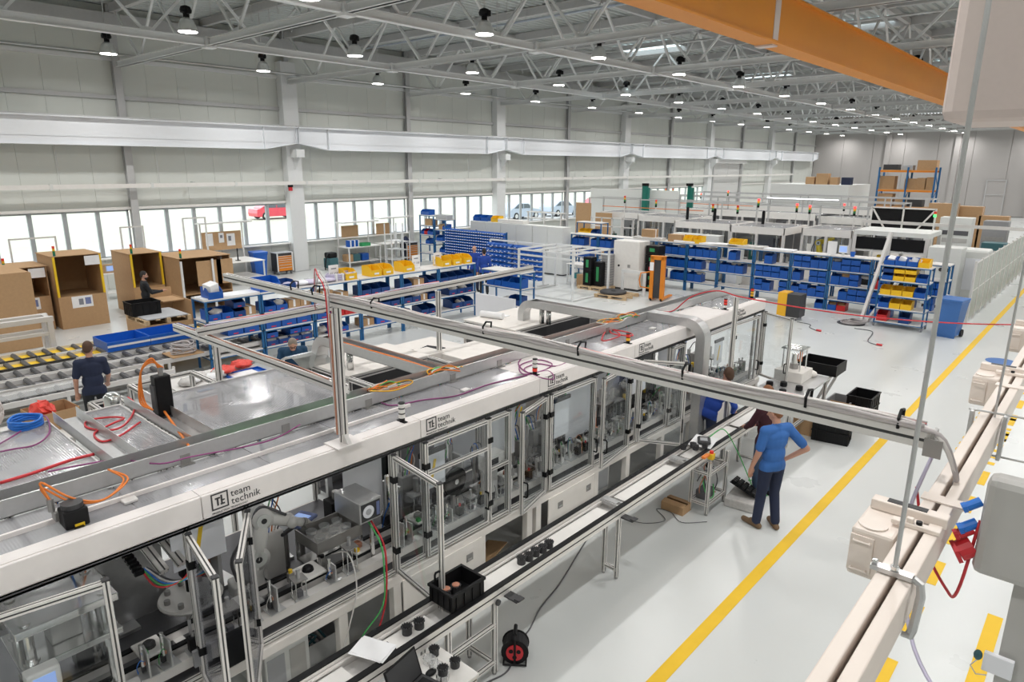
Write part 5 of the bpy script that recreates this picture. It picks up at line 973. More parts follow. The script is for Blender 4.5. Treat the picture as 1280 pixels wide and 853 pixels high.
for i,(x,y) in enumerate(((-10.9,8.8),(-10.7,9.35))): t=thing('keyboard_tray','black ribbed tray on the long cream bench'+(' by the panel' if i else ' by the man with glasses'),'tray',(x,y,.881),.3); MB().bx(-.22,-.3,0,.22,.3,.02).build('base','black',t); [MB().bx(-.2,-.28+.08*k,.02,.2,-.24+.08*k,.04).build('rib','darkgrey',t) for k in range(7)]
t=thing('plant_crate','cardboard box of green wire bundles beside the man with glasses','box',(-11.3,8.0,.88)); MB().open_box(-.2,-.2,0,.2,.2,.16,.01).build('box','cardboard',t); MB().ball((0,0,.17),(.17,.17,.08),10,6).build('wire_bundle','green',t,True)
# aluminium frames by the navy man
def alu_frame(label,x0,x1,y0,y1,z,w=.06,mid=None):
    t=thing('profile_frame',label,'frame',((x0+x1)/2,(y0+y1)/2,0)); q=((x0+x1)/2,(y0+y1)/2,0)
    for x in (x0,x1):
        for y in (y0,y1): MB(q).prof((x,y,0),(x,y,z),w).build('post',['alu','slot'],t)
    for zz in ([z] + (mid or [])):
        for (a,b) in (((x0,y0),(x1,y0)),((x0,y1),(x1,y1)),((x0,y0),(x0,y1)),((x1,y0),(x1,y1))): MB(q).prof((*a,zz),(*b,zz),w).build('rail',['alu','slot'],t)
    return t
alu_frame('aluminium profile frame standing in front of the cluttered bench',-11.7,-10.35,3.75,4.75,1.22,.07,[.5]); alu_frame('low aluminium profile frame beside the man in navy T-shirt',-11.9,-10.5,3.2,3.62,1.0,.07,[.4])
bench('workbench','low bench holding the cardboard box with red foil behind the machine',-12.2,-11.0,1.6,3.0,.85,'shelfboard')
t=thing('cardboard_box','open cardboard box with pink red foil on the low bench','box',(-11.75,2.62,.85),.1); MB().open_box(-.28,-.3,0,.28,.3,.28,.01).build('box','cardboard',t); crumple(MB().ball((.05,-.12,.27),(.19,.14,.15),12,8),.05).build('red_foil','redbag',t)
t=thing('cable_spool','big spool of white cable standing behind the roof sheets','cable spool',(-12.0,1.75,.85),R(60))
for k in range(7): MB().tube([((.33-.012*(k%3))*math.cos(a),-.07+.022*k,.36+(.33-.012*(k%3))*math.sin(a)) for a in [2*math.pi*i/28 for i in range(29)]],.014,5).build('winding','cablewhite',t,True)
MB().cyl((0,-.05,.36),(0,.05,.36),.16,16).build('core','yellow',t); MB().bx(-.12,-.1,0,.12,.1,.03).bx(-.03,-.1,.03,.03,-.08,.3).build('stand','black',t)
t=thing('air_filter','round steel filter pot on a pole beside the roof sheets','filter',(-9.3,2.75,0)); MB().lathe([(.06,0),(.06,.03),(.02,.04),(.02,1.6),(.09,1.62),(.1,1.66),(.1,1.86),(.06,1.9)],(0,0,0),14).build('pot','chrome',t,True)
# ================================================================== LEFT SIDE: BOOTHS, ROLLER TRACKS, BENCHES
def booth(label,x,y0,y1,depth,z0,z1,front=True,yellow=True,paper=True,group=None):
    t=thing('cardboard_booth',label,'booth',(x,(y0+y1)/2,0),0,group); L=(y1-y0)/2; w=.02
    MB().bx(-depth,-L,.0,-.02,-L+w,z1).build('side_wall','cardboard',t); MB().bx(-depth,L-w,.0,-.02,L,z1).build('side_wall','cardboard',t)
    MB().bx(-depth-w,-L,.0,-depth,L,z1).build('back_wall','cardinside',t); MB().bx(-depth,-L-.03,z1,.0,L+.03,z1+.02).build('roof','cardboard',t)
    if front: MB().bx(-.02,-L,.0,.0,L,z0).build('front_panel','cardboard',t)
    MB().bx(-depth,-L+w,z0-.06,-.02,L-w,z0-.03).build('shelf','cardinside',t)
    if yellow:
        for s in (-1,1): MB().bx(-.05,s*(L-.03)-.03,z0,.01,s*(L-.03)+.03,z1).build('yellow_post','yellow',t)
    if paper: 
        p=MB().bx(.001,-.30,z0-.36,.004,.25,z0-.02).build('notice','paper',t); MB().bx(.004,-.12,z0-.28,.006,-.0,z0-.1).build('print','print',p); MB().bx(.004,.05,z0-.28,.006,.2,z0-.08).build('print','printblue',p)
        MB().bx(.011,L-.45,z1-.30,.014,L-.05,z1-.03).build('notice','paper',t)
    st=MB(); MB().cyl((-.1,-L+.1,z1+.02),(-.1,-L+.1,z1+.10),.035,10).build('signal_base','greendark',t)
    for k,c in enumerate(('signalgreen','amber','signalred')): MB().cyl((-.1,-L+.1,z1+.10+.07*k),(-.1,-L+.1,z1+.17+.07*k),.035,10).build('signal_lens',c,t)
    return t
booth('tall cardboard booth with open window, notice sheet and blue bins inside',-22.7,5.72,6.98,1.5,.95,2.12); booth('cardboard booth with shelf openings between two taller booths',-23.0,4.55,5.62,1.4,1.0,1.85,yellow=False); 
t=thing('cardboard_booth','big closed cardboard booth block at the grey frame','booth',(-20.9,3.7,0)); MB().bev(-2.0,-1.6,0,0,1.05,2.0,.015).build('shell','cardboard',t); MB().bx(-1.95,-1.6,2.0,0,1.0,2.015).build('roof_sheet','cardboard',t); MB().bx(.001,.2,.8,.02,.9,.9).build('tape_strip','paper',t)
booth('wide cardboard booth behind the bearded man',-23.2,7.95,8.9,1.6,.9,1.95,yellow=True,paper=False); t2=booth('cardboard booth with clear strips to the right of the bearded man',-22.0,8.95,10.6,1.9,.7,1.82,yellow=False,paper=False,front=False)
for k in range(4): MB().bx(-.3+.08*k,.55,1.1,-.26+.08*k,.556,1.88).build('clear_strip','clearplastic',t2)
for (a,b) in ((-.3,.5),(.35,.9)): MB().bx(-.02,a,.9,.0,b,1.7).build('flap','cardboard',t2)
for (x,y) in ((0.02,-.8),(.02,.2)): MB().bx(x,y-.03,0,x+.05,y+.03,1.75).build('white_upright','steelwhite',t2)
t=thing('cardboard_booth','low cardboard partition in front of the bearded man','booth',(-20.6,8.1,0)); MB().bx(-.9,.3,0,.5,.33,.85).bx(-.9,-.35,0,-.87,.3,1.1).build('panel','cardboard',t); MB().bx(-.85,-.3,.80,.0,.3,.83).build('table','cardboard',t)
for (x,y,z,l) in ((-23.1,6.6,.93,'lower'),(-23.1,6.6,1.2,'upper')): pass
# hanging frames and stands near the windows
def ladder(label,x,y,w,z,group=None):
    t=thing('pipe_stand',label,'stand',(x,y,0),0,group)
    for s in (-1,1): MB().bx(-.025,s*w/2-.025,0,.025,s*w/2+.025,z).build('upright','aluplain',t); MB().bx(-.3,s*w/2-.025,0,.3,s*w/2+.025,.05).build('foot','aluplain',t)
    for zz in (z-.05,z*.45,.3): MB().bx(-.02,-w/2,zz,.02,w/2,zz+.05).build('crossbar','aluplain',t)
ladder('thin aluminium stand between the booths and the windows',-26.6,9.3,.75,2.55); ladder('tall pipe stand beside the cork board bench',-26.6,11.55,.85,2.75); ladder('pipe stand with top bar behind the tall booth',-26.8,6.3,1.3,2.35); ladder('pipe stand at the whiteboard by the windows',-27.0,4.5,.5,2.9)
tag(MB().bx(-.02,-.8,1.0,.02,.8,2.0).bx(-.02,-.78,0,.02,-.72,1.0).bx(-.02,.72,0,.02,.78,1.0).build('whiteboard','greypanel',None,False,(-27.3,3.4,0)),'pale whiteboard on legs in front of the windows','whiteboard')
t=bench('workbench','small white bench with a tablet near the windows',-27.1,-26.5,8.15,8.95,.95,'white','steelwhite',[.25]); 
t=thing('tablet','tablet on a cardboard stand on the small white bench','tablet',(-26.8,8.5,.95)); MB().bx(-.05,-.3,0,.1,.3,.30).build('cardboard_block','cardboard',t); MB().bx(.1,-.2,.05,.115,.2,.27).build('case','greyboard',t); MB().bx(.115,-.16,.08,.118,.16,.24).build('display','screen',t)
t=bench('workbench','white workbench with cork board above, near the windows',-27.6,-26.0,12.1,14.0,.95,'white','steelwhite',[.3])
q=(-26.8,13.05,0); MB(q).bx(-27.62,12.15,0,-27.57,12.2,2.45).build('upright','aluplain',t); MB(q).bx(-27.62,13.9,0,-27.57,13.95,2.45).build('upright','aluplain',t); MB(q).bx(-27.62,12.0,2.40,-27.2,14.2,2.45).build('lamp_rail','aluplain',t)
c=MB(q).bx(-27.6,12.2,1.30,-27.56,13.85,2.05).build('cork_board','cardboard',t)
for (y,z,w,h) in ((12.5,1.75,.3,.5),(13.0,1.8,.22,.4),(13.4,1.7,.35,.5)): MB(q).bx(-27.56,y-w/2,z-h/2,-27.555,y+w/2,z+h/2).build('notice','paper',c)
for (y,z,w,h) in ((13.35,1.75,.12,.2),(13.0,1.85,.1,.12)): MB(q).bx(-27.555,y-w/2,z-h/2,-27.552,y+w/2,z+h/2).build('print','print',c)
tag(MB().cyl((0,0,0),(0,0,.5),.025,8).bx(-.08,-.08,0,.08,.08,.02).build('bench_post','black',None,False,(-26.5,13.1,.951)),'thin black rod stand on the cork board bench','stand')
def wheelie(label,loc,m,s=1.,rz=0):
    t=thing('wheeled_bin',label,'bin',loc,rz); t.scale=(s,s,s)
    MB().add([(-.21,-.24,.06),(.21,-.24,.06),(.21,.22,.06),(-.21,.22,.06),(-.28,-.30,.98),(.28,-.30,.98),(.28,.30,.98),(-.28,.30,.98)],[(0,3,2,1),(4,5,6,7),(0,1,5,4),(1,2,6,5),(2,3,7,6),(3,0,4,7)]).bx(-.29,-.32,.93,.29,.30,.98).build('body',m,t)
    MB().bev(-.30,-.34,.98,.30,.32,1.05,.02).build('lid',m,t); MB().cyl((-.28,.33,1.0),(.28,.33,1.0),.018,8).build('handle',m,t)
    for x in (-.23,.23): MB().cyl((x-.03,.22,.1),(x+.03,.22,.1),.10,14).build('wheel','rubber',t)
    MB().bx(-.2,-.22,0,.2,-.16,.07).build('foot',m,t)
mat('binrecycle',(.045,.15,.42),.5)
wheelie('blue wheeled bin standing at the end of the mesh fence',(-3.30,22.75,0),'binrecycle',1.08,R(-8)); wheelie('blue wheeled bin beside the orange tool trolley',(-27.6,14.55,0),'binbright',1.05,R(80))
def trolley(label,loc,rz,lid=True):
    t=thing('tool_trolley',label,'tool trolley',loc,rz); MB().bev(-.38,-.25,.14,.38,.25,.95,.01).build('body','darkgrey',t)
    z=.18
    for i,h in enumerate((.16,.12,.12,.09,.09,.09)): d=MB().bx(-.32,-.275,z,.32,-.25,z+h-.012).build('drawer','orange',t); MB().bx(-.30,-.285,z+h-.03,.30,-.275,z+h-.015).build('handle','greypanel',d); z+=h
    MB().bx(-.40,-.28,.95,.40,.26,.98).build('top_tray','greyboard',t); 
    for s in (-1,1): MB().bx(s*.36-.03,-.28,.14,s*.36+.03,-.26,.95).build('corner_trim','greypanel',t)
    for (x,y) in ((-.3,-.2),(.3,-.2),(-.3,.2),(.3,.2)): MB().cyl((x-.02,y,.065),(x+.02,y,.065),.065,12).build('castor','caster',t)
trolley('orange drawer tool trolley between blue bin and white column',(-27.6,15.65,0),R(90)); trolley('orange drawer tool trolley beside the tall blue shelf',(-26.75,22.2,0),R(90))
# vacuum cleaner by the wall
t=thing('vacuum_cleaner','dark green industrial vacuum cleaner near the white column','vacuum',(-27.2,17.9,0)); MB().bev(-.25,-.25,.08,.25,.25,.55,.05).build('tank','petrol',t); MB().bev(-.22,-.22,.55,.22,.22,.8,.06).build('motor_head','black',t); MB().tube([(.1,-.2,.75),(.25,-.4,.7),(.3,-.5,.3),(.2,-.45,.05)],.03,8).build('hose','black',t,True)
for s in (-1,1): MB().cyl((s*.2-.03,0,.08),(s*.2+.03,0,.08),.08,12).build('wheel','black',t)
# roller tracks
def track(label,x,w,y0,y1,z,m_roll,m_rail,pitch,rr,group=None,m_plate='stain'):
    t=thing('roller_track',label,'roller conveyor',(x,(y0+y1)/2,0),0,group); q=(x,(y0+y1)/2,0)
    for s in (-1,1): MB(q).bx(x+s*w/2-.025,y0,z-.08,x+s*w/2+.025,y1,z+.02).build('side_rail',m_rail,t)
    if m_plate: MB(q).bx(x-w/2+.025,y0,z-(.05 if m_plate=='yellow' else .10),x+w/2-.025,y1,z-(.04 if m_plate=='yellow' else .09)).build('under_plate',m_plate,t)
    rm=MB().cyl((-w/2+.025,0,0),(w/2-.025,0,0),rr,8).mesh('roller',m_roll); n=int((y1-y0)/pitch)
    for k in range(n): obj('roller',rm,t,(0,y0+pitch*(k+.5)-(y0+y1)/2,z-.01))
    for yy in [y0+.4+2.2*k for k in range(int((y1-y0)/2.2)+1)]:
        for s in (-1,1): MB(q).bx(x+s*w/2-.02,yy-.03,0,x+s*w/2+.02,yy+.03,z-.08).build('leg','aluplain',t)
        MB(q).bx(x-w/2,yy-.02,.15,x+w/2,yy+.02,.19).build('leg_brace','aluplain',t)
track('roller track with yellow brackets nearest the cardboard booths',-18.0,.62,1.0,8.6,.52,'rollergrey','aluplain',.30,.05,None,'yellow'); track('second roller track with yellow rollers under the blue trays',-17.25,.62,1.0,8.8,.52,'rollergrey','aluplain',.30,.05,None,'yellow')
track('grey roller track third from the booths',-16.5,.62,1.0,9.4,.50,'rollergrey','aluplain',.30,.05); track('grey roller track fourth from the booths, under the blue shelving',-15.75,.62,1.0,9.6,.50,'rollergrey','aluplain',.30,.05); track('grey roller track nearest the man in navy T-shirt',-14.95,.55,1.0,5.6,.46,'rollergrey','aluplain',.30,.05)
for (x,y0,y1) in ((-17.6,2.0,4.2),(-16.9,2.0,4.4)): tag(MB().bx(x-.05,y0,.545,x+.05,y1,.56).build('chain_strip','black',None),'short black wheel strip lying on the roller tracks','strip','black wheel strips')
t=thing('document_shelf','long translucent plastic sheet on the near roller track','sheet',(-15.0,2.9,.505)); MB().bx(-.25,-1.3,0,.25,1.3,.015).build('sheet','clearplastic',t)
for i,(y0,y1) in enumerate(((5.05,5.98),(5.99,7.05))):
    t=thing('blue_tray','long blue plastic tray on the roller tracks, '+('end beside the navy man' if i==0 else 'end beside the pallet'),'tray',(-17.3,(y0+y1)/2,.545)); L=(y1-y0)/2
    MB().open_box(-.5,-L,0,.45,L,.22,.015).build('tray','binbright',t); MB().bx(.452,-L,.10,.458,L,.15).build('tape_band','paper',t)
# pallet with grey plate and black crate, carton below
def pallet(label,loc,rz=0,sx=1.2,sy=.8):
    t=thing('wooden_pallet',label,'pallet',loc,rz)
    for k in range(5): MB().bx(-sx/2,-sy/2+k*(sy-.1)/4,.10,sx/2,-sy/2+k*(sy-.1)/4+.1,.125).build('top_board','wood',t)
    for k in range(3):
        y=-sy/2+k*(sy-.1)/2; MB().bx(-sx/2,y,0,sx/2,y+.1,.02).build('bottom_board','wood',t)
        for j in range(3): MB().bx(-sx/2+j*(sx-.14)/2,y,.02,-sx/2+j*(sx-.14)/2+.14,y+.1,.10).build('block','wood',t)
    return t
t=thing('carton_stack','open cardboard carton carrying the pallet','carton',(-19.6,7.25,0)); MB().bx(-.7,-.6,0,-.68,.6,.56).bx(.68,-.6,0,.7,.6,.56).bx(-.68,-.6,0,.68,-.58,.56).bx(-.68,.58,0,.68,.6,.56).build('carton','cardboard',t)
pallet('wooden pallet with grey plate lying on the carton',(-19.6,7.25,.56),0,1.4,1.2); tag(MB().bev(-.65,-.55,0,.65,.55,.03,.005).build('grey_plate','greyboard',None,False,(-19.6,7.25,.686)),'flat grey plate on the pallet beside the black crate','plate')
crate('plastic_crate','black folding crate standing on the grey plate',(-19.85,6.95,.717),.6,.75,.36,'black')
t=thing('cable_pile','pile of grey cable loops on brown paper on the roller track','cable pile',(-15.6,6.2,.53)); MB().bx(-.3,-.35,0,.3,.35,.02).build('brown_paper','cardboard',t)
for k in range(14): a=rh.random()*6; MB().tube([((.18+.08*rh.random())*math.cos(u+a)+.03*math.sin(k),(.22+.06*math.sin(k))*math.sin(u+a),.04+.016*k+.02*math.sin(2*u+k)) for u in [2*math.pi*i/16 for i in range(17)]],.012,5).build('loop','cablegrey',t,True)
# light grey frame in front of the closed booth
t=thing('lifting_frame','pale grey welded frame in front of the closed cardboard booth','frame',(-18.7,3.4,0)); q=(-18.7,3.4,0)
for (x,y) in ((-18.55,4.42),(-19.0,4.42),(-18.55,2.0),(-19.0,2.0)): MB(q).bev(x-.06,y-.06,0,x+.06,y+.06,1.12,.01).build('post','aluplain',t)
for x in (-18.55,-19.0): MB(q).bev(x-.06,1.9,1.12,x+.06,4.5,1.24,.01).build('top_beam','aluplain',t); MB(q).bev(x-.04,1.9,.80,x+.04,4.4,.88,.01).build('mid_beam','aluplain',t)
for y in (2.0,4.42): MB(q).bx(-19.0,y-.05,1.13,-18.55,y+.05,1.22).build('cross_beam','aluplain',t)
# benches under the windows (mid)
t=bench('workbench','white bench with binders and a green box under the windows',-27.9,-26.9,18.7,20.6,.95,'white','steelwhite',[.25]); q=(-27.4,19.65,0)
MB(q).bx(-27.85,18.7,2.05,-27.3,20.8,2.10).build('lamp_rail','aluplain',t); MB(q).bx(-27.85,20.5,0,-27.8,20.55,2.05).build('upright','aluplain',t); MB(q).bx(-27.85,18.75,0,-27.8,18.8,2.05).build('upright','aluplain',t); MB(q).bx(-27.8,18.95,1.35,-27.76,19.9,1.9).build('cork_board','cardboard',t)
t=bench('workbench','white bench with cork board next to the binders bench',-27.9,-26.9,20.9,22.2,.95,'white','steelwhite',[.25]); q=(-27.4,21.55,0); MB(q).bx(-27.85,20.9,2.15,-27.3,23.0,2.2).build('lamp_rail','aluplain',t); MB(q).bx(-27.8,21.0,1.35,-27.76,21.8,1.9).build('cork_board','cardboard',t); MB(q).bx(-27.85,22.1,0,-27.8,22.15,2.15).build('upright','aluplain',t)
for i in range(8): tag(MB().bev(-.13,-.035,0,.13,.035,.30,.006).build('ring_binder',('binblue','whitesheet','binblue')[i%3],None,False,(-27.3,18.95+.075*i,.951)),('white' if i%3==1 else 'blue')+' ring binder in the row on the bench under the windows','binder',('white' if i%3==1 else 'blue')+' binders on the bench')
t=thing('plastic_box','green plastic box in front of the binders','box',(-27.1,19.75,.951)); MB().open_box(-.15,-.25,0,.15,.25,.16,.01).build('shell','green',t)
for i,(x,y,m) in enumerate(((-27.3,19.3,'petrol'),(-27.3,19.8,'binblue'),(-27.35,18.95,'cardboard'))): tag(MB().bev(-.2,-.2,0,.2,.2,.35,.05).build('power_tool_case',m,None,False,(x,y,.251)),('dark green tool case on the lower bench shelf','blue case on the lower bench shelf','brown carton on the lower bench shelf')[i],'case')
def steel_rack(label,x,y,w,z,levels,m='steelwhite'):
    t=thing('open_rack',label,'rack',(x,y,0))
    for a in (-.25,.25):
        for b in (-w/2,w/2): MB().bx(a-.02,b-.02,0,a+.02,b+.02,z).build('upright',m,t)
    for l in levels: MB().bx(-.26,-w/2,l-.02,.26,w/2,l).build('shelf',m,t)
steel_rack('white open steel ladder rack by the window benches',-26.3,20.9,.7,2.0,(.3,.8,1.2)); steel_rack('white open steel rack next to the dark coat',-26.4,21.5,.5,1.6,(.3,.7,1.1))
tag(MB().ball((0,0,.65),(.15,.28,.65),10,8).build('hanging_coat','navy',None,True,(-26.7,21.95,0.0)),'dark navy coat hanging beside the orange tool trolley','coat')
t=thing('door_phone','small red and black device on the white column','device',(XW+.46,16.4,3.6)); MB().bx(-.02,-.08,0,.06,.08,.16).build('lower_box','cablered',t); MB().bx(-.02,-.1,.16,.08,.1,.34).build('upper_box','black',t)
# ================================================================== BLUE SHELVING AND BINS
def bin_mesh(m,fr=.62):
    o=MB(); w,d,h,t=.5,.5,1.,.035
    o.bx(-w,-d,0,w,d,.03)                                     # floor
    o.bx(-w,d-t,.03,w,d,h)                                    # back
    for s in (-1,1):                                          # sloped sides
        x0,x1=(-w,-w+t) if s<0 else (w-t,w)
        o.prism([(-d,.03),(d-t,.03),(d-t,h),(-.15,h),(-d,fr)],'x',x0,x1)
    o.bx(-w+t,-d,.03,w-t,-d+t,fr)                             # low front
    return o.mesh('storage_bin',m)
BMT={k:bin_mesh(k,.86) for k in ('binblue','bindark','binyellow','binred')}
BM={k:bin_mesh(k) for k in ('binblue','bindark','binbright','binyellow','binred')}
BL=MB().bx(-.22,-.512,.18,.22,-.5005,.36).mesh('label_strip','paper'); BLR=MB().bx(-.16,-.512,.12,.16,-.5005,.22).mesh('label_strip','cablered')
CN={'binblue':'blue','bindark':'dark blue','binbright':'bright blue','binyellow':'yellow','binred':'red'}
nb=[0]
def sbin(loc,w,d,h,rz,m,where,group,lab=None,tall=False):
    o=obj('storage_bin',(BMT if tall else BM)[m],None,loc,rz); o.scale=(w,d,h); nb[0]+=1
    tag(o,'%s open front storage bin %s'%(CN[m],where),'storage bin',CN[m]+' '+group)
    if lab is not None: obj('label_strip',lab,o)
    return o
def shelf_unit(name,label,x0,x1,y0,y1,levels,mf='blueframe',mb_='shelfboard',group=None,top=None,pw=.045,castors=False):
    q=((x0+x1)/2,(y0+y1)/2,0); t=thing(name,label,'shelving',q,0,group); z=max(levels)
    zb=.12 if castors else 0
    for x in (x0+pw/2,x1-pw/2):
        for y in (y0+pw/2,y1-pw/2):
            MB(q).bx(x-pw/2,y-pw/2,zb,x+pw/2,y+pw/2,z-.03).build('post',mf,t)
            if castors: MB(q).cyl((x-.02,y,.06),(x+.02,y,.06),.06,12).build('castor','caster',t)
    for l in levels:
        MB(q).bx(x0,y0,l-.03,x1,y1,l).build('shelf_board',mb_,t)
        for (a,b) in (((x0,y0-.004),(x1,y0+.02)),((x0,y1-.02),(x1,y1+.004)),((x0-.004,y0),(x0+.02,y1)),((x1-.02,y0),(x1+.004,y1))): MB(q).bx(a[0],a[1],l-.055,b[0],b[1],l-.03).build('shelf_beam',mf,t)
    return t
rb_=random.Random(21)
# ---- near row, faces +X
NX0,NX1=-16.0,-15.3; NY=[6.67,8.04,9.48,10.93,12.4,13.83,15.42]; NL=(1.72,1.22,.80,.36)
nm=('roller track end','second section','cable post section','lavender section','yellow bin section','two men end')
for i,(a,b) in enumerate(zip(NY[:-1],NY[1:])): shelf_unit('shelving_unit','blue steel shelving bay with pale boards in the near row, '+nm[i],NX0,NX1,a+.01,b-.01,NL)
def near_bins(i,lv,n,h=.26,m='binblue',dz=0,skip=(),d=.45,lab=BLR):
    a,b=NY[i]+.08,NY[i+1]-.08; w=(b-a)/n
    for k in range(n):
        if k in skip: continue
        sbin((NX1-d/2-.03,a+w*(k+.5),NL[lv]+.001+dz),w*.93,d,h,R(90),m,'in the near blue shelving, '+nm[i],'bins in near row section %d'%(i+1),lab)
near_bins(0,1,4,.24,'binblue',skip=(2,3)); near_bins(0,1,4,.22,'bindark',dz=.0,skip=(0,1,3)); near_bins(0,1,4,.2,'bindark',dz=.225,skip=(0,1,3))
near_bins(0,2,3,.24,'binblue',skip=(0,)); near_bins(1,1,4,.22,'binblue',skip=(2,3)); near_bins(1,2,3,.26,'binblue'); near_bins(1,3,4,.2,'bindark'); near_bins(1,3,4,.2,'binblue',dz=.205,skip=(1,))
near_bins(2,2,3,.24,'binblue',skip=(1,2)); near_bins(2,2,3,.24,'binred',skip=(0,)); near_bins(2,3,4,.22,'binblue',skip=(0,3)); near_bins(3,1,4,.26,'bindark',skip=(3,)); near_bins(3,2,4,.24,'bindark'); near_bins(3,3,3,.28,'binbright',skip=(0,))
near_bins(4,1,4,.26,'bindark',skip=(1,2)); near_bins(4,2,4,.26,'bindark',skip=(2,)); near_bins(4,3,4,.24,'bindark',skip=(1,)); near_bins(5,1,4,.26,'bindark'); near_bins(5,2,4,.26,'bindark',skip=(0,)); near_bins(5,3,3,.26,'bindark',skip=(0,))
def sbag(loc,where,s=1.,m='plasticbag'):
    o=MB().ball((0,0,.08),(.17*s,.15*s,.085*s),10,6)
    for v in o.v: v+=Vector((rb_.uniform(-.02,.02),rb_.uniform(-.02,.02),max(-v.z,rb_.uniform(-.02,.02))))
    return tag(o.build('plastic_bag',m,None,True,loc),'clear plastic bag of parts '+where if m=='plasticbag' else 'bundle of green wires '+where,'bag','parts bags in the near shelving' if m=='plasticbag' else 'green bundles in the near shelving')
for (y,z,m) in ((8.45,.84,'plasticbag'),(8.85,.84,'green'),(9.2,.84,'plasticbag'),(9.75,.84,'plasticbag'),(10.2,.84,'plasticbag'),(9.8,.37,'plasticbag'),(10.3,.37,'plasticbag'),(9.3,.37,'plasticbag'),(7.0,.85,'plasticbag'),(7.5,.85,'plasticbag'),(7.0,1.27,'plasticbag'),(8.6,1.27,'plasticbag'),(13.1,.85,'plasticbag'),(14.6,.85,'plasticbag'),(15.0,.85,'plasticbag'),(14.9,.40,'plasticbag')):
    sbag((NX1-.22,y,z+.03),'in the near blue shelving',1.,m)
def carton(loc,sx,sy,sz,label,group=None,rz=0,m='cardboard',op=False):
    t=thing('carton',label,'carton',loc,rz,group)
    if op: MB().open_box(-sx/2,-sy/2,0,sx/2,sy/2,sz,.01).build('box',m,t); MB().add([(-sx/2,-sy/2,sz),(sx/2,-sy/2,sz),(sx/2,-sy/2-.08,sz+.06),(-sx/2,-sy/2-.08,sz+.06)],[(0,1,2,3)]).build('flap',m,t)
    else: MB().bev(-sx/2,-sy/2,0,sx/2,sy/2,sz,.006).build('box',m,t); MB().bx(sx/2,-.03,sz*.1,sx/2+.002,.03,sz).bx(-sx/2,-.03,sz,sx/2,.03,sz+.002).build('tape','paper',t)
    return t
for i,(y,sy,sz,lv) in enumerate(((8.97,.32,.2,1),(9.28,.26,.22,1),(9.85,.55,.30,1),(10.4,.4,.2,1),(7.79,.28,.2,1),(13.1,.4,.24,1),(13.29,.26,.18,2),(11.22,.38,.2,3))): carton((NX1-.28,y,NL[lv]+.001),.4,sy,sz,('flat brown carton in the near shelving','small brown carton in the near shelving','large brown carton with white print in the near shelving','brown carton with a green tag in the near shelving','little open carton on a grey rack in the shelving','brown carton behind the yellow bins section','brown carton between dark bins in the shelving','carton on the lowest near shelf','tall narrow carton in the near shelving')[i],None,0)
# things on top of the near row
sbin((NX1-.25,6.98,1.721),.34,.4,.26,R(90),'binblue','with white papers on top of the near shelving end','top bins'); tag(MB().bx(-.12,-.12,0,.12,.12,.32).build('paper_bundle','paper',None,False,(NX1-.25,6.98,1.76)),'bundle of white papers standing in a blue bin','papers').rotation_euler=(R(12),R(10),.3)
tag(MB().bx(-.25,-.9,0,.25,.5,.02).build('foam_sheet','paper',None,False,(NX0+.35,7.6,1.722)),'pink white foam sheets lying on top of the near shelving','sheet')
sbin((NX1-.3,8.35,1.721),.55,.45,.32,R(90),'binbright','standing alone on top of the near shelving','top bins'); sbin((NX1-.3,8.85,1.721),.4,.45,.2,R(90),'bindark','beside a bright one up there','top bins')
for k in range(5): o=MB().ball((0,0,.06),(.22,.26,.06),10,6).build('glove_bag','whitesheet' if k%2 else 'lavender',None,True,(NX1-.35+.02*k,9.1+.25*k,1.722)); tag(o,('white' if k%2 else 'lavender')+' wrapped packet on top of the near shelving','bag',('white' if k%2 else 'lavender')+' packets on the near shelving')
t=thing('cable_bundle','lavender cable bundles with white ties on top of the shelving','cable bundle',(NX1-.32,10.55,1.722))
for k in range(10): MB().tube([((.2+.012*(k%3))*math.cos(a),(.42+.015*(k%4))*math.sin(a),.02+.018*k) for a in [2*math.pi*i/20 for i in range(21)]],.013,5).build('loop','lavender',t,True)
for k in range(4): MB().bx(.17,-.3+.2*k,.0,.24,-.26+.2*k,.2).build('tie','paper',t)
for i,(px,py,w,l) in enumerate(((440,349,.36,'below the first sign card'),(462,343,.36,'with a white label beside the pole'),(477,341,.36,'second in the row of three'),(506,338,.42,'standing alone between two sign cards'),(553,331,.36,'left one by the two men'),(565,329,.36,'middle one by the two men'),(577,327,.34,'holding white papers by the two men'))):
    p=PZ(px-(6 if px>540 else 3),py,1.73); sbin((NX1-.28,p.y,1.721),w*.98,.45,.28,R(90),'binyellow','on the shelf top, '+l,'bins on the near row top',BL)
ft=text_mesh('FT 358',.085,'sign_lettering','print')
for i,(px,py) in enumerate(((420,350),(524,336),(542,331))):
    p=PZ(px,py,1.73); t=thing('sign_card','white sign card on a stand, '+('next to the lavender bundles','between the yellow bins','beside the pair of yellow bins')[i],'sign',(NX1-.40,p.y,1.721)); MB().bx(-.01,-.15,.05,.01,.15,.40).build('card','paper',t); MB().bx(-.08,-.1,0,.08,.1,.05).build('base','clearplastic',t)
    o=obj('sign_lettering',ft,t,(.012,-.12,.14)); o.rotation_euler=(R(90),0,R(90)); MB().bx(.0101,-.08,.29,.0115,.08,.32).build('print','print',t)
# ---- separate white topped shelf by the men
SX0,SX1,SY0,SY1=-15.55,-13.85,15.95,16.65
shelf_unit('shelving_unit','blue framed bench shelf with white top near the two men',SX0,SX1,SY0,SY1,(1.46,.95,.4))
for k in range(4): sbin((SX0+.35+.33*k if k<3 else SX1-.32,SY0+.24,.951),.30 if k<3 else .5,.42,.30,0,'binblue','on the white topped bench shelf','bench shelf bins'); 
sbin((SX1-.35,SY0+.25,.401),.5,.4,.28,0,'bindark','on the lower board of the white topped bench shelf','bench shelf bins'); sbag((SX0+.9,SY0+.3,.41),'on the white topped bench shelf',1.4)
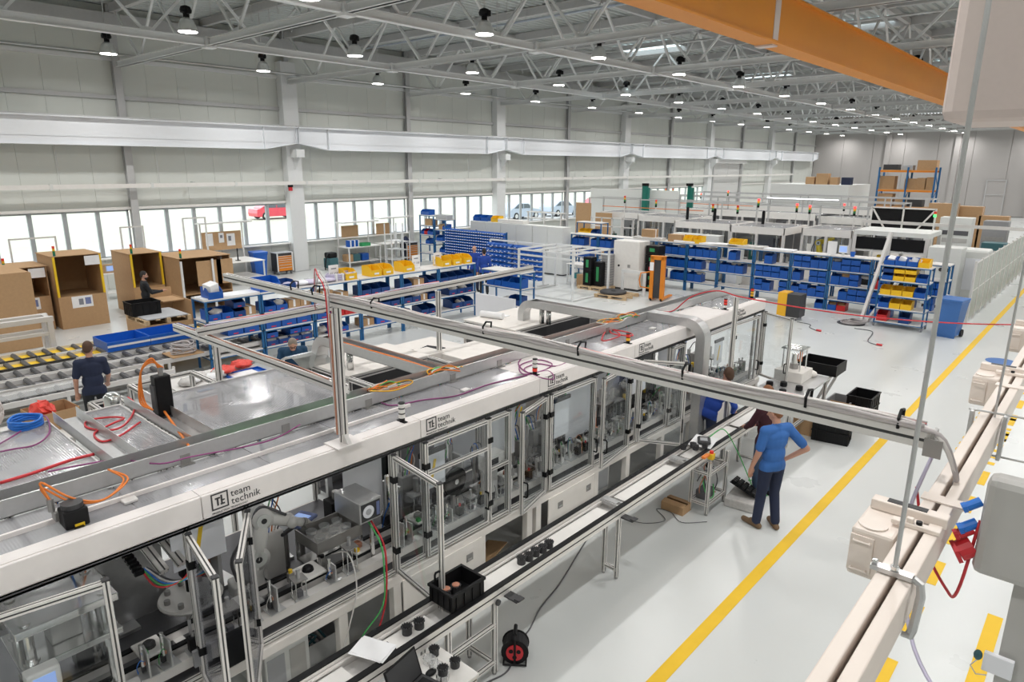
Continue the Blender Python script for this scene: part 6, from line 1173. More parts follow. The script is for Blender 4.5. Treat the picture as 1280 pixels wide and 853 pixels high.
# ---- far row along X, faces -Y
FY0,FY1=24.3,24.95; FXs=[-18.2,-16.75,-15.43,-13.92,-12.56,-11.25,-9.88,-8.54,-7.25,-5.93,-4.9,-3.75]; FL=(1.85,1.36,.88,.38)
fn=('cupboard end bay','second bay','white cabinet bay','orange stacker bay','bay past the stacker','half empty bay','grey cabinet bay','fullest bay','amber cart bay','red bin bay','slanted pole bay','fence end bay')
for i,(a,b) in enumerate(zip(FXs[:-1],FXs[1:])): shelf_unit('shelving_unit','blue steel shelving bay with pale boards in the far row, '+fn[i],a+.01,b-.01,FY0,FY1,FL,pw=.05)
def far_bins(i,lv,n,pat,m='binblue',h=.34):
    a,b=FXs[i]+.07,FXs[i+1]-.07; w=(b-a)/n
    for k,c in enumerate(pat):
        if c=='.': continue
        mm={'b':m,'B':m,'r':'binred','y':'binyellow','d':'bindark'}[c]
        sbin((a+w*(k+.5),FY0+.22,FL[lv]+.001),w*.94,.4,h if c!='B' else .22,0,mm,'in the far blue shelving, '+fn[i],'bins in far row bay %d'%(i+1),None,True)
        if c=='B': sbin((a+w*(k+.5),FY0+.22,FL[lv]+.223),w*.94,.4,.2,0,mm,'in the far blue shelving, '+fn[i],'bins in far row bay %d'%(i+1),None,True)
for i,rows in enumerate((('bb.b','.bb.','..b.'),('bb..','.b..','....'),('.b..','b.b.','....'),('bbbb','.bbb','b.bb'),('bbbb','bb.b','bb..'),('.b..','bbb.','....'),('.b..','BBBb','Bb.B'),('BBbb','b.BB','bBbB'),('bBBb','bbB.','cbBB'.replace('c','.')),('....','rB..','BBB.'),('....','..BB','B.B.'),('.bb.','b.b.','.bb.'))):
    if i>=len(FXs)-1: break
    for lv,pt in enumerate(rows): far_bins(i,lv+1,4,pt)
far_z=.02
for (i,k,m) in ((8,0,'b'),(8,1,'r'),(9,0,'b'),(9,1,'b'),(9,2,'b'),(7,3,'b')): 
    a,b=FXs[i]+.07,FXs[i+1]-.07; w=(b-a)/4; sbin((a+w*(k+.5),FY0+.22,.001),w*.94,.4,.3,0,'binred' if m=='r' else 'binblue','on the floor under the far shelving, '+fn[i],'floor bins under far row')
for i in range(14):
    x=-13.5+rb_.random()*9; lv=rb_.choice((1,2,3)); o=MB().ball((0,0,.06),(.2,.14,.07),10,6); tag(o.build('plastic_bag','plasticbag',None,True,(x,FY0+.3,FL[lv]+.26)),'clear plastic bag heaped over bins in the far shelving','bag','parts bags in the far shelving')
carton((-7.9,FY0+.3,.381),.4,.4,.26,'brown carton with a blue label in the far shelving'); carton((-6.9,FY0+.35,.02),.5,.4,.2,'open brown carton under the far shelving',op=True); carton((-6.6,FY0+.3,1.14),.5,.35,.18,'brown carton behind the red bin in the far shelving'); 
# things on top of the far row
for i,(px,py,sx,sz) in enumerate(((830,296,.55,.40),(862,299,.6,.28))): p=PZ(px,py,1.86); carton((p.x,FY0+.35,1.851),sx,.4,sz,('brown carton on the far shelving top','long brown carton at the shelving top beside grey cabinets')[i])
for i,(px,py,w) in enumerate(((880,300,.34),(892,301,.34),(938,305,.55))): p=PZ(px,py,1.86); sbin((p.x,FY0+.3,1.851),w,.4,.28,0,'binyellow','on top of the far shelving','bins on the far row top')
for i,(px,w) in enumerate(((905,1.2),(925,1.0),(960,1.4),(1010,1.2),(850,.9),(775,1.3))): p=PZ(px,304,1.86); o=tag(MB().bev(-w/2,-.25,0,w/2,.2,.05+.02*(i%3),.02).build('wrapped_sheets',('whitesheet','paper','plasticbag')[i%3],None,False,(p.x,FY0+.33,1.851)),'flat wrapped white package on top of the far shelving','package','white packages on the far row top')
t=thing('monitor','small monitor and white notice card on the far shelving top','monitor',(-7.12,FY0+.3,1.851)); MB().bx(-.35,-.02,0,-.05,.0,.45).build('notice','paper',t); MB().bev(.02,-.03,.08,.32,.02,.34,.01).build('housing','greypanel',t); MB().bx(.05,-.034,.12,.28,-.03,.31).build('display','screen',t); MB().bx(.14,-.04,0,.20,.04,.08).build('foot','greypanel',t)
tag(MB().lathe([(.06,0),(.085,.16),(.075,.16),(.05,.02)],(0,0,0),14).build('blue_cup','binbright',None,False,(-6.62,FY0+.2,1.851)),'small blue cup beside the monitor on the shelving','cup')
# ---- trolley with castors in front of the far row
TXa,TXb,TYa,TYb=-5.32,-3.98,22.75,23.35
shelf_unit('shelf_trolley','blue framed shelf trolley on castors in front of the far shelving',TXa,TXb,TYa,TYb,(1.90,1.45,1.0,.60,.18),castors=True,pw=.04)
def cart_bins(z,pat,h=.28):
    w=(TXb-TXa-.12)/4
    for k,c in enumerate(pat):
        if c!='.': sbin((TXa+.06+w*(k+.5),TYa+.22,z+.001),w*.94,.4,h,0,{'b':'binblue','y':'binyellow','r':'binred','d':'bindark'}[c],'on the shelf trolley','shelf trolley bins')
cart_bins(1.90,'bbby',.24); cart_bins(1.45,'byyb',.22); cart_bins(1.45+.225,'dyy.',.18); cart_bins(1.0,'yyyb',.26); cart_bins(.60,'byy.',.26); cart_bins(.18,'r.d.',.30)
for k in range(3): tag(MB().bx(-.1,-.12,0,.1,.12,.16).build('paper_bundle','paper',None,False,(TXa+.22+.32*k,TYa+.25,1.97)),'white papers in a bin on the shelf trolley','papers','papers on the shelf trolley').rotation_euler=(.3,.2,k)
for (x0,x1,lb) in ((-5.85,-5.75,'tall slanted pale pole leaning on the far shelving'),(-5.25,-5.6,'second slanted pole with coiled wires on the floor')):
    tag(MB().bar((x1,23.1,0),(x0+.35,24.2,2.75 if x0<-5.5 else 1.6),.09).build('leaning_pole','aluplain'),lb,'pole')
t=thing('wire_coil','coil of grey wire on a round base at the foot of the slanted poles','wire coil',(-5.9,22.6,0)); MB().lathe([(.4,0),(.4,.02),(.02,.02)],(0,0,0),24).build('base','darkgrey',t)
for k in range(6): MB().tube([((.3+.04*math.sin(k))*math.cos(a)+.04*k,(.25+.05*math.cos(k))*math.sin(a),.035+.02*k) for a in [2*math.pi*i/18 for i in range(19)]],.012,5).build('loop','cablegrey',t,True)
for i,(x,y,x2,y2) in enumerate(((-7.2,21.6,-6.35,20.8),(-5.6,21.9,-4.55,20.2))): cable('extension_cord','dark cord with red plug on the floor, '+('near the amber cart' if i==0 else 'near the wire coil'),spline([(x,y,.012),((x+x2)/2,y-.1,.012),(x2-.3,y2+.3,.012),(x2,y2,.012)],6),.012,'cabledark'); tag(MB().cyl((0,0,.03),(.14,-.02,.03),.03,8).build('red_plug','cablered',None,False,(x2,y2,0)),'red plug lying on the floor '+('near the amber cart' if i==0 else 'near the wire coil'),'plug')
# amber and black cart at the machine end
t=thing('equipment_cart','amber and black equipment cart behind the last open door','cart',(-7.6,22.0,0)); t.scale=(.80,.85,.66); MB().bev(-.42,-.3,.15,-.05,.3,1.30,.015).build('amber_panel','amber',t); MB().bev(-.05,-.32,.15,.48,.32,1.26,.02).build('black_case','darkgrey',t); MB().bx(-.3,-.3,.1,.4,.3,.15).build('base','aluplain',t)
for (x,y) in ((-.3,-.25),(.35,-.25),(-.3,.25),(.35,.25)): MB().cyl((x-.02,y,.05),(x+.02,y,.05),.05,10).build('castor','caster',t)
# ---- tall blue shelf, small bin walls, white cupboards
for i,(a,b) in enumerate(((-26.2,-25.15),(-25.1,-24.3))):
    shelf_unit('shelving_unit','tall blue shelf by the windows, '+('part with cartons' if i==0 else 'part beside the small bin wall'),a,b,22.45,23.1,(2.35,1.85,1.4,.95,.5) if i==0 else (2.2,1.7,1.15,.6),pw=.05)
    for lv,pat in ((2.35,'bb'),(1.4,'brbb'),(.95,'.b')) if i==0 else ((1.15,'bb'),(.6,'.bb'),(1.7,'..b')):
        w=(b-a-.1)/max(len(pat),3)
        for k,c in enumerate(pat):
            if c!='.': sbin((a+.05+w*(k+.5),22.7,lv+.001),w*.92,.4,.26,0,'binred' if c=='r' else 'binblue','in the tall blue shelf by the windows','bins in the tall shelf')
carton((-25.7,22.8,1.851),.5,.4,.3,'brown carton in the tall blue shelf'); carton((-24.7,22.8,1.701),.5,.4,.25,'brown carton beside the green box in the tall shelf'); tag(MB().bev(-.4,-.2,0,.4,.2,.2,.02).build('grey_case','greyboard',None,False,(-24.85,22.8,2.351) if 0 else (-24.7,22.75,2.201)),'grey flat case on top of the tall blue shelf','case')
# wall of small bins
t=thing('small_bin_rack','wall rack of small blue bins with white labels beside the two men','bin rack',(-22.4,22.6,0)); L0,L1=-24.25,-20.45
for x in (L0,-22.35,L1): MB((-22.4,22.6,0)).bx(x-.03,22.55,0,x+.03,22.6,1.85).build('upright','blueframe',t)
rows,cols=13,26; o=MB((-22.4,22.6,0))
for r in range(rows): MB((-22.4,22.6,0)).bx(L0,22.53,.16+.128*r,L1,22.56,.18+.128*r).build('rail','blueframe',t)
bmw=(L1-L0)/cols
ob=MB((-22.4,22.6,0)); ol=MB((-22.4,22.6,0))
for r in range(rows):
    for c in range(cols):
        x=L0+bmw*(c+.5); z=.18+.128*r; ob.prism([(22.53,z),(22.53,z+.10),(22.42,z+.10),(22.34,z+.06),(22.34,z)],'x',x-bmw*.45,x+bmw*.45)
        ol.bx(x-bmw*.28,22.335,z+.012,x+bmw*.28,22.34,z+.042)
tag(ob.build('small_bin','binblue',t),kind='stuff'); tag(ol.build('bin_label','paper',t),kind='stuff')
for i,(a,b) in enumerate(((-23.9,-21.9),(-21.88,-19.95),(-19.93,-18.2))):
    t=thing('white_cupboard','tall white cupboard behind the small bin wall, '+('next to the tall shelf','middle one','end one by the far shelving')[i],'cupboard',((a+b)/2,24.0,0)); MB().bev(-(b-a)/2,-.25,.05,(b-a)/2,.3,2.12,.01).build('body','greypanel',t); MB().bx(-(b-a)/2,-.2,0,(b-a)/2,.25,.05).build('plinth','darkgrey',t)
    for s in (-1,1): d=MB().bx(s*(b-a)/4-(b-a)/4+.01,-.27,.08,s*(b-a)/4+(b-a)/4-.01,-.25,2.1).build('door','greypanel',t); MB().bx(s*.06-.015,-.285,1.0,s*.06+.015,-.27,1.15).build('handle','darkgrey',d)
# second rack with tilted bin rails
for i,(a,b) in enumerate(((-19.9,-18.5),(-18.4,-17.0),(-16.9,-15.9))):
    if i==2: continue
    t=thing('bin_trolley','white framed mobile rack with rows of small blue bins, '+('next to the two men','beside the white pipe frame','')[i],'bin rack',((a+b)/2,20.95,0)); W2=(b-a)/2
    for s in (-1,1): MB().bx(s*W2-.03,-.03,.1,s*W2+.03,.03,1.72).build('upright','steelwhite',t); MB().bx(s*W2-.03,-.35,.06,s*W2+.03,.35,.12).bx(s*W2-.02,-.33,0,s*W2+.02,.33,.06).build('foot','steelwhite',t)
    MB().bx(-W2,-.03,1.68,W2,.03,1.74).build('top_bar','steelwhite',t)
    ob=MB(); ol=MB()
    for r in range(7):
        z=.28+.2*r; MB().bx(-W2,-.05,z-.02,W2,-.02,z).build('rail','steelwhite',t); n=6; w=2*W2/n
        for c in range(n): x=-W2+w*(c+.5); ob.prism([(-.05,z),(-.05,z+.13),(-.18,z+.13),(-.26,z+.07),(-.26,z)],'x',x-w*.45,x+w*.45); ol.bx(x-w*.14,-.266,z+.015,x+w*.14,-.261,z+.038)
    tag(ob.build('small_bin','binblue',t),kind='stuff'); tag(ol.build('bin_label','paper',t),kind='stuff')
# white pipe frame on the open floor
t=thing('tube_stand','white square tube frame standing on the open floor','frame',(-15.6,20.3,0)); q=(-15.6,20.3,0); a,b,c,d=-16.9,-14.35,19.35,21.6
for x in (a,b):
    for y in (c,d): MB(q).bx(x-.035,y-.035,0,x+.035,y+.035,1.72).build('post','steelwhite',t)
for z in (1.69,1.50): 
    for y in (c,d): MB(q).bx(a,y-.03,z-.03,b,y+.03,z+.03).build('rail','steelwhite',t)
for x in (a,-16.2,-15.6,-15.0,b): MB(q).bx(x-.03,c,1.66,x+.03,d,1.72).build('rail','steelwhite',t)
for x in (a,b): MB(q).bx(x-.03,c,.02,x+.03,d,.07).build('floor_rail','steelwhite',t)
MB(q).bx(a,c-.03,.02,b,c+.03,.07).build('floor_rail','steelwhite',t)
bench('workbench','small white table with a teal box behind the pipe frame',-16.9,-15.9,22.3,23.0,.85,'white','steelwhite',[.25]); tag(MB().bev(-.3,-.2,0,.3,.2,.2,.02).build('teal_case','teal',None,False,(-16.4,22.6,.251)),'teal case on the lower shelf of the small white table','case')
pallet('wooden pallet with a black disc by the white cabinet',(-13.75,21.3,0),.1,1.3,1.1); tag(MB().lathe([(.48,0),(.5,.02),(.5,.07),(.46,.09),(.08,.09),(.08,.11),(.01,.11)],(0,0,0),32).build('black_disc','darkgrey',None,False,(-13.9,21.3,.126)),'large round black disc lying on the wooden pallet','disc'); pallet('wooden pallet under the black boxes',(-15.3,22.2,0),0,1.2,.9)
for i,(x,y,z,h) in enumerate(((-15.6,22.15,.126,.62),(-15.6,22.15,.75,.5),(-15.2,22.3,.126,.95),(-15.0,22.55,.126,1.25))):
    t=thing('black_box',('black box with green stripe at the pallet corner','black box with green stripe stacked on another','taller black box with green stripe on the pallet','dark ribbed box column beside the black boxes')[i],'box',(x,y,z)); MB().bev(-.19,-.19,0,.19,.19,h,.01).build('body','black' if i<3 else 'stain',t)
    if i<3: MB().bx(-.06,-.195,h*.2,.06,-.19,h*.8).build('green_stripe','green',t)
    else: [MB().bx(-.2,-.2,.1+.1*k,.2,.2,.115+.1*k).build('rib','greybox',t) for k in range(11)]
carton((-16.0,22.3,0),.4,.4,.5,'brown carton beside the black boxes'); 
t=thing('white_cabinet','tall white electrical cabinet with round lock on the open floor','cabinet',(-14.25,23.05,0)); MB().bev(-.62,-.35,.08,.55,.40,1.92,.01).build('body','white',t); MB().bx(-.6,-.36,.1,.53,-.35,1.9).build('door','white',t); MB().bx(-.6,-.33,0,.53,.38,.08).build('plinth','darkgrey',t); MB().cyl((-.35,-.36,.95),(-.35,-.375,.95),.045,12).build('lock','black',t); MB().bx(.05,-.365,.9,.17,-.36,1.02).build('switch_plate','midmetal',t)
t=thing('black_box_tower','tower of black crates with green labels beside the white cabinet','crates',(-13.35,23.3,0))
for k in range(5): MB().bev(-.28,-.25,.36*k,.28,.25,.36*k+.345,.01).build('crate','black',t); MB().bx(-.12,-.256,.36*k+.12,.1,-.25,.36*k+.25).build('label','green' if k!=2 else 'cablered',t)
t=thing('white_window_frame','white square window frame leaning in front of the cabinet','frame',(-13.45,21.95,0),.1); w=.5
for (a,b) in (((-w,0),(-w+.1,.95)),((w-.1,0),(w,.95)),((-w+.1,0),(w-.1,.1)),((-w+.1,.85),(w-.1,.95))): MB().bx(a[0],-.03,a[1],b[0],.03,b[1]).build('bar','steelwhite',t)
t=thing('hand_stacker','orange pallet stacker mast on the open floor','stacker',(-12.25,21.6,0),.15)
for s in (-1,1): MB().bev(s*.2-.07,-.06,.05,s*.2+.07,.10,1.62,.01).build('mast_rail','orange',t); MB().bx(s*.18-.06,.1,.05,s*.18+.06,1.0,.11).build('fork','orange',t); MB().cyl((s*.2-.03,-.02,.06),(s*.2+.03,-.02,.06),.06,12).build('wheel','rubber',t)
MB().bx(-.27,-.06,1.50,.27,.10,1.64).build('top_bar','orange',t); MB().tube([(-.27,-.05,.45),(-.55,-.2,.5),(-.6,-.2,.75),(-.55,-.2,1.0),(-.27,-.05,1.05)],.025,8).build('handle','orange',t,True); MB().bx(-.13,-.02,.1,.13,.06,1.5).build('inner_mast','darkgrey',t); MB().bx(-.28,-.068,1.1,-.13,-.061,1.4).build('label','paper',t)
# ================================================================== MACHINE END: TEST TABLE, CRATES
t=thing('test_table','aluminium test table with small posts at the end of the machine','test table',(-4.15,12.3,0)); q=(-4.15,12.3,0)
MB(q).bev(-4.55,11.35,.80,-3.72,13.4,.83,.006).build('table_plate','sheetmetal',t)
for (x,y) in ((-4.5,11.45),(-3.78,11.45),(-4.5,13.3),(-3.78,13.3)): MB(q).prof((x,y,0),(x,y,.80),.06).build('leg',['alu','slot'],t)
MB(q).prof((-3.78,11.45,.3),(-3.78,13.3,.3),.05).build('brace',['alu','slot'],t); MB(q).prof((-4.5,11.45,.3),(-3.78,11.45,.3),.05).build('brace',['alu','slot'],t)
t=thing('test_tower','steel test tower with four rods and an orange clamp on the test table','test device',(-4.25,12.85,.83)); MB().bev(-.26,-.28,0,.26,.28,.20,.01).build('base_block','cream',t)
for x in (-.16,.16):
    for y in (-.16,.16): MB().cyl((x,y,.2),(x,y,.62),.014,8).build('rod','chrome',t)
MB().bx(-.2,-.2,.60,.2,.2,.62).build('top_plate','chrome',t); MB().cyl((0,0,.3),(0,0,.5),.06,14).build('cylinder','chrome',t); MB().bx(.08,.0,.35,.12,.05,.55).build('clamp','cableorange',t); MB().cyl((0,0,.2),(0,0,.3),.08,14).build('seat','midmetal',t)
for i,(x,y) in enumerate(((-4.3,11.75),(-4.05,11.8),(-3.9,12.2),(-4.2,12.25),(-4.4,12.1))): tag(MB().lathe([(.06,0),(.065,.02),(.06,.08),(.02,.09)],(0,0,0),14).build('black_part','black',None,False,(x,y,.831)),'black round part lying on the test table','part','black parts on the test table')
tag(MB().bx(-.2,-.14,0,.2,.14,.004).build('paper_sheet','paper',None,False,(-4.25,11.55,.832)),'white paper sheet on the edge of the test table','paper')
t=thing('angled_bin_rack','black angled bin on slanted legs at the far end of the test table','bin rack',(-4.0,13.95,0)); MB().open_box(-.45,-.32,.78,.30,.32,1.0,.02).build('bin','black',t)
for (x0,x1) in ((-.4,-.3),(.2,-.1)): MB().bar((x1,-.28,0),(x0,-.28,.78),.05).build('leg','aluplain',t); MB().bar((x1,.28,0),(x0,.28,.78),.05).build('leg','aluplain',t)
tag(MB().ball((0,0,.06),(.14,.1,.07),10,6).build('cloth_bundle','cream',None,True,(-4.05,13.2,.831)),'cream cloth bundle beside the angled black bin','cloth')
crate('plastic_crate','grey plastic crate standing beside the test table',(-3.45,13.25,0),.4,.6,.5,'stain'); carton((-3.35,12.75,0),.42,.5,.52,'open cardboard carton with fluted edge beside the black crates',op=True); carton((-3.75,12.45,0),.4,.45,.42,'printed brown carton under the test table side')
for i in range(3): crate('plastic_crate',('black crate at the bottom of the stack','black crate in the middle of the stack','black crate on top of the stack')[i]+' behind the cartons',(-3.12,13.45,.215*i),.42,.6,.21,'black')
for i in range(2): crate('plastic_crate',('lower','upper')[i]+' black crate with a green label in front of the cartons',(-3.30,12.35,.215*i),.6,.42,.21,'black',.15)
# ================================================================== FAR MACHINES
rf=random.Random(9)
def far_cell(label,x0,x1,y0,y1,z,inner,zf=.28,group=None,screens=False):
    q=((x0+x1)/2,(y0+y1)/2,0); t=thing('assembly_cell',label,'machine',q,0,group)
    for x in (x0,x1,(x0+x1)/2):
        for y in (y0,y1): MB(q).bx(x-.05,y-.05,0,x+.05,y+.05,z-zf).build('post','aluplain',t)
    for (a,b) in (((x0-.04,y0-.05),(x1+.04,y0)),((x0-.04,y1),(x1+.04,y1+.05)),((x0-.05,y0-.05),(x0,y1+.05)),((x1,y0-.05),(x1+.05,y1+.05))): MB(q).bx(a[0],a[1],z-zf,b[0],b[1],z).build('fascia_panel','white',t)
    MB(q).bx(x0,y0,z-.05,x1,y1,z-.02).build('roof_sheet','roofsheet',t); MB(q).bx(x0,y0-.02,0,x1,y0+.02,.75).build('base_panel','cream',t); MB(q).bx(x1-.02,y0,0,x1+.02,y1,.75).build('base_panel','cream',t); MB(q).bx(x0,y0,.75,x1,y1,.78).build('machine_bed','midmetal',t)
    MB(q).bx(x0+.05,y0,.80,(x0+x1)/2-.05,y0+.01,z-zf).build('pane','glass',t); MB(q).bx((x0+x1)/2+.05,y0,.80,x1-.05,y0+.01,z-zf).build('pane','glass',t); MB(q).bx(x0+.05,y1-.02,.8,x1-.05,y1,z-zf).build('back_panel','stain' if rf.random()<.6 else 'midmetal',t)
    n=int((x1-x0)/.32)
    for k in range(n):
        x=x0+.2+(x1-x0-.4)*(k+.5)/n; y=y0+.25+rf.random()*(y1-y0-.6); h=.3+.9*rf.random(); m=rf.choice(['midmetal','darkmetal','sheetmetal','black','greybox','chrome','greendark'])
        MB(q).bev(x-.1,y-.1,.78,x+.1,y+.1,.78+h,.01).build('station',m,t); MB(q).cyl((x+.05,y-.12,.78+h*.4),(x+.05,y-.12,.9+h),.03,8).build('cylinder','chrome',t)
    if inner=='robot': pass
    return t
def lbl(): pass
Yc=28.0
far_cell('white fascia assembly cell beyond the far shelving, beside the green cylinder',-20.9,-18.3,30.6,32.6,2.4,''); far_cell('white fascia assembly cell beyond the shelving, above the brown carton',-18.0,-15.2,29.6,31.6,2.4,'')
far_cell('white fascia assembly cell beyond the shelving with grey cabinets',-14.9,-12.35,27.6,29.8,2.4,''); far_cell('white fascia assembly cell with teal panel beyond the shelving',-12.1,-9.95,27.2,29.6,2.4,''); far_cell('white fascia assembly cell with the yellow robot inside',-9.5,-7.7,28.0,30.2,2.4,'')
robot('yellow robot arm inside the cell beyond the shelving',(-8.95,28.35,.85),R(-80),1.42,'robotyellow',a1=-10,a2=20)
# glazed black cell with screens
t=thing('test_cell','grey test cell with black glazed panels and green display beyond the shelving','machine',(-6.4,28.9,0)); q=(-6.4,28.9,0)
MB(q).bx(-7.6,27.9,2.30,-5.1,30.0,2.46).build('roof_edge','greypanel',t)
for x in (-7.55,-6.35,-5.15):
    for y in (27.95,29.95): MB(q).bx(x-.06,y-.06,0,x+.06,y+.06,2.3).build('post','aluplain',t)
for (a,b) in ((-7.49,-6.41),(-6.29,-5.21)):
    MB(q).bx(a,27.93,1.78,b,27.96,2.22).build('black_panel','black',t); MB(q).bx(a,27.91,1.70,b,27.97,1.76).build('rail','aluplain',t); MB(q).bx(a,27.93,.4,b,27.96,1.05).build('black_panel','black',t); MB(q).bx(a,27.91,1.08,b,27.97,1.14).build('rail','aluplain',t)
    for k in range(5): MB(q).bx(a+.08+.2*k,28.3,.9,a+.2+.2*k,28.5,1.3+.3*rf.random()).build('station',rf.choice(['midmetal','sheetmetal','yellow','darkmetal','robotyellow']),t)
p_=MB(q).bev(-5.45,27.82,1.2,-5.05,27.92,1.62,.01).build('control_panel','greypanel',t); MB(q).bx(-5.38,27.81,1.38,-5.14,27.82,1.54).build('display','screengreen',p_)
t=thing('black_hood','black curtain hood with white braces above the test cell','hood',(-6.9,32.0,0)); 
MB((-6.9,32.,0)).bx(-8.1,31.95,2.2,-5.75,32.0,3.10).build('curtain','black',t)
for (a,b) in (((-8.1,2.15),(-8.1,3.15)),((-5.75,2.15),(-5.75,3.15)),((-6.9,2.15),(-6.9,3.15)),((-8.1,3.12),(-5.75,3.12)),((-8.05,3.05),(-7.5,2.2)),((-5.8,3.05),(-6.4,2.2))): MB((-6.9,32.,0)).bar((a[0],31.92,a[1]),(b[0],31.92,b[1]),.06).build('brace','white',t)
for x in (-8.1,-5.75): MB((-6.9,32.,0)).bx(x-.04,31.9,0,x+.04,31.98,2.2).build('leg','white',t)
t=thing('electrical_cabinet','grey electrical cabinet with round ports right of the test cell','cabinet',(-4.45,27.6,0)); MB().bev(-.5,-.4,.1,.5,.5,2.1,.02).build('body','greypanel',t); MB().bx(-.45,-.38,0,.45,.45,.1).build('plinth','darkgrey',t); [MB().cyl((-.25+.22*k,-.4,1.35),(-.25+.22*k,-.42,1.35),.07,12).build('port','darkgrey',t) for k in range(3)]
t=thing('grey_curtain_cabinet','tall rounded grey machine housing beside the electrical cabinet','machine',(-3.75,28.6,0)); MB().bev(-.45,-.4,0,.45,.5,2.0,.08).build('housing','greypanel',t); MB().bx(-.2,-.41,.6,.3,-.4,1.7).build('door','whitesheet',t)
# grey boxes (cabinets) behind the bays
for i,(x,y,w,h) in enumerate(((-13.9,27.0,1.3,1.95),(-12.9,27.0,.9,1.95),(-11.6,26.6,.5,1.9))): t=thing('grey_cabinet',('wide pale grey cabinet behind the half empty bay','pale grey cabinet next to the wide one','whiteboard cabinet with blue notes behind the shelving')[i],'cabinet',(x,y,0)); MB().bev(-w/2,-.2,.1,w/2,.3,h,.02).build('body','greypanel',t); MB().bx(-w/2+.05,-.18,0,w/2-.05,.28,.1).build('plinth','darkgrey',t); MB().bx(-w/2+.04,-.21,.15,w/2-.04,-.2,h-.08).build('door','greypanel' if i<2 else 'whitesheet',t)
# second and third lines: long white fascia machines further back
def line_machine(label,x0,x1,y,z,d=2.0):
    q=((x0+x1)/2,y,0); t=thing('machine_line',label,'machine',q)
    MB(q).bx(x0,y,z-.35,x1,y+.05,z).build('fascia_panel','white',t); MB(q).bx(x0,y+.05,z-.1,x1,y+d,z-.06).build('roof_sheet','roofsheet',t); MB(q).bx(x0,y+.02,0,x1,y+.06,.8).build('base_panel','cream',t); MB(q).bx(x0,y+d,0,x1,y+d+.05,z-.35).build('back_panel','stain',t)
    n=max(2,int((x1-x0)/1.2))
    for k in range(n+1): x=x0+(x1-x0)*k/n; MB(q).bx(x-.05,y-.0,.0,x+.05,y+.1,z-.35).build('post','aluplain',t)
    for k in range(int((x1-x0)/.5)): x=x0+.3+.5*k; h=.4+rf.random(); MB(q).bev(x-.15,y+.5,.0,x+.15,y+.9,.8+h,.01).build('station',rf.choice(['midmetal','darkmetal','sheetmetal','greybox','stain']),t)
line_machine('long white machine line in the second row behind the cells',-24.0,-12.2,37.5,2.35); line_machine('white machine line in the second row behind the test cell',-11.5,-6.8,36.2,2.35); line_machine('long white machine line in the third row near the pale room',-24.5,-9.0,44.0,2.35)
for i,(y,z) in enumerate(((34.5,2.9),(41.0,2.9),(48,2.9))):
    t=thing('overhead_rail','thin grey overhead profile frame above the far machines, '+('first','second','third')[i]+' row back','frame',(-15.5,y,0)); 
    for k in range(7): MB().bx(-9+2.6*k-.035,-.035,0,-9+2.6*k+.035,.035,z).build('post','steelgrey',t)
    MB().bx(-9,-.03,z-.06,6.6,.03,z).build('rail','steelgrey',t); MB().bx(-9,1.5,z-.06,6.6,1.56,z).build('rail','steelgrey',t)
    for k in range(7): MB().bx(-9+2.6*k-.035,1.5,0,-9+2.6*k+.035,1.57,z).build('post','steelgrey',t); MB().bx(-9+2.6*k-.03,0,z-.05,-9+2.6*k+.03,1.5,z-.01).build('cross_rail','steelgrey',t)
    if i<2: MB().bx(-8.,-.04,z-.5,-1.5,-.03,z-.46).build('orange_hose','cableorange',t)
tag(MB().bx(-2.0,-.05,0,2.0,.05,.04).build('light_tube','tube',None,False,(-14.2,41.02,2.93)),'glowing light tube on the frame above the far machines','lamp')
# signal towers on the cells
def tower(px,py,lit,label,y,zb=2.38):
    p=PY(px,py,y); t=thing('signal_tower',label,'signal light',(p.x,y,zb)); h=max(.15,p.z-zb-.12); MB().cyl((0,0,0),(0,0,h),.02,8).build('pole','aluplain',t)
    MB().cyl((0,0,h),(0,0,h+.09),.05,10).build('base','black',t)
    for k,c in enumerate(('signalgreen','amber','ledred' if lit else 'signalred')): MB().cyl((0,0,h+.09+.09*k),(0,0,h+.18+.09*k),.05,10).build('lens',c,t)
tw=[(781,251,0,29.9,'beside the white partition'),(820,256,0,31.0,'right of the green cylinder'),(891,262,0,28.3,'on the grey cabinet cell'),(922,264,0,28.0,'by the orange hose'),(948,256,1,28.4,'lit red on the teal panel cell'),(996,262,1,29.0,'lit red near the light tube'),(1012,264,1,30.0,'lit red left of the yellow boxes'),(1055,261,1,37.,'lit red behind the yellow boxes'),(1068,266,1,29.5,'lit red beside the black hood'),(910,243,1,45.,'lit red far behind the cells'),(876,246,1,45.,'lit red under the roller door'),(832,240,0,45.,'far back near the windows'),(841,240,0,46,'far back second near the windows')]
for (px,py,lit,y,l) in tw: tower(px,py,lit,'three colour signal tower '+l,y,0)
t=thing('signal_tower','green lit signal tower right of the black hood','signal light',PY(1168,274,29.5)); MB().cyl((0,0,-.5),(0,0,0),.02,8).build('pole','aluplain',t); MB().cyl((0,0,0),(0,0,.1),.05,10).build('lens','ledgreen',t); MB().cyl((0,0,.1),(0,0,.2),.05,10).build('cap','signalred',t); t.location.z=2.97
for i,(px,m) in enumerate(((857,'black'),(952,'black'),(891,'black'))):
    p=PY(px,283,28.5); tag(MB().cyl((0,0,0),(0,0,.52),.065,12).cyl((0,0,.52),(0,0,.56),.045,12).build('black_cylinder',m,None,False,(p.x,28.6,2.401)),'tall black cylinder on a cell roof','cylinder','black cylinders on cell roofs')
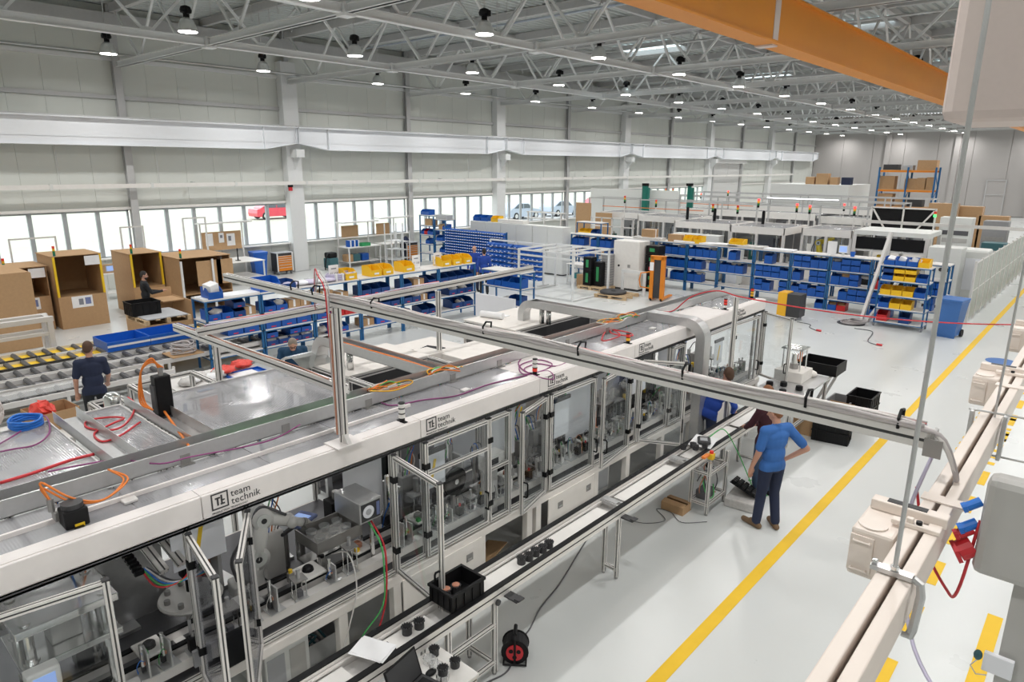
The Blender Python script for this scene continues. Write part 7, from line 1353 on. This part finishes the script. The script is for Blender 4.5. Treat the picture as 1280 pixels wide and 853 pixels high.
# green cylinders, partition and racks near the windows
for i,(px,y) in enumerate(((806,36.),(861,38))): p=PY(px,250,y); t=thing('green_cylinder','tall dark green cylinder unit '+('rising behind the first cell' if i==0 else 'second one behind the cells'),'cylinder',(p.x,y,0)); MB().cyl((0,0,0),(0,0,3.6),.19 if i==0 else .12,16).build('cylinder','greendark',t); MB().bx(.10,-.1,.5,.26,.1,3.5).build('bracket','greendark',t); MB().cyl((0,0,3.6),(0,0,3.75),.21,16).build('cap','black',t)
t=thing('white_partition','pale partition wall behind the first far cells near the windows','partition',(-23.2,36.5,0)); MB().bx(-2.6,-.05,0,3.6,.05,3.35).build('panel','greypanel',t)
t=bench('workbench','pale assembly bench frame with cartons near the windows',-26.2,-23.6,30.6,32.2,.95,'white','aluplain',[.4]); q=(-24.9,31.4,0)
for x in (-26.1,-24.9,-23.7): MB(q).bx(x-.04,30.65,.95,x+.04,30.72,2.15).build('upright','aluplain',t)
for z in (2.1,1.75): MB(q).bx(-26.2,30.62,z,-23.6,31.1,z+.05).build('overhead_rail','aluplain',t)
t=thing('brown_board','tall brown board standing behind the white cupboards','board',(-22.6,31.3,0)); MB().bx(-.5,-.03,0,.5,.03,2.75).build('board','cardboard',t)
t=thing('brown_board','orange brown board behind the tall narrow shelf','board',(-20.5,30.2,0)); MB().bx(-.5,-.03,0,.5,.03,2.35).build('board','cardboard',t)
for i,(x,m) in enumerate(((-23.6,'binblue'),(-23.1,'binblue'),(-22.4,'binyellow'))): sbin((x,27.2 if 0 else 24.05,2.121),.45,.4,.28,0,m,'on top of the white cupboards','bins on the cupboards')
tag(MB().bev(-.8,-.2,0,.8,.2,.16,.02).build('white_box','white',None,False,(-21.4,24.05,2.121)),'long white box on top of the white cupboards','box')
shelf_unit('shelving_unit','narrow tall blue shelf with a yellow bin behind the far row end',-19.3,-17.9,26.2,26.8,(2.2,1.6,1.0,.4)); 
for k,m in enumerate(('binyellow','binyellow','bindark')): sbin((-19.0+.35*k,26.4,1.601),.34,.4,.28,0,m,'in the narrow tall blue shelf','bins in narrow tall shelf')
t=thing('steel_frame_stack','pale profile frames stacked behind the narrow tall shelf','frame',(-18.6,28.6,0))
for k in range(5): MB().bx(-1.2+.6*k-.03,-.5,0,-1.2+.6*k+.03,-.44,2.3).build('post','aluplain',t)
for z in (2.3,1.9,1.2): MB().bx(-1.25,-.5,z-.05,1.25,-.42,z).build('rail','aluplain',t)
# pale room block, roller door, pallet rack, end wall items
t=struct(MB().bx(-19.6,50,0,-14.3,55,3.55).build('trim_7','greypanel'),'pale box room standing in the hall near the end'); 
for i,(x,w,h,m) in enumerate(((-17.2,.6,.5,'cardboard'),(-16.4,.8,.75,'cardboard'),(-15.6,.5,.5,'cardboard'),(-14.8,.6,.5,'navy'))): tag(MB().bev(-w/2,-.3,0,w/2,.3,h,.02).build('stored_box',m,None,False,(x,51.2,3.551)),('brown carton','tall brown carton','square brown carton','dark blue box')[i]+' stored on the roof of the pale room','box')
t=struct(thing('door_1','large grey roller door beside the crane bracket',None,(XW+.02,60.9,0))); MB().bx(0,-2.9,0,.12,2.9,5.0).build('door_leaf','doorgrey',t); MB().bx(0,-3.0,5.0,.6,3.0,5.5).build('roller_box','doorgrey',t)
for s in (-1,1): MB().bx(0,s*2.95-.08,0,.3,s*2.95+.08,5.0).build('guide_rail','steelgrey',t)
for k in range(18): MB().bx(.12,-2.85,.15+.27*k,.135,2.85,.37+.27*k).build('slat','doorgrey',t)
t=thing('pallet_rack','blue and orange pallet rack full of cartons near the end wall','pallet rack',(-11.2,52,0)); q=(-11.2,52,0)
for x in (-12.9,-11.2,-9.6):
    for y in (51.4,52.6): MB(q).bx(x-.05,y-.05,0,x+.05,y+.05,4.75).build('upright','blueframe',t)
    MB(q).bar((x,51.4,2.6),(x,52.6,3.4),.04).build('brace','blueframe',t); MB(q).bar((x,52.6,3.4),(x,51.4,4.4),.04).build('brace','blueframe',t)
for z in (2.2,3.3,4.55):
    for y in (51.4,52.6): MB(q).bx(-12.9,y-.04,z-.12,-9.6,y+.04,z).build('beam','orange',t)
    MB(q).bx(-12.85,51.4,z,-9.65,52.6,z+.03).build('deck','wood',t)
for i,(x,z,w,h,m) in enumerate(((-12.4,3.33,.9,.85,'cardboard'),(-11.0,3.33,.7,.7,'cardboard'),(-10.4,3.33,.5,.75,'cardboard'),(-9.9,3.33,.4,.8,'cardboard'),(-12.4,2.23,.9,.8,'cardboard'),(-11.5,2.23,.5,.5,'cardboard'),(-10.6,2.23,.9,.5,'darkgrey'),(-10.2,4.58,1.1,.62,'cardboard'),(-11.3,4.58,.6,.3,'greyboard'),(-12.3,4.58,.9,.35,'darkgrey'))): tag(MB().bev(-w/2,-.4,0,w/2,.4,h,.015).build('rack_box',m,None,False,(x,51.95,z)),('%s box in the pallet rack, %s level'%({'cardboard':'brown','darkgrey':'dark','greyboard':'grey'}[m],{3.33:'middle',2.23:'lower',4.58:'top'}[z])),'box','%s rack boxes %s'%(m,z))
t=struct(thing('door_2','grey double door with upper light in the end wall',None,(-10.3,83.9,0))); MB().bx(-.75,-.03,0,.75,.03,3.55).build('door_leaf','endwall',t)
for (a,b) in (((-.85,0),(-.75,3.6)),((.75,0),(.85,3.6)),((-.75,3.5),(.75,3.6)),((-.75,2.1),(.75,2.18))): MB().bx(a[0],-.08,a[1],b[0],-.03,b[1]).build('door_frame','steelgrey',t)
for x in (-20.5,-14.1,-6.2): struct(MB().bx(x-.25,83.6,0,x+.25,83.92,ZR).build('trim_8' if x<-20 else 'trim_9' if x<-10 else 'trim_10','endwall'),'pale end wall column')
struct(MB().bx(-7.6,83.3,0,-5.2,83.92,ZR).build('trim_11','endwall'),'broad pale pier on the end wall')
for i,(x,y,w,h,m) in enumerate(((-5.9,38.,1.3,2.5,'greypanel'),(-4.6,40,1.0,2.3,'stain'),(-3.9,35,1.0,1.7,'petrol'))): t=thing('grey_machine',('tall grey machine frame behind the mesh fence','dark equipment rack near the mesh fence','blue grey panel right behind the mesh fence')[i],'machine',(x,y,0)); MB().bev(-w/2,-.4,0,w/2,.4,h,.02).build('housing',m,t); [MB().bx(-w/2+.1,-.42,.3+.35*k,w/2-.1,-.4,.5+.35*k).build('panel',rf.choice(['midmetal','darkmetal','whitesheet','greybox']),t) for k in range(int(h/.4)-1)]
for i,(x,y,h) in enumerate(((-6.4,44,2.75),(-5.2,44,2.3),(-7.4,43,2.9))): carton((x,y,0),1.3,.8,h,('tall brown carton stack behind the overhead beam','lower brown carton stack beside it by the fence','brown carton stack with dark strap behind the hood')[i])
bm_=thing('overhead_beam','long grey beam over the far cells towards the mesh fence','beam',(-4.,31.,0)); MB().bx(-4.2,-.04,2.52,4.5,.04,2.64).build('rail','aluplain',bm_); MB().bx(-4.2,-.04,0,-4.12,.04,2.52).build('post','aluplain',bm_); MB().bx(4.4,-.04,0,4.48,.04,2.52).build('post','aluplain',bm_)
# mesh fence along the aisle
fc=thing('mesh_fence','pale grey mesh panel fence along the yellow line','fence',(-3.2,24.9,0))
mat('mesh',(.50,.52,.48),.5,.2,var=.03,alpha=.88)
ph=MB().bx(-.006,.04,.15,.006,1.16,1.92).mesh('fence_panel','mesh'); po=MB().bx(-.03,-.03,0,.03,.03,1.98).mesh('fence_post','aluplain'); ra=MB().bx(-.012,.03,1.90,.012,1.17,1.94).mesh('fence_rail','aluplain'); rm_=MB().bx(-.012,.03,1.02,.012,1.17,1.05).mesh('fence_rail','aluplain')
for k in range(18):
    for me in (ph,ra,rm_): obj(me.name.split('.')[0],me,fc,(0,1.2*k,0))
    obj('fence_post',po,fc,(0,1.2*k,0))
# blue sign on the floor
MB().cyl((0,0,.001),(0,0,.004),.35,24).build('floor_sign','binrecycle',fl,loc=(-1.75,20.6,0))
# ceiling heater unit and boxes
t=thing('ceiling_fan_heater','grey fan heater with round black fans hung under the roof','heater',(-9.5,38,9.0)); MB().bev(-1.5,-.4,0,1.5,.4,1.0,.03).build('housing','greybox',t); [MB().cyl((-1.0+.66*k,-.42,.5),(-1.0+.66*k,-.40,.5),.28,16).build('fan','black',t) for k in range(4)]
for s in (-1,1): MB().cyl((s*1.2,0,1.0),(s*1.2,0,1.14),.02,6).build('rod','steelgrey',t)
# ================================================================== OUTSIDE: PARKED CARS
def car(label,loc,rz,m):
    t=thing('parked_car',label,'car',loc,rz); 
    MB().prism([(-2.1,.25),(2.1,.25),(2.15,.6),(2.05,.8),(1.2,.92),(.7,.95),(-1.5,.98),(-2.1,.9),(-2.15,.55)],'y',-.85,.85).build('body',m,t); MB().prism([(1.15,.93),(.45,1.40),(-.9,1.45),(-1.75,.97)],'y',-.74,.74).build('cabin',m,t)
    for s in (-1,1): MB().prism([(.98,.97),(.40,1.34),(-.2,1.37),(-.2,.98)],'y',s*.745-.006,s*.745+.006).build('side_window','carglass',t); MB().prism([(-.28,.98),(-.28,1.37),(-.88,1.38),(-1.5,1.0)],'y',s*.745-.006,s*.745+.006).build('side_window','carglass',t)
    for x in (-1.35,1.35):
        for s in (-1,1): w=MB().cyl((x,s*.70,.32),(x,s*.88,.32),.32,18).build('wheel','rubber',t); MB().cyl((x,s*.88,.32),(x,s*.895,.32),.2,14).build('rim','chrome',w)
car('red car parked outside beyond the window by the white column',PZ(345,273,0),R(88),'carred')
for i,(y,m) in enumerate(((47.5,'cargrey'),(53.5,'cargrey'),(60,'carred'))): car(('grey blue car parked outside further along the windows','second grey blue car outside behind the mullions','red car far along outside')[i],(-41.5,y,0),R(90),m)
